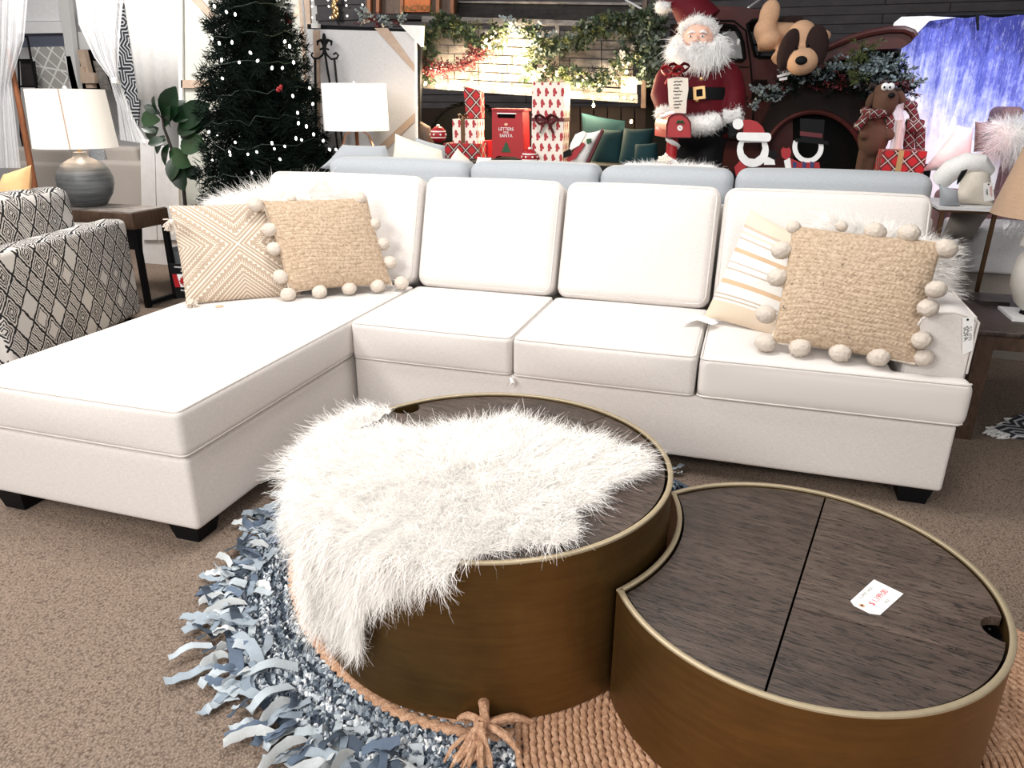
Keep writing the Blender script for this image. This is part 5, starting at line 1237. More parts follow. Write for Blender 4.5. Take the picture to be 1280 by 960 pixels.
# ---------------- small mailbox on a candy-cane post
mx = thing('mailbox', 'small red roadside mailbox on a candy-striped post in front of the bearded figure', 'mailbox', PY(843, 330, 1.98)); mx.location.z = 0
MY = 1.86; ax = [(833, 172), (833.5, 156), (836, 147), (843, 142.5), (851, 142), (858, 146), (863, 153), (864, 172)]
q = [PY(x, y, MY) for x, y in ax]; cpx = sum(q)/len(q); vs = [tuple(p) for p in q]+[tuple(p+np.array((-.10, .26, .0))) for p in q]; n = len(q)
W(MB().add(vs, [tuple(range(n)), tuple(reversed(range(n, 2*n)))]+[(i, (i+1) % n, n+(i+1) % n, n+i) for i in range(n)]), 'box', M['red'], mx, angle=50)
q2 = [tuple(PY(x, y, MY-.006)) for x, y in ax]; W(MB().tube(q2, .004, 6, closed=True), 'door_edge', M['ribbon'], mx)
W(plate(ring_px(850, 160, 3.4, 3.4, n=16), MY-.008, .006), 'white_emblem', M['white'], mx, smooth=False)
text('N', pxm(MY)*4, PY(850, 160, MY-.010), xd, zd, M['red'], mx)
W(MB().tube([tuple(PY(845.5, 154, MY-.01)), tuple(PY(848, 151.5, MY-.01)), tuple(PY(850, 152.5, MY-.01)), tuple(PY(852, 151.5, MY-.01)), tuple(PY(855, 154, MY-.01))], [.004, .009, .006, .009, .004], 6), 'green_bow', M['pinegreen'], mx)
s0 = PY(829, 158, MY+.10); W(MB().tube([tuple(PY(826, 146, MY+.12)), tuple(PY(837, 142.5, MY+.08)), tuple(PY(844, 141.6, MY+.05))], [.012, .014, .010], 8), 'snow_trim', M['white2'], mx)
text('N POLE', pxm(MY)*4.4, tuple(PY(828, 160, MY+.115)-np.array((.03, 0, 0))), (.36, -.93, 0), zd, M['white'], mx)
pb = PY(847, 172, MY+.05); W(MB().tube([(pb[0]-.03, pb[1]+.02, pb[2]), (pb[0]-.03, pb[1]+.02, .02)], .032, 16), 'post', M['red'], mx)
for i in range(9):
    z = pb[2]-.05-.10*i; pp = [(pb[0]-.03+.033*math.cos(a), pb[1]+.02+.033*math.sin(a), z-.05*(a/PI)) for a in np.linspace(-PI, PI, 13)]; W(MB().tube(pp, .010, 5, flat=1.6), 'white_stripe', M['white'], mx)
W(MB().box((pb[0]-.03, pb[1]+.02, .01), (.3, .25, .02)), 'base', M['red'], mx)

# ================================================================= FACE-FRAME CUTOUTS
CY = 2.02
def standpost(r, px, py, Y): P = PY(px, py, Y+.03); W(MB().box((P[0], P[1], P[2]/2), (.03, .02, P[2])), 'stake', M['black'], r, smooth=False); W(MB().box((P[0], P[1]+.0, .01), (.3, .2, .02)), 'stand_base', M['black'], r, smooth=False)
c1 = thing('cutout_sign', 'red-bobble-hat face cutout board standing behind the blue-grey sofa', 'sign', PY(942, 330, CY)); c1.location.z = 0
W(plate(ring_px(941, 188, 20, 21), CY, .012, holes=[[(930, 178), (952, 178), (953, 186), (950, 194), (943, 199), (936, 198), (930, 192), (928.5, 185)]]), 'white_beard', M['white'], c1, smooth=False)
W(plate([(929, 150), (937, 149.5), (946, 152), (953, 158), (957, 168), (929, 168)], CY-.010, .012), 'red_hat', M['red'], c1, smooth=False)
W(plate(ring_px(924, 170.5, 3.5, 5, 90, 270, 8)+ring_px(960, 171.5, 4, 5.5, 270, 450, 8), CY-.018, .014), 'hat_brim', M['white'], c1, smooth=False)
W(plate(ring_px(922.5, 155, 6.8, 6.8), CY-.016, .012), 'bobble', M['white'], c1, smooth=False)
W(plate([(955, 194), (968, 200), (969, 206), (955, 206)], CY-.006, .012), 'white_cuff', M['white'], c1, smooth=False); W(plate([(918, 209), (925, 201), (935, 207), (925, 215), (920, 220)], CY+.006, .012), 'red_sleeve', M['red'], c1, smooth=False)
W(plate([(958, 194), (962, 189), (970, 188), (972, 196), (967, 200)], CY+.004, .012), 'black_mitten', M['black'], c1, smooth=False); standpost(c1, 941, 205, CY)
c2 = thing('cutout_sign', 'top-hat snowman face cutout board standing behind the blue-grey sofa', 'sign', PY(1010, 330, CY)); c2.location.z = 0
W(plate(ring_px(1010, 184, 19.5, 20, -25, 205, 26)+[(x, y) for x, y in reversed(ring_px(1010, 183, 13.5, 15, -25, 205, 26))], CY, .012), 'white_face_ring', M['white'], c2, smooth=False)
W(plate([(1000, 148), (1031, 150), (1029, 175), (1036, 177), (1036, 181), (994, 177), (994, 173), (1001, 173)], CY-.01, .012), 'top_hat', M['black'], c2, smooth=False)
W(plate([(1000, 164), (1028, 167), (1028, 172.5), (1000, 169.5)], CY-.014, .012), 'hat_band', M['ribbon'], c2, smooth=False)
W(plate([(988, 198), (1000, 203), (1024, 203), (1026, 215), (990, 215)], CY-.008, .012), 'scarf', M['red'], c2, smooth=False)
for x in (991, 1003, 1013): W(plate([(x, 201.5), (x+5, 203.5), (x+4, 210), (x, 210)], CY-.012, .008), 'scarf_check', M['navy'], c2, smooth=False)
W(plate([(976, 188), (979, 184), (983, 186), (986, 184), (989, 188), (988, 196), (982, 200), (977, 196)], CY+.004, .012), 'red_mitten', M['red'], c2, smooth=False); W(plate([(980, 201), (987, 197), (991, 204), (990, 212), (982, 212)], CY+.006, .012), 'white_arm', M['white'], c2, smooth=False); standpost(c2, 1010, 205, CY)

# ================================================================= PLUSH DOG
DY = 2.72; dm = pxm(DY)
dg = thing('plush_dog', 'giant tan and chocolate plush dog lying across the truck bonnet', 'plush toy', PY(1000, 90, DY))
def DP(x, y, dy=0): return Vector(PY(x, y, DY+dy))
b = MB(); b.tube([DP(956, 42, .05), DP(966, 46, .05), DP(985, 44, .08), DP(1005, 46, .10), DP(1020, 52, .10)], [20*dm, 15*dm, 13*dm, 14*dm, 14*dm], 14)
b.ell(DP(957, 38, 0), (13*dm, .09, 13*dm)).ell(DP(962, 50, 0), (14*dm, .10, 11*dm)); b.ell(DP(962, 18, -.03), (11*dm, .05, 15.5*dm), rot=(0, .15, 0))
b.tube([DP(990, 60, 0), DP(978, 68, -.05), DP(972, 76, -.08)], [9*dm, 8*dm, 9*dm], 12); b.tube([DP(1020, 50, .05), DP(1030, 45, 0), DP(1032, 46, -.02)], [8*dm, 7*dm, 7*dm], 12)
fuse(W(b, 'body', M['dogtan'], dg), .012, 5)
b = MB(); b.ell(DP(1002, 48, -.12), (16*dm, .10, 18*dm)).ell(DP(1003, 76, -.20), (17*dm, .09, 14.5*dm), rot=(0, -.1, 0)).ell(DP(1004, 62, -.14), (13*dm, .08, 14*dm)); hdm = fuse(W(b, 'head', M['dogtan'], dg), .010, 5)
for (x, y, rx, rz, ro) in ((985, 61, 9.5, 20, .25), (1021, 57, 11.5, 20, -.10)):
    W(MB().ell(DP(x, y, -.21), (rx*dm, .04, rz*dm), rot=(0, ro, 0), n=20, k=14), 'ear', M['dogbrown'], dg)
W(MB().ell(DP(1001.5, 75.5, -.29), (6*dm, .015, 4.3*dm), n=16), 'nose', M['black'], dg)
W(MB().ell(DP(995.5, 61, -.235), (2.0*dm, .02, 2.0*dm)), 'eye', M['black'], dg); W(MB().ell(DP(1009.5, 58, -.235), (2.0*dm, .02, 2.0*dm)), 'eye', M['black'], dg)
b = MB().ell(DP(986, 27, .12), (16*dm, .06, 6*dm), rot=(0, -.1, 0)).ell(DP(998, 29, .1), (8*dm, .05, 6*dm)); W(b, 'back_patch', M['dogbrown'], dg)
o = thing('word_ornament', 'small white cut-out word ornaments among the frosted garland', 'ornament', PY(984, 93, 2.6)); text('Ho', pxm(2.6)*7, PY(983, 91.5, 2.60), (.98, 0, .15), zd, M['white'], o, ext=.003)
W(plate([(971, 94.5), (989, 90), (990, 92.2), (972, 97)], 2.60, .008), 'bar', M['white'], o, smooth=False); W(plate([(974, 98), (984, 96), (984, 99.5), (974, 101)], 2.60, .008), 'bar', M['white'], o, smooth=False)

# ================================================================= PLUSH MOOSE
MOY = 2.55; mm = pxm(MOY)
ms = thing('moose_figure', 'standing brown moose figure in a red plaid scarf beside the truck wheel', 'figure', PY(1095, 210, MOY)); ms.location.z = 0
def MP(x, y, dy=0): return Vector(PY(x, y, MOY+dy))
b = MB(); b.ell(MP(1092, 172), (16*mm, .09, 22*mm), rot=(0, -.05, 0)).ell(MP(1091, 152), (12*mm, .07, 14*mm)).ell(MP(1107, 128, -.05), (13*mm, .075, 15*mm)).ell(MP(1103, 115, -.02), (9*mm, .06, 9*mm))
b.tube([MP(1082, 145), MP(1077, 158, -.04), MP(1080, 166, -.07)], [5*mm, 4.5*mm, 4.5*mm], 10).tube([MP(1102, 146), MP(1110, 158, -.04), MP(1111, 167, -.07)], [5*mm, 4.5*mm, 4.5*mm], 10)
b.ell(MP(1080, 168, -.07), (.03, .03, .032)).ell(MP(1112, 169, -.07), (.03, .03, .032))
for x in (1080, 1092):
    P = MP(x, 190); b.tube([P, Vector((P[0]-.01, P[1], .85)), Vector((P[0], P[1], .10))], [.035, .028, .026], 10); b.ell((P[0], P[1]-.04, .04), (.045, .08, .04))
fuse(W(b, 'body', M['moose'], ms), .010, 5)
for (x, y, ro) in ((1089, 125, .35), (1126, 122, -.5)): W(MB().ell(MP(x, y, 0), (4.6*mm, .02, 9*mm), rot=(0, ro, 0)), 'ear', M['moose'], ms)
for x in (1106.5, 1113.5): e = W(MB().ell(MP(x, 108.5, -.09), (4.0*mm, .02, 4.0*mm), n=14, k=10), 'eye', M['white'], ms); sub(MB().ell(MP(x-1, 109, -.112), (.006, .004, .007), n=8, k=6), 'pupil', M['black'], e)
W(MB().ell(MP(1114.5, 119, -.13), (3.6*mm, .015, 2.8*mm)), 'nose', M['black'], ms)
for (pp) in (((1084, 103), (1096, 109)), ((1098, 104), (1104, 109))): pass
b = MB(); b.tube([MP(1096, 109), MP(1089, 106), MP(1086, 112)], [.012, .018, .010], 8); b.tube([MP(1118, 113), MP(1125, 112), MP(1124, 116)], [.010, .014, .010], 8); W(b, 'antlers', M['bark'], ms)
b = MB(); b.tube([MP(1080, 138, -.04), MP(1090, 143, -.10), MP(1102, 142, -.09), MP(1108, 138, -.02)], [.03, .038, .036, .03], 10, flat=.8); b.tube([MP(1083, 142, -.07), MP(1077, 152, -.10), MP(1070, 160, -.08)], [.03, .028, .03], 8, flat=.5); W(b, 'scarf', M['plaid2'], ms)
b = MB(); b.tube([MP(1109, 140, -.03), MP(1113, 152, -.06), MP(1111, 164, -.05)], [.024, .026, .024], 10); W(b, 'sleeve', M['plaid2'], ms)
for y in (145, 150): W(MB().ell(MP(1094, y, -.09), (.008, .008, .008), n=8, k=6), 'button', M['ribbon'], ms)
r, e = giftbox('red tartan gift box with a gold ribbon at the moose’s feet'.replace('’', "'"), 1096, 1151, 188, 232, 2.30, .22, M['plaid'], ribs=[('v', .42, .03)], rmat='gold')
W(MB().box(((e[0]+e[1])/2, 2.41, float(PY(1100, 232, 2.3)[2])/2), (e[1]-e[0], .2, float(PY(1100, 232, 2.3)[2])-.004)), 'stand', M['black'], r, smooth=False)
o = thing('plaid_figure', 'small dark plaid reindeer figure behind the tartan gift', 'figure', PY(1143, 200, 2.6)); o.location.z = 0; b = MB(); Q = lambda x, y, d=0: Vector(PY(x, y, 2.6+d))
b.tube([Q(1132, 158), Q(1142, 158), Q(1152, 160)], [.045, .05, .045], 12)
for x in (1133, 1139, 1148, 1152): b.tube([Q(x, 160), Q(x, 186), Q(x, 205)], [.022, .018, .016], 8)
b.tube([Q(1144, 155), Q(1142, 142), Q(1137, 133)], [.03, .025, .03], 10); b.ell(Q(1136, 132), (.05, .035, .03)); W(b, 'body', M['plaid2'], o)
W(MB().tube([Q(1143, 205), Vector((Q(1143, 205)[0], 2.6, .0))], .1, 12), 'pedestal', M['black'], o)
o = thing('wrapped_bottle', 'clear-wrapped bundle standing beside the moose', 'decoration', PY(1122, 205, 2.5)); o.location.z = 0; b = MB(); Q = lambda x, y, d=0: Vector(PY(x, y, 2.5+d))
b.tube([Q(1120, 186), Q(1124, 160), Q(1122, 142), Q(1120, 132)], [.035, .035, .03, .045], 12); W(b, 'wrap', M['plastic'], o); W(MB().tube([Q(1121, 190), Q(1124, 150)], .02, 8), 'stick', M['palewood'], o); W(MB().tube([Q(1121, 188), Vector((Q(1121, 188)[0], 2.5, 0))], .05, 12), 'pedestal', M['black'], o)

# ================================================================= CHRISTMAS TREE
TC = Vector((-1.74, 2.02, 0)); tr = thing('christmas_tree', 'dark green artificial Christmas tree with small white lights', 'christmas tree', TC)
W(MB().tube([TC, TC+Vector((0, 0, 3.1))], [.035, .012], 10), 'trunk', M['bark'], tr)
def branch_me():
    N = 330; t = RNG.uniform(.05, 1, N)**.8; side = RNG.choice([-1, 0, 1], N); V = np.zeros((N, 6, 3)); Fq = []
    Ln = 1.0; base = np.stack([t*Ln, side*RNG.uniform(0, .26, N)*(1.15-t), RNG.normal(0, .05, N)-.05*t], 1)
    vs = []; fs = []
    for i in range(N):
        P = Vector(base[i]); d = Vector((.55, random.gauss(0, .8)+side[i]*.5, random.gauss(0, .6))).normalized()*random.uniform(.09, .16); s_ = d.cross(Vector((random.gauss(0, 1), random.gauss(0, 1), random.gauss(0, 1)))).normalized()*.0075
        k = len(vs); vs += [P-s_, P+s_, P+d+s_*.4, P+d-s_*.4]; fs.append((k, k+1, k+2, k+3))
    m_ = MB().add(vs, fs); m_.tube([(0, 0, 0), (.5, 0, -.03), (1, 0, -.06)], [.012, .008, .004], 5)
    for k in range(6): m_.tube([(.25+.11*k, 0, -.02), (.36+.11*k, (.16-.015*k)*(1 if k % 2 else -1), -.02)], .004, 4)
    me = m_.mesh('branch', angle=180); me.materials.append(M['needle']); return me
BR = [branch_me() for _ in range(4)]
for i in range(290):
    z = .55+2.4*(i/290); R = max(.12, .53-.20*(z-.8))*random.uniform(.85, 1.08); a = i*2.399+random.uniform(-.2, .2)
    o = bpy.data.objects.new('branch', random.choice(BR)); COL.objects.link(o); o.location = TC+Vector((0, 0, z)); o.rotation_euler = (random.uniform(-.3, .3), random.uniform(.05, .40), a); o.scale = (R, R*.95+.1, R+.1); wchild(o, tr)
tl = thing('string_lights', 'string of small white lights wound on the Christmas tree', 'lights', TC+Vector((0, 0, .5)))
bl_px = [(268, 8), (283, 15), (294, 18), (265, 48), (274, 54), (290, 53), (313, 66), (322, 76), (299, 78), (340, 85), (353, 85), (367, 78), (278, 98), (387, 110), (391, 130), (366, 120), (372, 141), (383, 158), (373, 154), (392, 168), (404, 176), (261, 165), (271, 168), (294, 178), (288, 194), (265, 200), (315, 216), (321, 190), (350, 199), (356, 183), (370, 173), (377, 175), (310, 193), (340, 179), (343, 186), (287, 190), (412, 187), (277, 75), (356, 52), (362, 58), (420, 187)]
for (x, y) in bl_px:
    P = PY(x, y, 1.55+.25*abs(x-330)/90); W(MB().ell(P, (.008, .008, .013), rot=(random.random(), random.random(), 0), n=8, k=6), 'bulb', M['bulb'], tl)
for k in range(7):
    z = .95+k*.17; R = .46-.17*(z-.8); pp = [(TC[0]+R*math.cos(a)+random.gauss(0, .012), TC[1]+R*math.sin(a), z+.17*a/6.28+random.gauss(0, .012)) for a in np.linspace(-3.3, .1, 22)]; W(MB().tube(pp, .0028, 4), 'wire', M['wire'], tl)
P = PY(350, 111, 1.62); o = thing('berry_pick', 'small bright red berry cluster on the Christmas tree', 'ornament', P); b = MB()
for _ in range(9): b.ell(P+RNG.normal(0, .010, 3), .010, n=8, k=6)
W(b, 'berries', M['red'], o)
P = PY(366, 14, 2.2); o = thing('snowball_ornament', 'white fluffy ball with a red top hanging behind the tree', 'ornament', P); W(MB().ell(P, (.045, .045, .045)), 'ball', M['white2'], o); W(MB().ell(PY(360, 22, 2.2), (.03, .03, .04)), 'red_top', M['ribbon'], o)

# ================================================================= CANVAS BACKS, EASEL, DRUM LAMP
cv = thing('canvas_frame', 'large black-framed canvas seen from the back on an iron easel', 'picture', PY(460, 250, 2.45)); cv.location.z = 0
FYY = 2.50
W(plate([(384, 30), (518, 37), (526, 40), (524, 215), (392, 215)], FYY+.03, .03), 'black_frame', M['black'], cv, smooth=False)
W(plate([(381, 36), (518, 40), (520, 215), (390, 215)], FYY+.012, .014), 'canvas_back', M['creamcanvas'], cv, smooth=False)
for k, q in enumerate((((391, 38), (399, 38), (400, 160), (394, 160)), ((468, 35), (484, 35), (518, 82), (518, 90)), ((518, 141), (518, 152), (480, 190), (474, 182)), ((518, 38), (520, 38), (522, 215), (519, 215)))):
    W(plate(q, FYY, .012), 'batten', M['palewood'] if k < 3 else M['white'], cv, smooth=False)
W(plate([(500, 31), (527, 32), (526, 58)], FYY-.01, .05), 'corner_protector', M['paper'], cv, smooth=False)
W(plate([(389, 29), (398, 29.5), (398, 35), (389, 35)], FYY-.005, .03), 'paper_label', M['paper'], cv, smooth=False)
es = thing('easel', 'black wrought-iron easel topped with a fleur-de-lis', 'easel', PY(405, 250, 2.40)); es.location.z = 0; EY = 2.38
def EP(x, y): return Vector(PY(x, y, EY))
f0 = EP(394, 74); W(MB().tube([f0, EP(395, 160), Vector((EP(397, 160)[0], EY, 0))], .009, 8), 'leg', M['black'], es); W(MB().tube([EP(406, 66), EP(412, 102), Vector((EP(420, 160)[0], EY+.1, 0))], .008, 8), 'leg', M['black'], es); W(MB().tube([EP(418, 74), EP(421, 102), Vector((EP(430, 160)[0], EY, 0))], .008, 8), 'leg', M['black'], es)
W(MB().tube([EP(391, 66), EP(389, 69), EP(392, 73), EP(398, 73), EP(403, 69), EP(406, 62)], .007, 8).tube([EP(406, 62), EP(409, 69), EP(414, 74), EP(421, 73), EP(423, 69), EP(420, 66), EP(417, 68)], .007, 8), 'scrollwork', M['black'], es)
W(MB().ell(EP(405.5, 50), (.017, .01, .045)).tube([EP(405.5, 66), EP(405.5, 52)], [.012, .016], 8).tube([EP(397, 57), EP(397, 52), EP(401, 50), EP(404, 56), EP(404, 61)], [.006, .010, .011, .008, .006], 8).tube([EP(414, 57), EP(414.5, 52), EP(410, 50), EP(407, 56), EP(407, 61)], [.006, .010, .011, .008, .006], 8).tube([EP(400, 62), EP(405, 60), EP(411, 62)], .007, 8), 'fleur_de_lis', M['black'], es)
cv2 = thing('canvas_frame', 'cream canvas with pine stretchers seen from the back, left of the tree', 'picture', PY(300, 300, 3.0)); cv2.location.z = 0
W(plate([(226, -20), (384, -20), (395, 230), (226, 270)], 3.02, .02), 'canvas_back', M['canvas'], cv2, smooth=False)
for q in (((223, -20), (227, -20), (229, 270), (224, 270)), ((226, 100), (266, 100), (266, 110), (226, 110)), ((232, -8), (243, -10), (266, 18), (266, 28)), ((372, -20), (386, -20), (396, 200), (386, 200))): W(plate(q, 2.99, .02), 'stretcher', M['palewood'] if q[0][0] > 225 else M['white'], cv2, smooth=False)
W(MB().tube([tuple(PY(377, -12, 2.45)), tuple(PY(389, 112, 2.40))], .008, 6), 'white_pole', M['white'], cv2)
W(plate([(226, 270), (395, 232), (395, 262), (226, 300)], 3.02, .1), 'floor_block', M['black'], cv2, smooth=False)
LY = 2.05; P = PY(450, 200, LY); dl = thing('table_lamp', 'white drum-shade lamp on a copper tripod base beside the easel', 'lamp', P)
cz = PY(444, 134, LY); rr_ = 43*pxm(LY); hz = 29*pxm(LY)
W(MB().lathe([(rr_*.97, hz), (rr_, -hz), (rr_*.985, -hz), (rr_*.955, hz)], cz, 48), 'shade', M['shade2'], dl); W(MB().lathe([(rr_*.972, 0), (rr_*.972, .006)], (cz[0], cz[1], cz[2]+hz-.006), 48, cap=False), 'shade_trim', M['white'], dl)
W(MB().ell((cz[0], cz[1], cz[2]+hz+.005), (.008, .008, .012), n=8, k=6), 'finial', M['white'], dl)
for a in (0, 2.1, 4.2, 1.05, 3.2): W(MB().tube([(cz[0]+.02*math.cos(a), cz[1]+.02*math.sin(a), cz[2]-hz+.01), (cz[0]+.09*math.cos(a), cz[1]+.09*math.sin(a), cz[2]-hz-.03), (cz[0]+.14*math.cos(a), cz[1]+.14*math.sin(a), cz[2]-hz-.16)], [.012, .013, .012], 6, flat=.4), 'leg', M['copper'], dl)
o = thing('side_table', 'small dark side table under the drum-shade lamp', 'table', (cz[0], cz[1], 0)); zt = cz[2]-hz-.175; W(MB().lathe([(.18, 0), (.18, .02)], (cz[0], cz[1], zt-.008), 32), 'top', M['endwood'], o)
for a in (0.8, 2.9, 5.0): W(MB().tube([(cz[0]+.14*math.cos(a), cz[1]+.14*math.sin(a), zt), (cz[0]+.15*math.cos(a), cz[1]+.15*math.sin(a), 0)], .014, 8), 'leg', M['black'], o)

# ================================================================= FIDDLE-LEAF FIG
GY = 1.85; fg = thing('fiddle_leaf_fig', 'potted fiddle-leaf fig with broad dark leaves left of the tree', 'plant', PY(228, 300, GY)); fg.location.z = 0
bx = PY(228, 250, GY)[0]
W(MB().tube([(bx, GY, .35), tuple(PY(229, 232, GY)), tuple(PY(216, 190, GY)), tuple(PY(205, 160, GY)), tuple(PY(200, 128, GY))], [.014, .013, .011, .009, .006], 8).tube([tuple(PY(226, 225, GY)), tuple(PY(232, 200, GY)), tuple(PY(238, 165, GY)), tuple(PY(240, 140, GY))], [.011, .01, .008, .005], 8), 'stem', M['bark'], fg)
W(MB().lathe([(.13, 0), (.16, .34), (.145, .34), (.13, .30), (.01, .30)], (bx, GY, 0), 28), 'pot', M['greypaint'], fg)
FL = [leafmesh('leaf', 1, .25, M['leaf'], .35, .25), leafmesh('leaf', 1, .27, M['leaf2'], .3, .2)]
leaves = [(210, 138, 18, 113, 30, 0), (200, 150, 172, 148, 28, 1), (203, 148, 186, 124, 26, 0), (205, 160, 222, 122, 40, 0), (198, 160, 178, 172, 26, 0), (206, 170, 190, 190, 26, 0), (214, 160, 205, 135, 26, 0), (226, 158, 250, 130, 30, 0), (222, 165, 246, 148, 28, 0), (226, 172, 252, 152, 26, 0), (232, 190, 245, 168, 24, 1), (226, 180, 248, 178, 26, 1), (212, 188, 232, 206, 24, 1), (218, 200, 226, 236, 32, 0), (228, 205, 244, 225, 26, 0), (212, 180, 200, 205, 24, 0), (208, 175, 184, 178, 26, 0), (216, 150, 238, 136, 28, 0), (200, 142, 180, 132, 22, 0), (222, 195, 210, 222, 26, 0), (230, 215, 250, 212, 22, 0), (196, 165, 176, 158, 22, 0), (232, 150, 262, 146, 24, 0)]
for (x0, y0, x1, y1, w_, k) in leaves:
    if x0 == 210 and x1 == 18: x0, y0, x1, y1 = 208, 150, 212, 113
    dy = random.uniform(-.12, .05); A_ = Vector(PY(x0, y0, GY)); B_ = Vector(PY(x1, y1, GY+dy)); d = (B_-A_); ln = d.length; o = bpy.data.objects.new('leaf', FL[k]); COL.objects.link(o)
    z_ = Vector((random.uniform(-.4, .4), -1, random.uniform(0, .6))); x_ = d.normalized(); y_ = z_.cross(x_).normalized(); z_ = x_.cross(y_)
    o.matrix_world = Matrix([[x_[i]*ln, y_[i]*ln*1.15, z_[i]*ln, A_[i]] for i in range(3)]+[[0, 0, 0, 1]]); wchild(o, fg)

# ================================================================= LEFT: ARMCHAIR, LAMP, TABLE
ac = thing('armchair', 'off-white armchair covered in black line diamonds, back turned, at the left', 'armchair', (-2.30, .75, 0), math.radians(0))
u = Vector((.235, -.97, 0)).normalized(); v = Vector((-.97, -.235, 0)); rotA = Matrix([[u[0], v[0], 0], [u[1], v[1], 0], [0, 0, 1]])
C0 = Vector((-2.248, 1.18, 0))
def AC(a, b_, z): return C0+u*a+v*b_+Vector((0, 0, z))
W(MB().rbox(AC(.62, .09, .345), (1.24, .16, .63), .035, (0, .02, .0), rot=rotA), 'back', M['aztec'], ac)
W(MB().rbox(AC(.72, .27, .68), (.98, .17, .40), .06, (0, .03, .02), rot=rotA), 'back_cushion', M['aztec'], ac)
W(MB().rbox(AC(.085, .48, .335), (.17, .80, .60), .04, rot=rotA), 'arm', M['aztec'], ac); W(MB().rbox(AC(1.2, .48, .36), (.17, .80, .54), .04, rot=rotA), 'arm', M['aztec'], ac)
W(MB().rbox(AC(.64, .52, .36), (.94, .72, .22), .04, (0, 0, .02), rot=rotA), 'seat_cushion', M['aztec'], ac); W(MB().rbox(AC(.64, .5, .17), (1.1, .74, .16), .02, rot=rotA), 'base', M['aztec'], ac)
for a_, b_ in ((.08, .08), (1.2, .08), (.08, .82), (1.2, .82)): W(MB().tube([AC(a_, b_, .1), AC(a_, b_, 0)], [.03, .022], 10), 'foot', M['black'], ac)
c4 = [PX_ for PX_ in (PY(-6, 262, .55), PY(36, 255, .60), PY(39, 206, .66), PY(4, 218, .62))]
r = thing('cushion', 'pale peach cushion sitting on the diamond-patterned armchair', 'cushion', tuple(c4[0])); W(MB().quadpillow(*c4, .12, n=16), 'cover', M['yellow'], r)
et = thing('end_table', 'end table with distressed wood edge and black legs under the grey ceramic lamp', 'table', (-2.7, 1.7, 0))
W(MB().rbox((-2.79, 1.53, .605), (.80, .34, .11), .006, k=1, m=1), 'top', M['warmwood'] if False else M['endwood'], et); W(MB().box((-2.79, 1.53, .6625), (.78, .32, .006)), 'top_surface', M['greywood'], et)
for x, y in ((-2.41, 1.39), (-2.41, 1.67), (-3.15, 1.39), (-3.15, 1.67)): W(MB().box((x, y, .275), (.035, .035, .55)), 'leg', M['black'], et, smooth=False)
W(MB().box((-2.41, 1.53, .03), (.03, .26, .03)), 'stretcher', M['black'], et, smooth=False)
lx, ly = -2.93, 1.55; lp = thing('table_lamp', 'streaked grey ceramic lamp with a lit cream shade on the end table', 'lamp', (lx, ly, .666))
dd_ = float(np.dot(np.array((lx, ly, 1.0))-CAM, _F)); s_ = dd_/FPX; z0 = .666; zb = float((CAM+ray(105, 190)*dd_)[2])
s_ *= .87; prof = [(20, 0), (24, 4), (33, 22), (37, 40), (37.5, 52), (35, 66), (28, 80), (18, 88), (11, 92), (9, 96), (9, 102)]; kk = (zb-z0)/102
W(MB().lathe([(r*s_, z*kk) for r, z in prof], (lx, ly, z0), 48), 'body', M['ceramic'], lp)
W(MB().tube([(lx, ly, zb-.01), (lx, ly, zb+.40)], .009, 8), 'rod', M['gold'], lp)
s_ *= .97; zt = float((CAM+ray(90, 112)*dd_)[2]); zb2 = float((CAM+ray(90, 184)*dd_)[2])
W(MB().lathe([(51*s_, zt-zb2), (56*s_, 0), (55.3*s_, 0), (50.3*s_, zt-zb2)], (lx-.02, ly, zb2), 64), 'shade', M['shade'], lp)
b = MB(); a_ = -.92
b.tube([(lx-.02+51.4*s_*math.cos(a_), ly+51.4*s_*math.sin(a_), zt), (lx-.02+56.4*s_*math.cos(a_+.02), ly+56.4*s_*math.sin(a_+.02), zb2)], .006, 4); W(b, 'shade_seam', M['shadeseam'], lp)
W(MB().ell((lx-.02, ly, zt+.01), (.012, .012, .012)), 'finial', M['white'], lp)
l = bpy.data.lights.new('lamp_bulb', 'POINT'); l.energy = 6; l.color = (1, .86, .7); l.shadow_soft_size = .05; q = bpy.data.objects.new('lamp_bulb', l); COL.objects.link(q); q.location = (lx-.02, ly, (zt+zb2)/2)
o = thing('storage_bench', 'grey painted crate behind the end table', 'crate', (-2.4, 2.35, 0))
W(MB().box((-2.43, 2.15, .28), (.55, .02, .50)).box((-2.43, 2.75, .28), (.55, .02, .50)).box((-2.16, 2.45, .28), (.02, .60, .50)).box((-2.70, 2.45, .28), (.02, .6, .5)).box((-2.43, 2.45, .04), (.55, .6, .02)), 'box', M['greypaint'], o, smooth=False)
W(MB().box((-2.43, 2.15, .535), (.56, .03, .012)).box((-2.16, 2.45, .535), (.03, .60, .012)), 'edge_trim', M['greywood'], o, smooth=False)
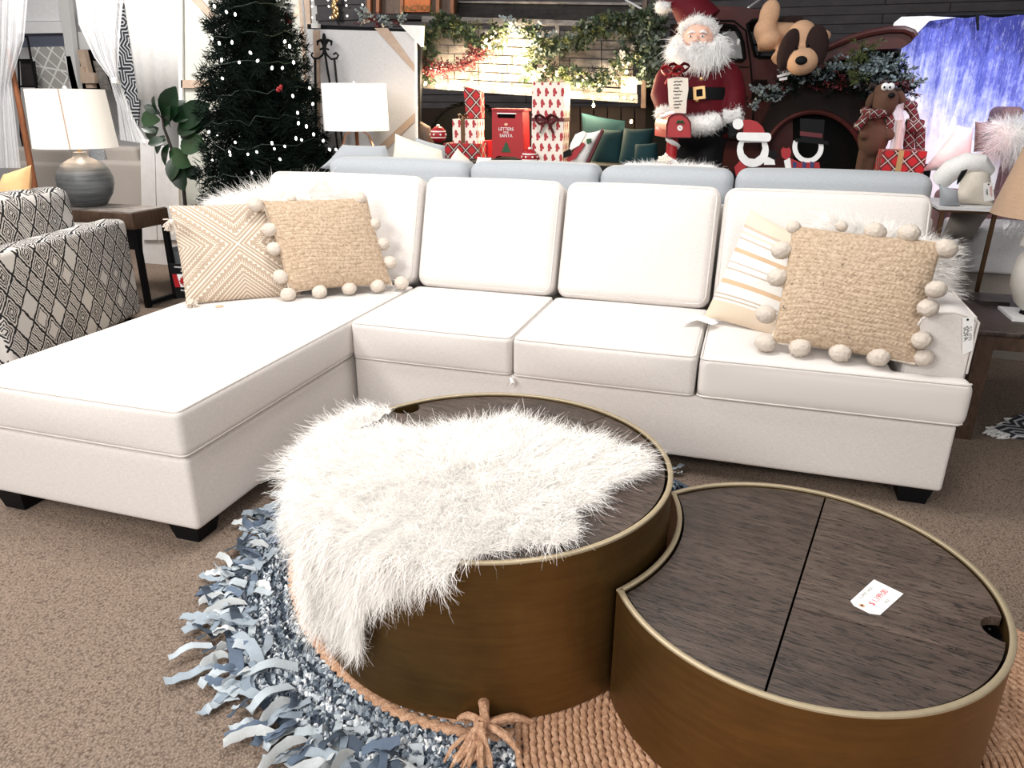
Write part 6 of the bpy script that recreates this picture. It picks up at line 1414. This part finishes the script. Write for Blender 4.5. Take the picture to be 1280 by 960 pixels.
# counter sign
sg = thing('counter_sign', 'black sign with a Canadian flag reading SHOP LOCAL NOW beside the chaise', 'sign', (-1.2, .8, 0)); QY = .86
W(plate([(211, 330), (246, 330), (252, 372), (221, 373)], QY, .008), 'panel', M['black'], sg, smooth=False)
W(plate([(215, 343), (221, 343), (226, 359), (219, 359)], QY-.004, .004), 'red_bar', M['red'], sg, smooth=False); W(plate([(221, 343), (240, 343), (242, 359), (226, 359)], QY-.004, .004), 'white_field', M['white'], sg, smooth=False)
W(plate([(227.5, 345), (229, 348), (231.5, 347), (231, 350), (233, 350.5), (231, 353), (231.5, 355), (228.7, 354.5), (229, 357), (228.2, 357), (227.8, 354.8), (225.4, 355), (225.5, 353), (223.5, 351), (225.4, 350.3), (225, 347.5), (227, 348)], QY-.008, .004), 'maple_leaf', M['red'], sg, smooth=False)
text('CANADIAN OWNED', pxm(QY)*3.3, PY(228, 334.5, QY-.003), xd, zd, M['white'], sg); text('LOCAL', pxm(QY)*3.0, PY(229, 339, QY-.003), xd, zd, M['white'], sg)
text('SHOP LOCAL', pxm(QY)*3.6, PY(233, 363.5, QY-.003), xd, zd, M['white'], sg); text('NOW', pxm(QY)*3.6, PY(236, 368, QY-.003), xd, zd, M['white'], sg)
P = PY(236, 365, QY+.012); W(MB().box((P[0], P[1]+.01, P[2]/2), (.02, .02, P[2])), 'post', M['black'], sg, smooth=False); W(MB().box((P[0], P[1]+.01, .01), (.22, .2, .02)), 'base', M['black'], sg, smooth=False)

# ================================================================= FAR LEFT DISPLAYS
ts = thing('sofa', 'taupe sofa with back cushions behind the grey ceramic lamp', 'sofa', (-3.9, 3.3, 0)); TYY = 2.95
def tb(x0, x1, y0, y1, Y, dep, nm, mat=M['tan'], root=ts):
    a = PY(x0, y1, Y); c = PY(x1, y0, Y); return W(MB().rbox(((a[0]+c[0])/2, Y+dep/2, (a[2]+c[2])/2), (c[0]-a[0], dep, c[2]-a[2]), .04), nm, mat, root)
tb(20, 90, 186, 214, TYY+.12, .18, 'back_cushion'); tb(90, 168, 184, 214, TYY+.12, .18, 'back_cushion'); tb(128, 178, 203, 268, TYY-.02, .9, 'arm'); tb(20, 128, 206, 268, TYY+.05, .8, 'seat')
a = PY(99, 268, TYY); W(MB().box((a[0], TYY+.5, a[2]/2), (1.4, .7, a[2])), 'base', M['black'], ts, smooth=False)
bgpillow('cushion', 'black and white cushion on the taupe sofa beside the lamp', ((112, 216), (140, 230), (130, 186), (112, 184)), 3.02, .10, M['maze'], .04)
bn = thing('slatted_panel', 'white-washed upright board panel beside the fig', 'panel', PY(195, 270, 2.6)); bn.location.z = 0
for k, (x0, x1, y0) in enumerate(((175, 193, 174), (194, 212, 182), (212, 222, 196))): W(plate([(x0, y0), (x1, y0+2), (x1+3, 300), (x0+3, 300)], 2.60, .03), 'board', M['planksw'], bn, smooth=False)
W(plate([(178, 300), (225, 300), (228, 345), (180, 345)], 2.62, .04), 'foot_rail', M['planksw'], bn, smooth=False)
rgp = thing('hanging_rug', 'black and white geometric rug hanging on a rail', 'rug', PY(160, 100, 3.8)); W(plate([(140, 3), (154, 5), (166, 60), (174, 130), (172, 158), (160, 148), (148, 90)], 3.8, .02), 'woven_rug', M['maze'], rgp, smooth=False)
wr = thing('hanging_rug', 'plain off-white rug hanging beside the geometric one', 'rug', PY(185, 100, 3.7))
b = MB(); vs = []; fs = []; 
for j in range(2):
    for i in range(25):
        x = 154+i*2.9; yb = 125; xx = x+(0 if j == 0 else 20-i*.75); P = PY(xx, -12 if j == 0 else yb, 3.7); vs.append((P[0], 3.7+.005*math.sin(i*.9), P[2]))
for i in range(24): fs.append((i, i+1, 25+i+1, 25+i))
o = W(MB().add(vs, fs), 'woven_rug', M['paper'], wr); sd = o.modifiers.new('t', 'SOLIDIFY'); sd.thickness = .012
rail = MB().tube([tuple(PY(96, 2, 3.75)), tuple(PY(230, 3, 3.75))], .012, 8); o = W(rail, 'rail', M['white'], wr)
la = thing('framed_print', 'lattice line print under a slate band on the far left display', 'picture', PY(60, 80, 4.4)); 
W(plate([(37, 59), (80, 58), (87, 112), (45, 112)], 4.4, .03), 'lattice_print', M['lattice'], la, smooth=False); W(plate([(22, 42), (78, 41), (80, 58), (24, 59)], 4.42, .04), 'slate_band', M['slatebluec'], la, smooth=False)
W(plate([(18, 27.5), (74, 26.5), (77, 41), (22, 42)], 4.36, .10), 'white_shelf', M['white'], la, smooth=False); W(plate([(2, -20), (72, -20), (74, 26), (10, 27)], 4.44, .04), 'white_panel', M['white'], la, smooth=False)
rk = thing('metal_rack', 'black metal rack holding dark bottles at the far left', 'rack', PY(32, 110, 4.1))
for pa in (((22, 45), (34, 46)), ((34, 46), (45, 108)), ((22, 75), (40, 75)), ((22, 45), (26, 170)), ((45, 108), (56, 170)), ((24, 108), (46, 108))): W(MB().tube([tuple(PY(*pa[0], 4.1)), tuple(PY(*pa[1], 4.1))], .012, 6), 'bar', M['black'], rk)
for x in (26, 56): P = PY(x, 170, 4.1); W(MB().tube([tuple(P), (P[0], P[1], 0)], .012, 6), 'leg', M['black'], rk)
W(plate([(25, 76), (39, 76), (43, 107), (27, 107)], 4.14, .05), 'dark_panel', M['darkplank'], rk, smooth=False)
bp = thing('canopy_bed', 'brown canopy bed post draped with white net at the far left', 'bed', PY(40, 250, 2.3)); bp.location.z = 0
W(MB().tube([tuple(PY(10, 60, 2.3)), tuple(PY(26, 140, 2.3)), tuple(PY(46, 250, 2.3)), (PY(46, 250, 2.3)[0], 2.3, 0)], [.016, .024, .026, .026], 10), 'post', M['warmwood'], bp)
pp = thing('display_posts', 'grey and white upright posts with a dark shelf behind the net drape', 'shelving', PY(100, 100, 4.3))
for q, mt in ((((72, -10), (84, -10), (98, 112), (88, 112)), 'wallwhite'), (((80, 70), (88, 70), (98, 112), (90, 112)), 'white'), (((96, 62), (104, 62), (116, 110), (108, 110)), 'palewood'), (((116, 76), (122, 76), (134, 112), (126, 112)), 'greywood')): W(plate(q, 4.25, .06), 'post', M[mt], pp, smooth=False)
W(plate([(88, 62), (142, 62), (145, 112), (95, 112)], 4.4, .04), 'dark_backing', M['void'], pp, smooth=False); W(plate([(86, 40), (112, 40), (112, 62), (88, 62)], 4.36, .04), 'grey_panel', M['wallwhite'], pp, smooth=False); W(plate([(104, 2), (136, 3), (138, 35), (107, 33)], 4.30, .04), 'white_card', M['white'], pp, smooth=False); W(plate([(118, 35), (138, 36), (138, 70), (122, 70)], 4.32, .04), 'slate_panel', M['slatebluec'], pp, smooth=False); W(plate([(99, 83), (104, 83), (105, 90), (118, 91), (118, 104), (101, 104)], 4.22, .05), 'box', M['palewood'], pp, smooth=False)
def net(label, lp_, rp_, Y, amp=.014, fold=4.5):
    """gathered net between a left and right pixel edge, waved in depth"""
    vs = []; fs = []; nx = 36; ny = len(lp_)-1; root = thing('net_drape', label, 'curtain', PY(*lp_[0], Y)); sub_ = 6
    rows = []
    for k in range(ny):
        for s in range(sub_): t = s/sub_; rows.append((lerp(np.array(lp_[k], float), np.array(lp_[k+1], float), t), lerp(np.array(rp_[k], float), np.array(rp_[k+1], float), t)))
    rows.append((np.array(lp_[-1], float), np.array(rp_[-1], float)))
    for a, c in rows:
        for i in range(nx+1):
            q = lerp(a, c, i/nx); yy = Y+amp*math.sin(i/nx*fold*2*PI)+amp*.4*math.sin(i*1.7); P = PY(q[0], q[1], yy); vs.append(P)
    for j in range(len(rows)-1):
        for i in range(nx): o = j*(nx+1)+i; fs.append((o, o+1, o+nx+2, o+nx+1))
    W(MB().add(vs, fs), 'net', M['sheer'], root, angle=180); return root
net('white net bed drape gathered at the left edge of the frame', [(-8, -20), (-8, 60), (-8, 130), (-8, 210)], [(36, -20), (30, 50), (14, 100), (26, 210)], 2.25)
net('white net drape swept down behind the lamp to the fig', [(92, -20), (98, 30), (118, 72), (136, 96), (146, 130), (150, 175)], [(156, -20), (150, 40), (148, 75), (148, 98), (168, 150), (186, 180)], 2.6)
o = MB().rbox(PY(143, 101, 2.55), (.05, .03, .05), .01).build('drape_tie', M['white2']); tag(o, 'white tie knot on the swept net drape', 'tie')

# ================================================================= RIGHT SIDE
BKY = 3.15; bk = thing('backdrop', 'printed winter forest backdrop in blue and white hung at the right', 'backdrop', PY(1200, 200, BKY)); bk.location.z = 0
vs = []; fs = []; nx = 60; uvs = []
xl, xr = PY(1120, 100, BKY)[0], PY(1420, 100, BKY)[0]; zt = PY(1200, 20, BKY)[2]
for j in range(2):
    for i in range(nx+1):
        x = lerp(xl, xr, i/nx); vs.append((x, BKY+.015*math.sin(i*.9)+.012*math.sin(i*.37), zt-.012*abs(math.sin(i*.33)) if j else .02)); uvs.append(((i/nx), j*1.0))
for i in range(nx): fs.append((i, i+1, nx+2+i, nx+1+i))
mb_ = MB().add(vs, fs); mb_.uv = [(u_*1.6, .30+.70*v_ if v_ else -.9) for u_, v_ in uvs]; W(mb_, 'printed_cloth', M['forest'], bk)
bt = W(plate([(1112, 45), (1118, 28), (1127, 21), (1160, 20), (1195, 22), (1162, 26), (1146, 42), (1130, 45)], BKY-.04, .02), 'white_border', M['paper'], bk, smooth=False)
for x in (1222,): W(plate([(x-2, 18), (x+2, 18), (x+2, 38), (x, 38)], BKY-.05, .02), 'clamp', M['black'], bk, smooth=False)
W(MB().tube([(xl, BKY+.03, zt+.005), (xr, BKY+.03, zt+.005)], .015, 8), 'hanging_rail', M['black'], bk)
sp = bpy.data.lights.new('backdrop_spot', 'SPOT'); sp.energy = 22; sp.color = (1, .22, .30); sp.spot_size = 1.0; sp.spot_blend = .8; q = bpy.data.objects.new('backdrop_spot', sp); COL.objects.link(q); q.location = (2.9, 1.7, 1.6); q.rotation_euler = (Vector((2.42, 2.9, .85))-Vector((2.9, 1.7, 1.6))).to_track_quat('-Z', 'Y').to_euler()
sp = bpy.data.lights.new('backdrop_spot', 'SPOT'); sp.energy = 110; sp.color = (.85, .9, 1); sp.spot_size = 1.0; sp.spot_blend = .9; q = bpy.data.objects.new('backdrop_spot', sp); COL.objects.link(q); q.location = (3.1, 1.9, 3.0); q.rotation_euler = (Vector((2.65, 3.15, 1.35))-Vector((3.1, 1.9, 3.0))).to_track_quat('-Z', 'Y').to_euler()
# rose sofa with fur cushion
rs = thing('sofa', 'rose-grey velvet sofa in pink light in front of the forest backdrop', 'sofa', PY(1250, 260, 2.6)); rs.location.z = 0; RY = 2.55
a = PY(1203, 190, RY)
W(MB().rbox((a[0]+.85, RY+.27, .52), (1.7, .54, .66), .05), 'seat', M['mauve'], rs); W(MB().rbox((a[0]+.30, RY+.48, PY(1210, 165, RY+.3)[2]-.0), (.12, .4, .30), .04), 'arm', M['mauve'], rs); W(MB().rbox((a[0]+1.1, RY+.50, .95), (1.5, .10, .5), .04), 'back', M['mauve'], rs)
W(MB().box((a[0]+.85, RY+.27, .10), (1.5, .5, .18)), 'plinth', M['black'], rs, smooth=False)
bgpillow('cushion', 'grey velvet cushion between sofa arm and white fur cushion', ((1217, 190), (1240, 190), (1236, 152), (1219, 152)), 2.72, .10, M['mauve'])
c4 = [PY(*q, 2.62) for q in ((1236, 192), (1300, 196), (1300, 152), (1240, 152))]; fur_pillow('fur_cushion', 'large white fur cushion on the rose-grey sofa', 'cushion', c4, .14, 5000, .06, M['beard'])
# white throw heap
c4 = [PY(*q, 2.2) for q in ((1172, 205), (1205, 208), (1218, 150), (1180, 160))]; r = thing('throw', 'pale pink-lit throw draped beside the rose-grey sofa', 'throw', tuple(c4[0])); W(MB().quadpillow(*[PY(*q, 2.45) for q in ((1152, 214), (1214, 214), (1216, 160), (1198, 156))], .12, n=16), 'folded_cloth', M['paper'], r)
# side table with gold legs
gt = thing('side_table', 'white-topped side table on thin bronze legs behind the sofa end', 'table', PY(1215, 270, 1.75)); gt.location.z = 0; GTY = 1.55
a = PY(1172, 260, GTY); c = PY(1251, 262, GTY); zt = float(a[2])
W(MB().box(((a[0]+c[0])/2, GTY+.2, zt), (c[0]-a[0], .42, .014)), 'top', M['white'], gt, smooth=False); W(MB().box(((a[0]+c[0])/2, GTY+.2, zt-.013), (c[0]-a[0]-.02, .40, .012)), 'frame', M['bronze'], gt, smooth=False)
for x, yy in ((c[0]-.015, GTY+.02), (c[0]-.05, GTY+.38), (a[0]+.03, GTY+.02), (a[0]+.03, GTY+.38)): W(MB().box((x, yy, zt/2-.01), (.018, .018, zt-.02)), 'leg', M['bronze'], gt, smooth=False)
W(MB().box(((a[0]+c[0])/2, GTY+.38, .60), (c[0]-a[0]-.06, .014, .014)), 'stretcher', M['bronze'], gt, smooth=False)
# knitted bear-like cushion, grey pillow, plastic wrap
b = MB(); Q = lambda x, y, d=0: Vector(PY(x, y, 1.72+d)); r = thing('throw_pillow', 'cream knitted pillow with a black patch and price tag on the side table', 'cushion', Q(1215, 255))
W(MB().quadpillow(PY(1192, 255, 1.68), PY(1243, 258, 1.68), PY(1236, 205, 1.74), PY(1205, 202, 1.74), .14, n=18), 'cover', M['cream'], r)
W(MB().tube([Q(1176, 225, .05), Q(1190, 212), Q(1208, 203, -.02), Q(1224, 205, -.02), Q(1237, 216, 0)], [.05, .055, .05, .05, .03], 12), 'rolled_edge', M['white2'], r); W(plate([(1198, 223), (1203, 214), (1210, 212), (1204, 222), (1197, 231)], 1.56, .02), 'black_patch', M['black'], r, smooth=False)
hangtag('peach-toned price tag on the cream knitted pillow', (1230, 252), (1243, 250), (1241, 228), (1229, 229), 1.52, [('MSRP', .14, .3, .5, M['blackink'], 1), ('SALE $79', .14, .7, .5, M['redink'], 1)])
bgpillow('cushion', 'light grey cushion lying beside the knitted pillow', ((1174, 258), (1200, 257), (1197, 238), (1174, 230)), 1.60, .08, M['bluegrey'])
wsf = thing('sofa', 'white sofa with taupe plinth far behind the right end table', 'sofa', PY(1240, 340, 2.6)); wsf.location.z = 0
W(MB().rbox((3.6, 2.22, .44), (1.7, .5, .44), .03), 'body', M['linen'], wsf) if False else None
a = PY(1192, 341, 1.95); c = PY(1192, 285, 1.95); W(MB().rbox((a[0]+.85, 2.2, (a[2]+c[2])/2), (1.7, .45, c[2]-a[2]), .02), 'body', M['creamcanvas'], wsf); W(MB().box((a[0]+.85, 2.22, a[2]/2), (1.7, .4, a[2]-.004)), 'plinth', M['tan'], wsf, smooth=False)
W(MB().quadpillow(PY(1174, 300, 1.9), PY(1215, 300, 1.9), PY(1240, 262, 1.9), PY(1190, 262, 1.9), .12, n=14), 'draped_cloth', M['tan'], wsf)
# right end table
TE = thing('end_table', 'dark wood end table with a slate-grey top at the right sofa arm', 'table', (2.85, 1.1, 0))
x0, y0, x1, y1 = 2.53, .72, 3.25, 1.46
W(MB().rbox(((x0+x1)/2, (y0+y1)/2, .488), (x1-x0, y1-y0, .024), .004, k=1, m=1), 'top', M['walnut'], TE)
W(MB().box(((x0+x1)/2, y0+.03, .445), (x1-x0-.02, .025, .062)).box((x0+.03, (y0+y1)/2, .445), (.025, y1-y0-.02, .062)).box(((x0+x1)/2, y1-.03, .445), (x1-x0-.02, .025, .062)), 'apron', M['endwood'], TE, smooth=False)
for x, y in ((x0+.045, y0+.045), (x1-.045, y0+.045), (x0+.045, y1-.045), (x1-.045, y1-.045)): W(MB().box((x, y, .238), (.065, .065, .476)), 'leg', M['endwood'], TE, smooth=False)
o = thing('twig_bundle', 'thin dark twigs lying across the right end table', 'decoration', PZ(1225, 380, .51)); b = MB()
for i in range(5): b.tube([tuple(PZ(1208+i*3, 371+i*1.2, .506)), tuple(PZ(1228, 377+i*.8, .512)), tuple(PZ(1262, 379+i*1.5, .506))], .003, 5)
W(b, 'twigs', M['bark'], o)
vx, vy = PZ(1291, 396, .50)[:2]; vl = thing('table_lamp', 'crackled white urn lamp with a brown burlap shade at the right edge', 'lamp', (vx, vy, .50))
dd_ = float(np.dot(np.array((vx, vy, .8))-CAM, _F)); s_ = dd_/FPX
W(MB().box((vx, vy, .506), (.22, .22, .012)), 'plinth', M['white'], vl, smooth=False); W(MB().lathe([(.055, .012), (.05, .028)], (vx, vy, .50), 24), 'foot', M['black'], vl)
W(MB().lathe([(.05, .028), (.085, .06), (.115, .13), (.120, .20), (.108, .26), (.08, .30), (.056, .325), (.05, .35), (.065, .365)], (vx, vy, .50), 40), 'urn', M['whiteceramic'], vl)
b = MB(); hx = vx-.075
b.tube([(hx+.005, vy-.03, .86), (hx-.02, vy-.035, .865), (hx-.045, vy-.04, .85), (hx-.045, vy-.04, .82), (hx-.02, vy-.035, .81), (hx-.012, vy-.03, .83)], [.016, .016, .015, .014, .012, .010], 10).tube([(hx+.01, vy-.03, .86), (hx-.005, vy-.04, .81), (hx-.015, vy-.045, .76)], [.015, .013, .009], 10); W(b, 'scroll_handle', M['whiteceramic'], vl)
W(MB().tube([(vx, vy, .85), (vx, vy, 1.3)], .01, 8), 'rod', M['bronze'], vl)
zb2 = float((CAM+ray(1290, 268)*dd_)[2]); W(MB().lathe([(.262, 0), (.165, .40), (.163, .40), (.260, 0)], (vx+.01, vy, zb2), 48), 'shade', M['burlap'], vl)
b = MB()
for i in range(9): b.ell(Vector(PZ(1262+random.uniform(-8, 14), 300, .9))+Vector((random.uniform(-.02, .03), .1, random.uniform(0, .05))), (.03, .02, .03), rot=(random.random(), random.random(), 0), n=7, k=5)
o = thing('plastic_wrap', 'crumpled clear plastic wrap hanging under the burlap shade', 'wrapping', (vx, vy, zb2)); vs = []; fs = []
for j in range(9):
    for i in range(13): P = PY(1254+i*3, 264+j*4+3*math.sin(i*1.9+j), .95+.03*math.sin(i*2.3+j*1.7)); vs.append(P)
for j in range(8):
    for i in range(12): fs.append((j*13+i, j*13+i+1, (j+1)*13+i+1, (j+1)*13+i))
W(MB().add(vs, fs), 'film', M['plastic'], o, smooth=False)

# ================================================================= GROUPS
GR = {'coffee_table': 'nesting brass coffee tables', 'jute_rug': 'brown jute rugs', 'pompom_cushion': 'jute cushions with pompoms', 'fur_cushion': 'white fur cushions', 'gift_box': 'wrapped gift boxes',
      'bauble': 'red and white baubles', 'cutout_sign': 'face cutout boards', 'garland': 'garlands on the truck', 'string_lights': 'strings of lights', 'price_tag': 'paper price tags', 'canvas_frame': 'canvases seen from the back',
      'hanging_rug': 'rugs on the rail', 'net_drape': 'white net drapes', 'rope': 'white ropes'}
for o in list(COL.objects):
    k = o.name.split('.')[0]
    if 'category' in o and k in GR and 'group' not in o: o['group'] = GR[k]
    if 'category' in o and 'teal velvet cushion' in o['label']: o['group'] = 'dark teal velvet cushions'
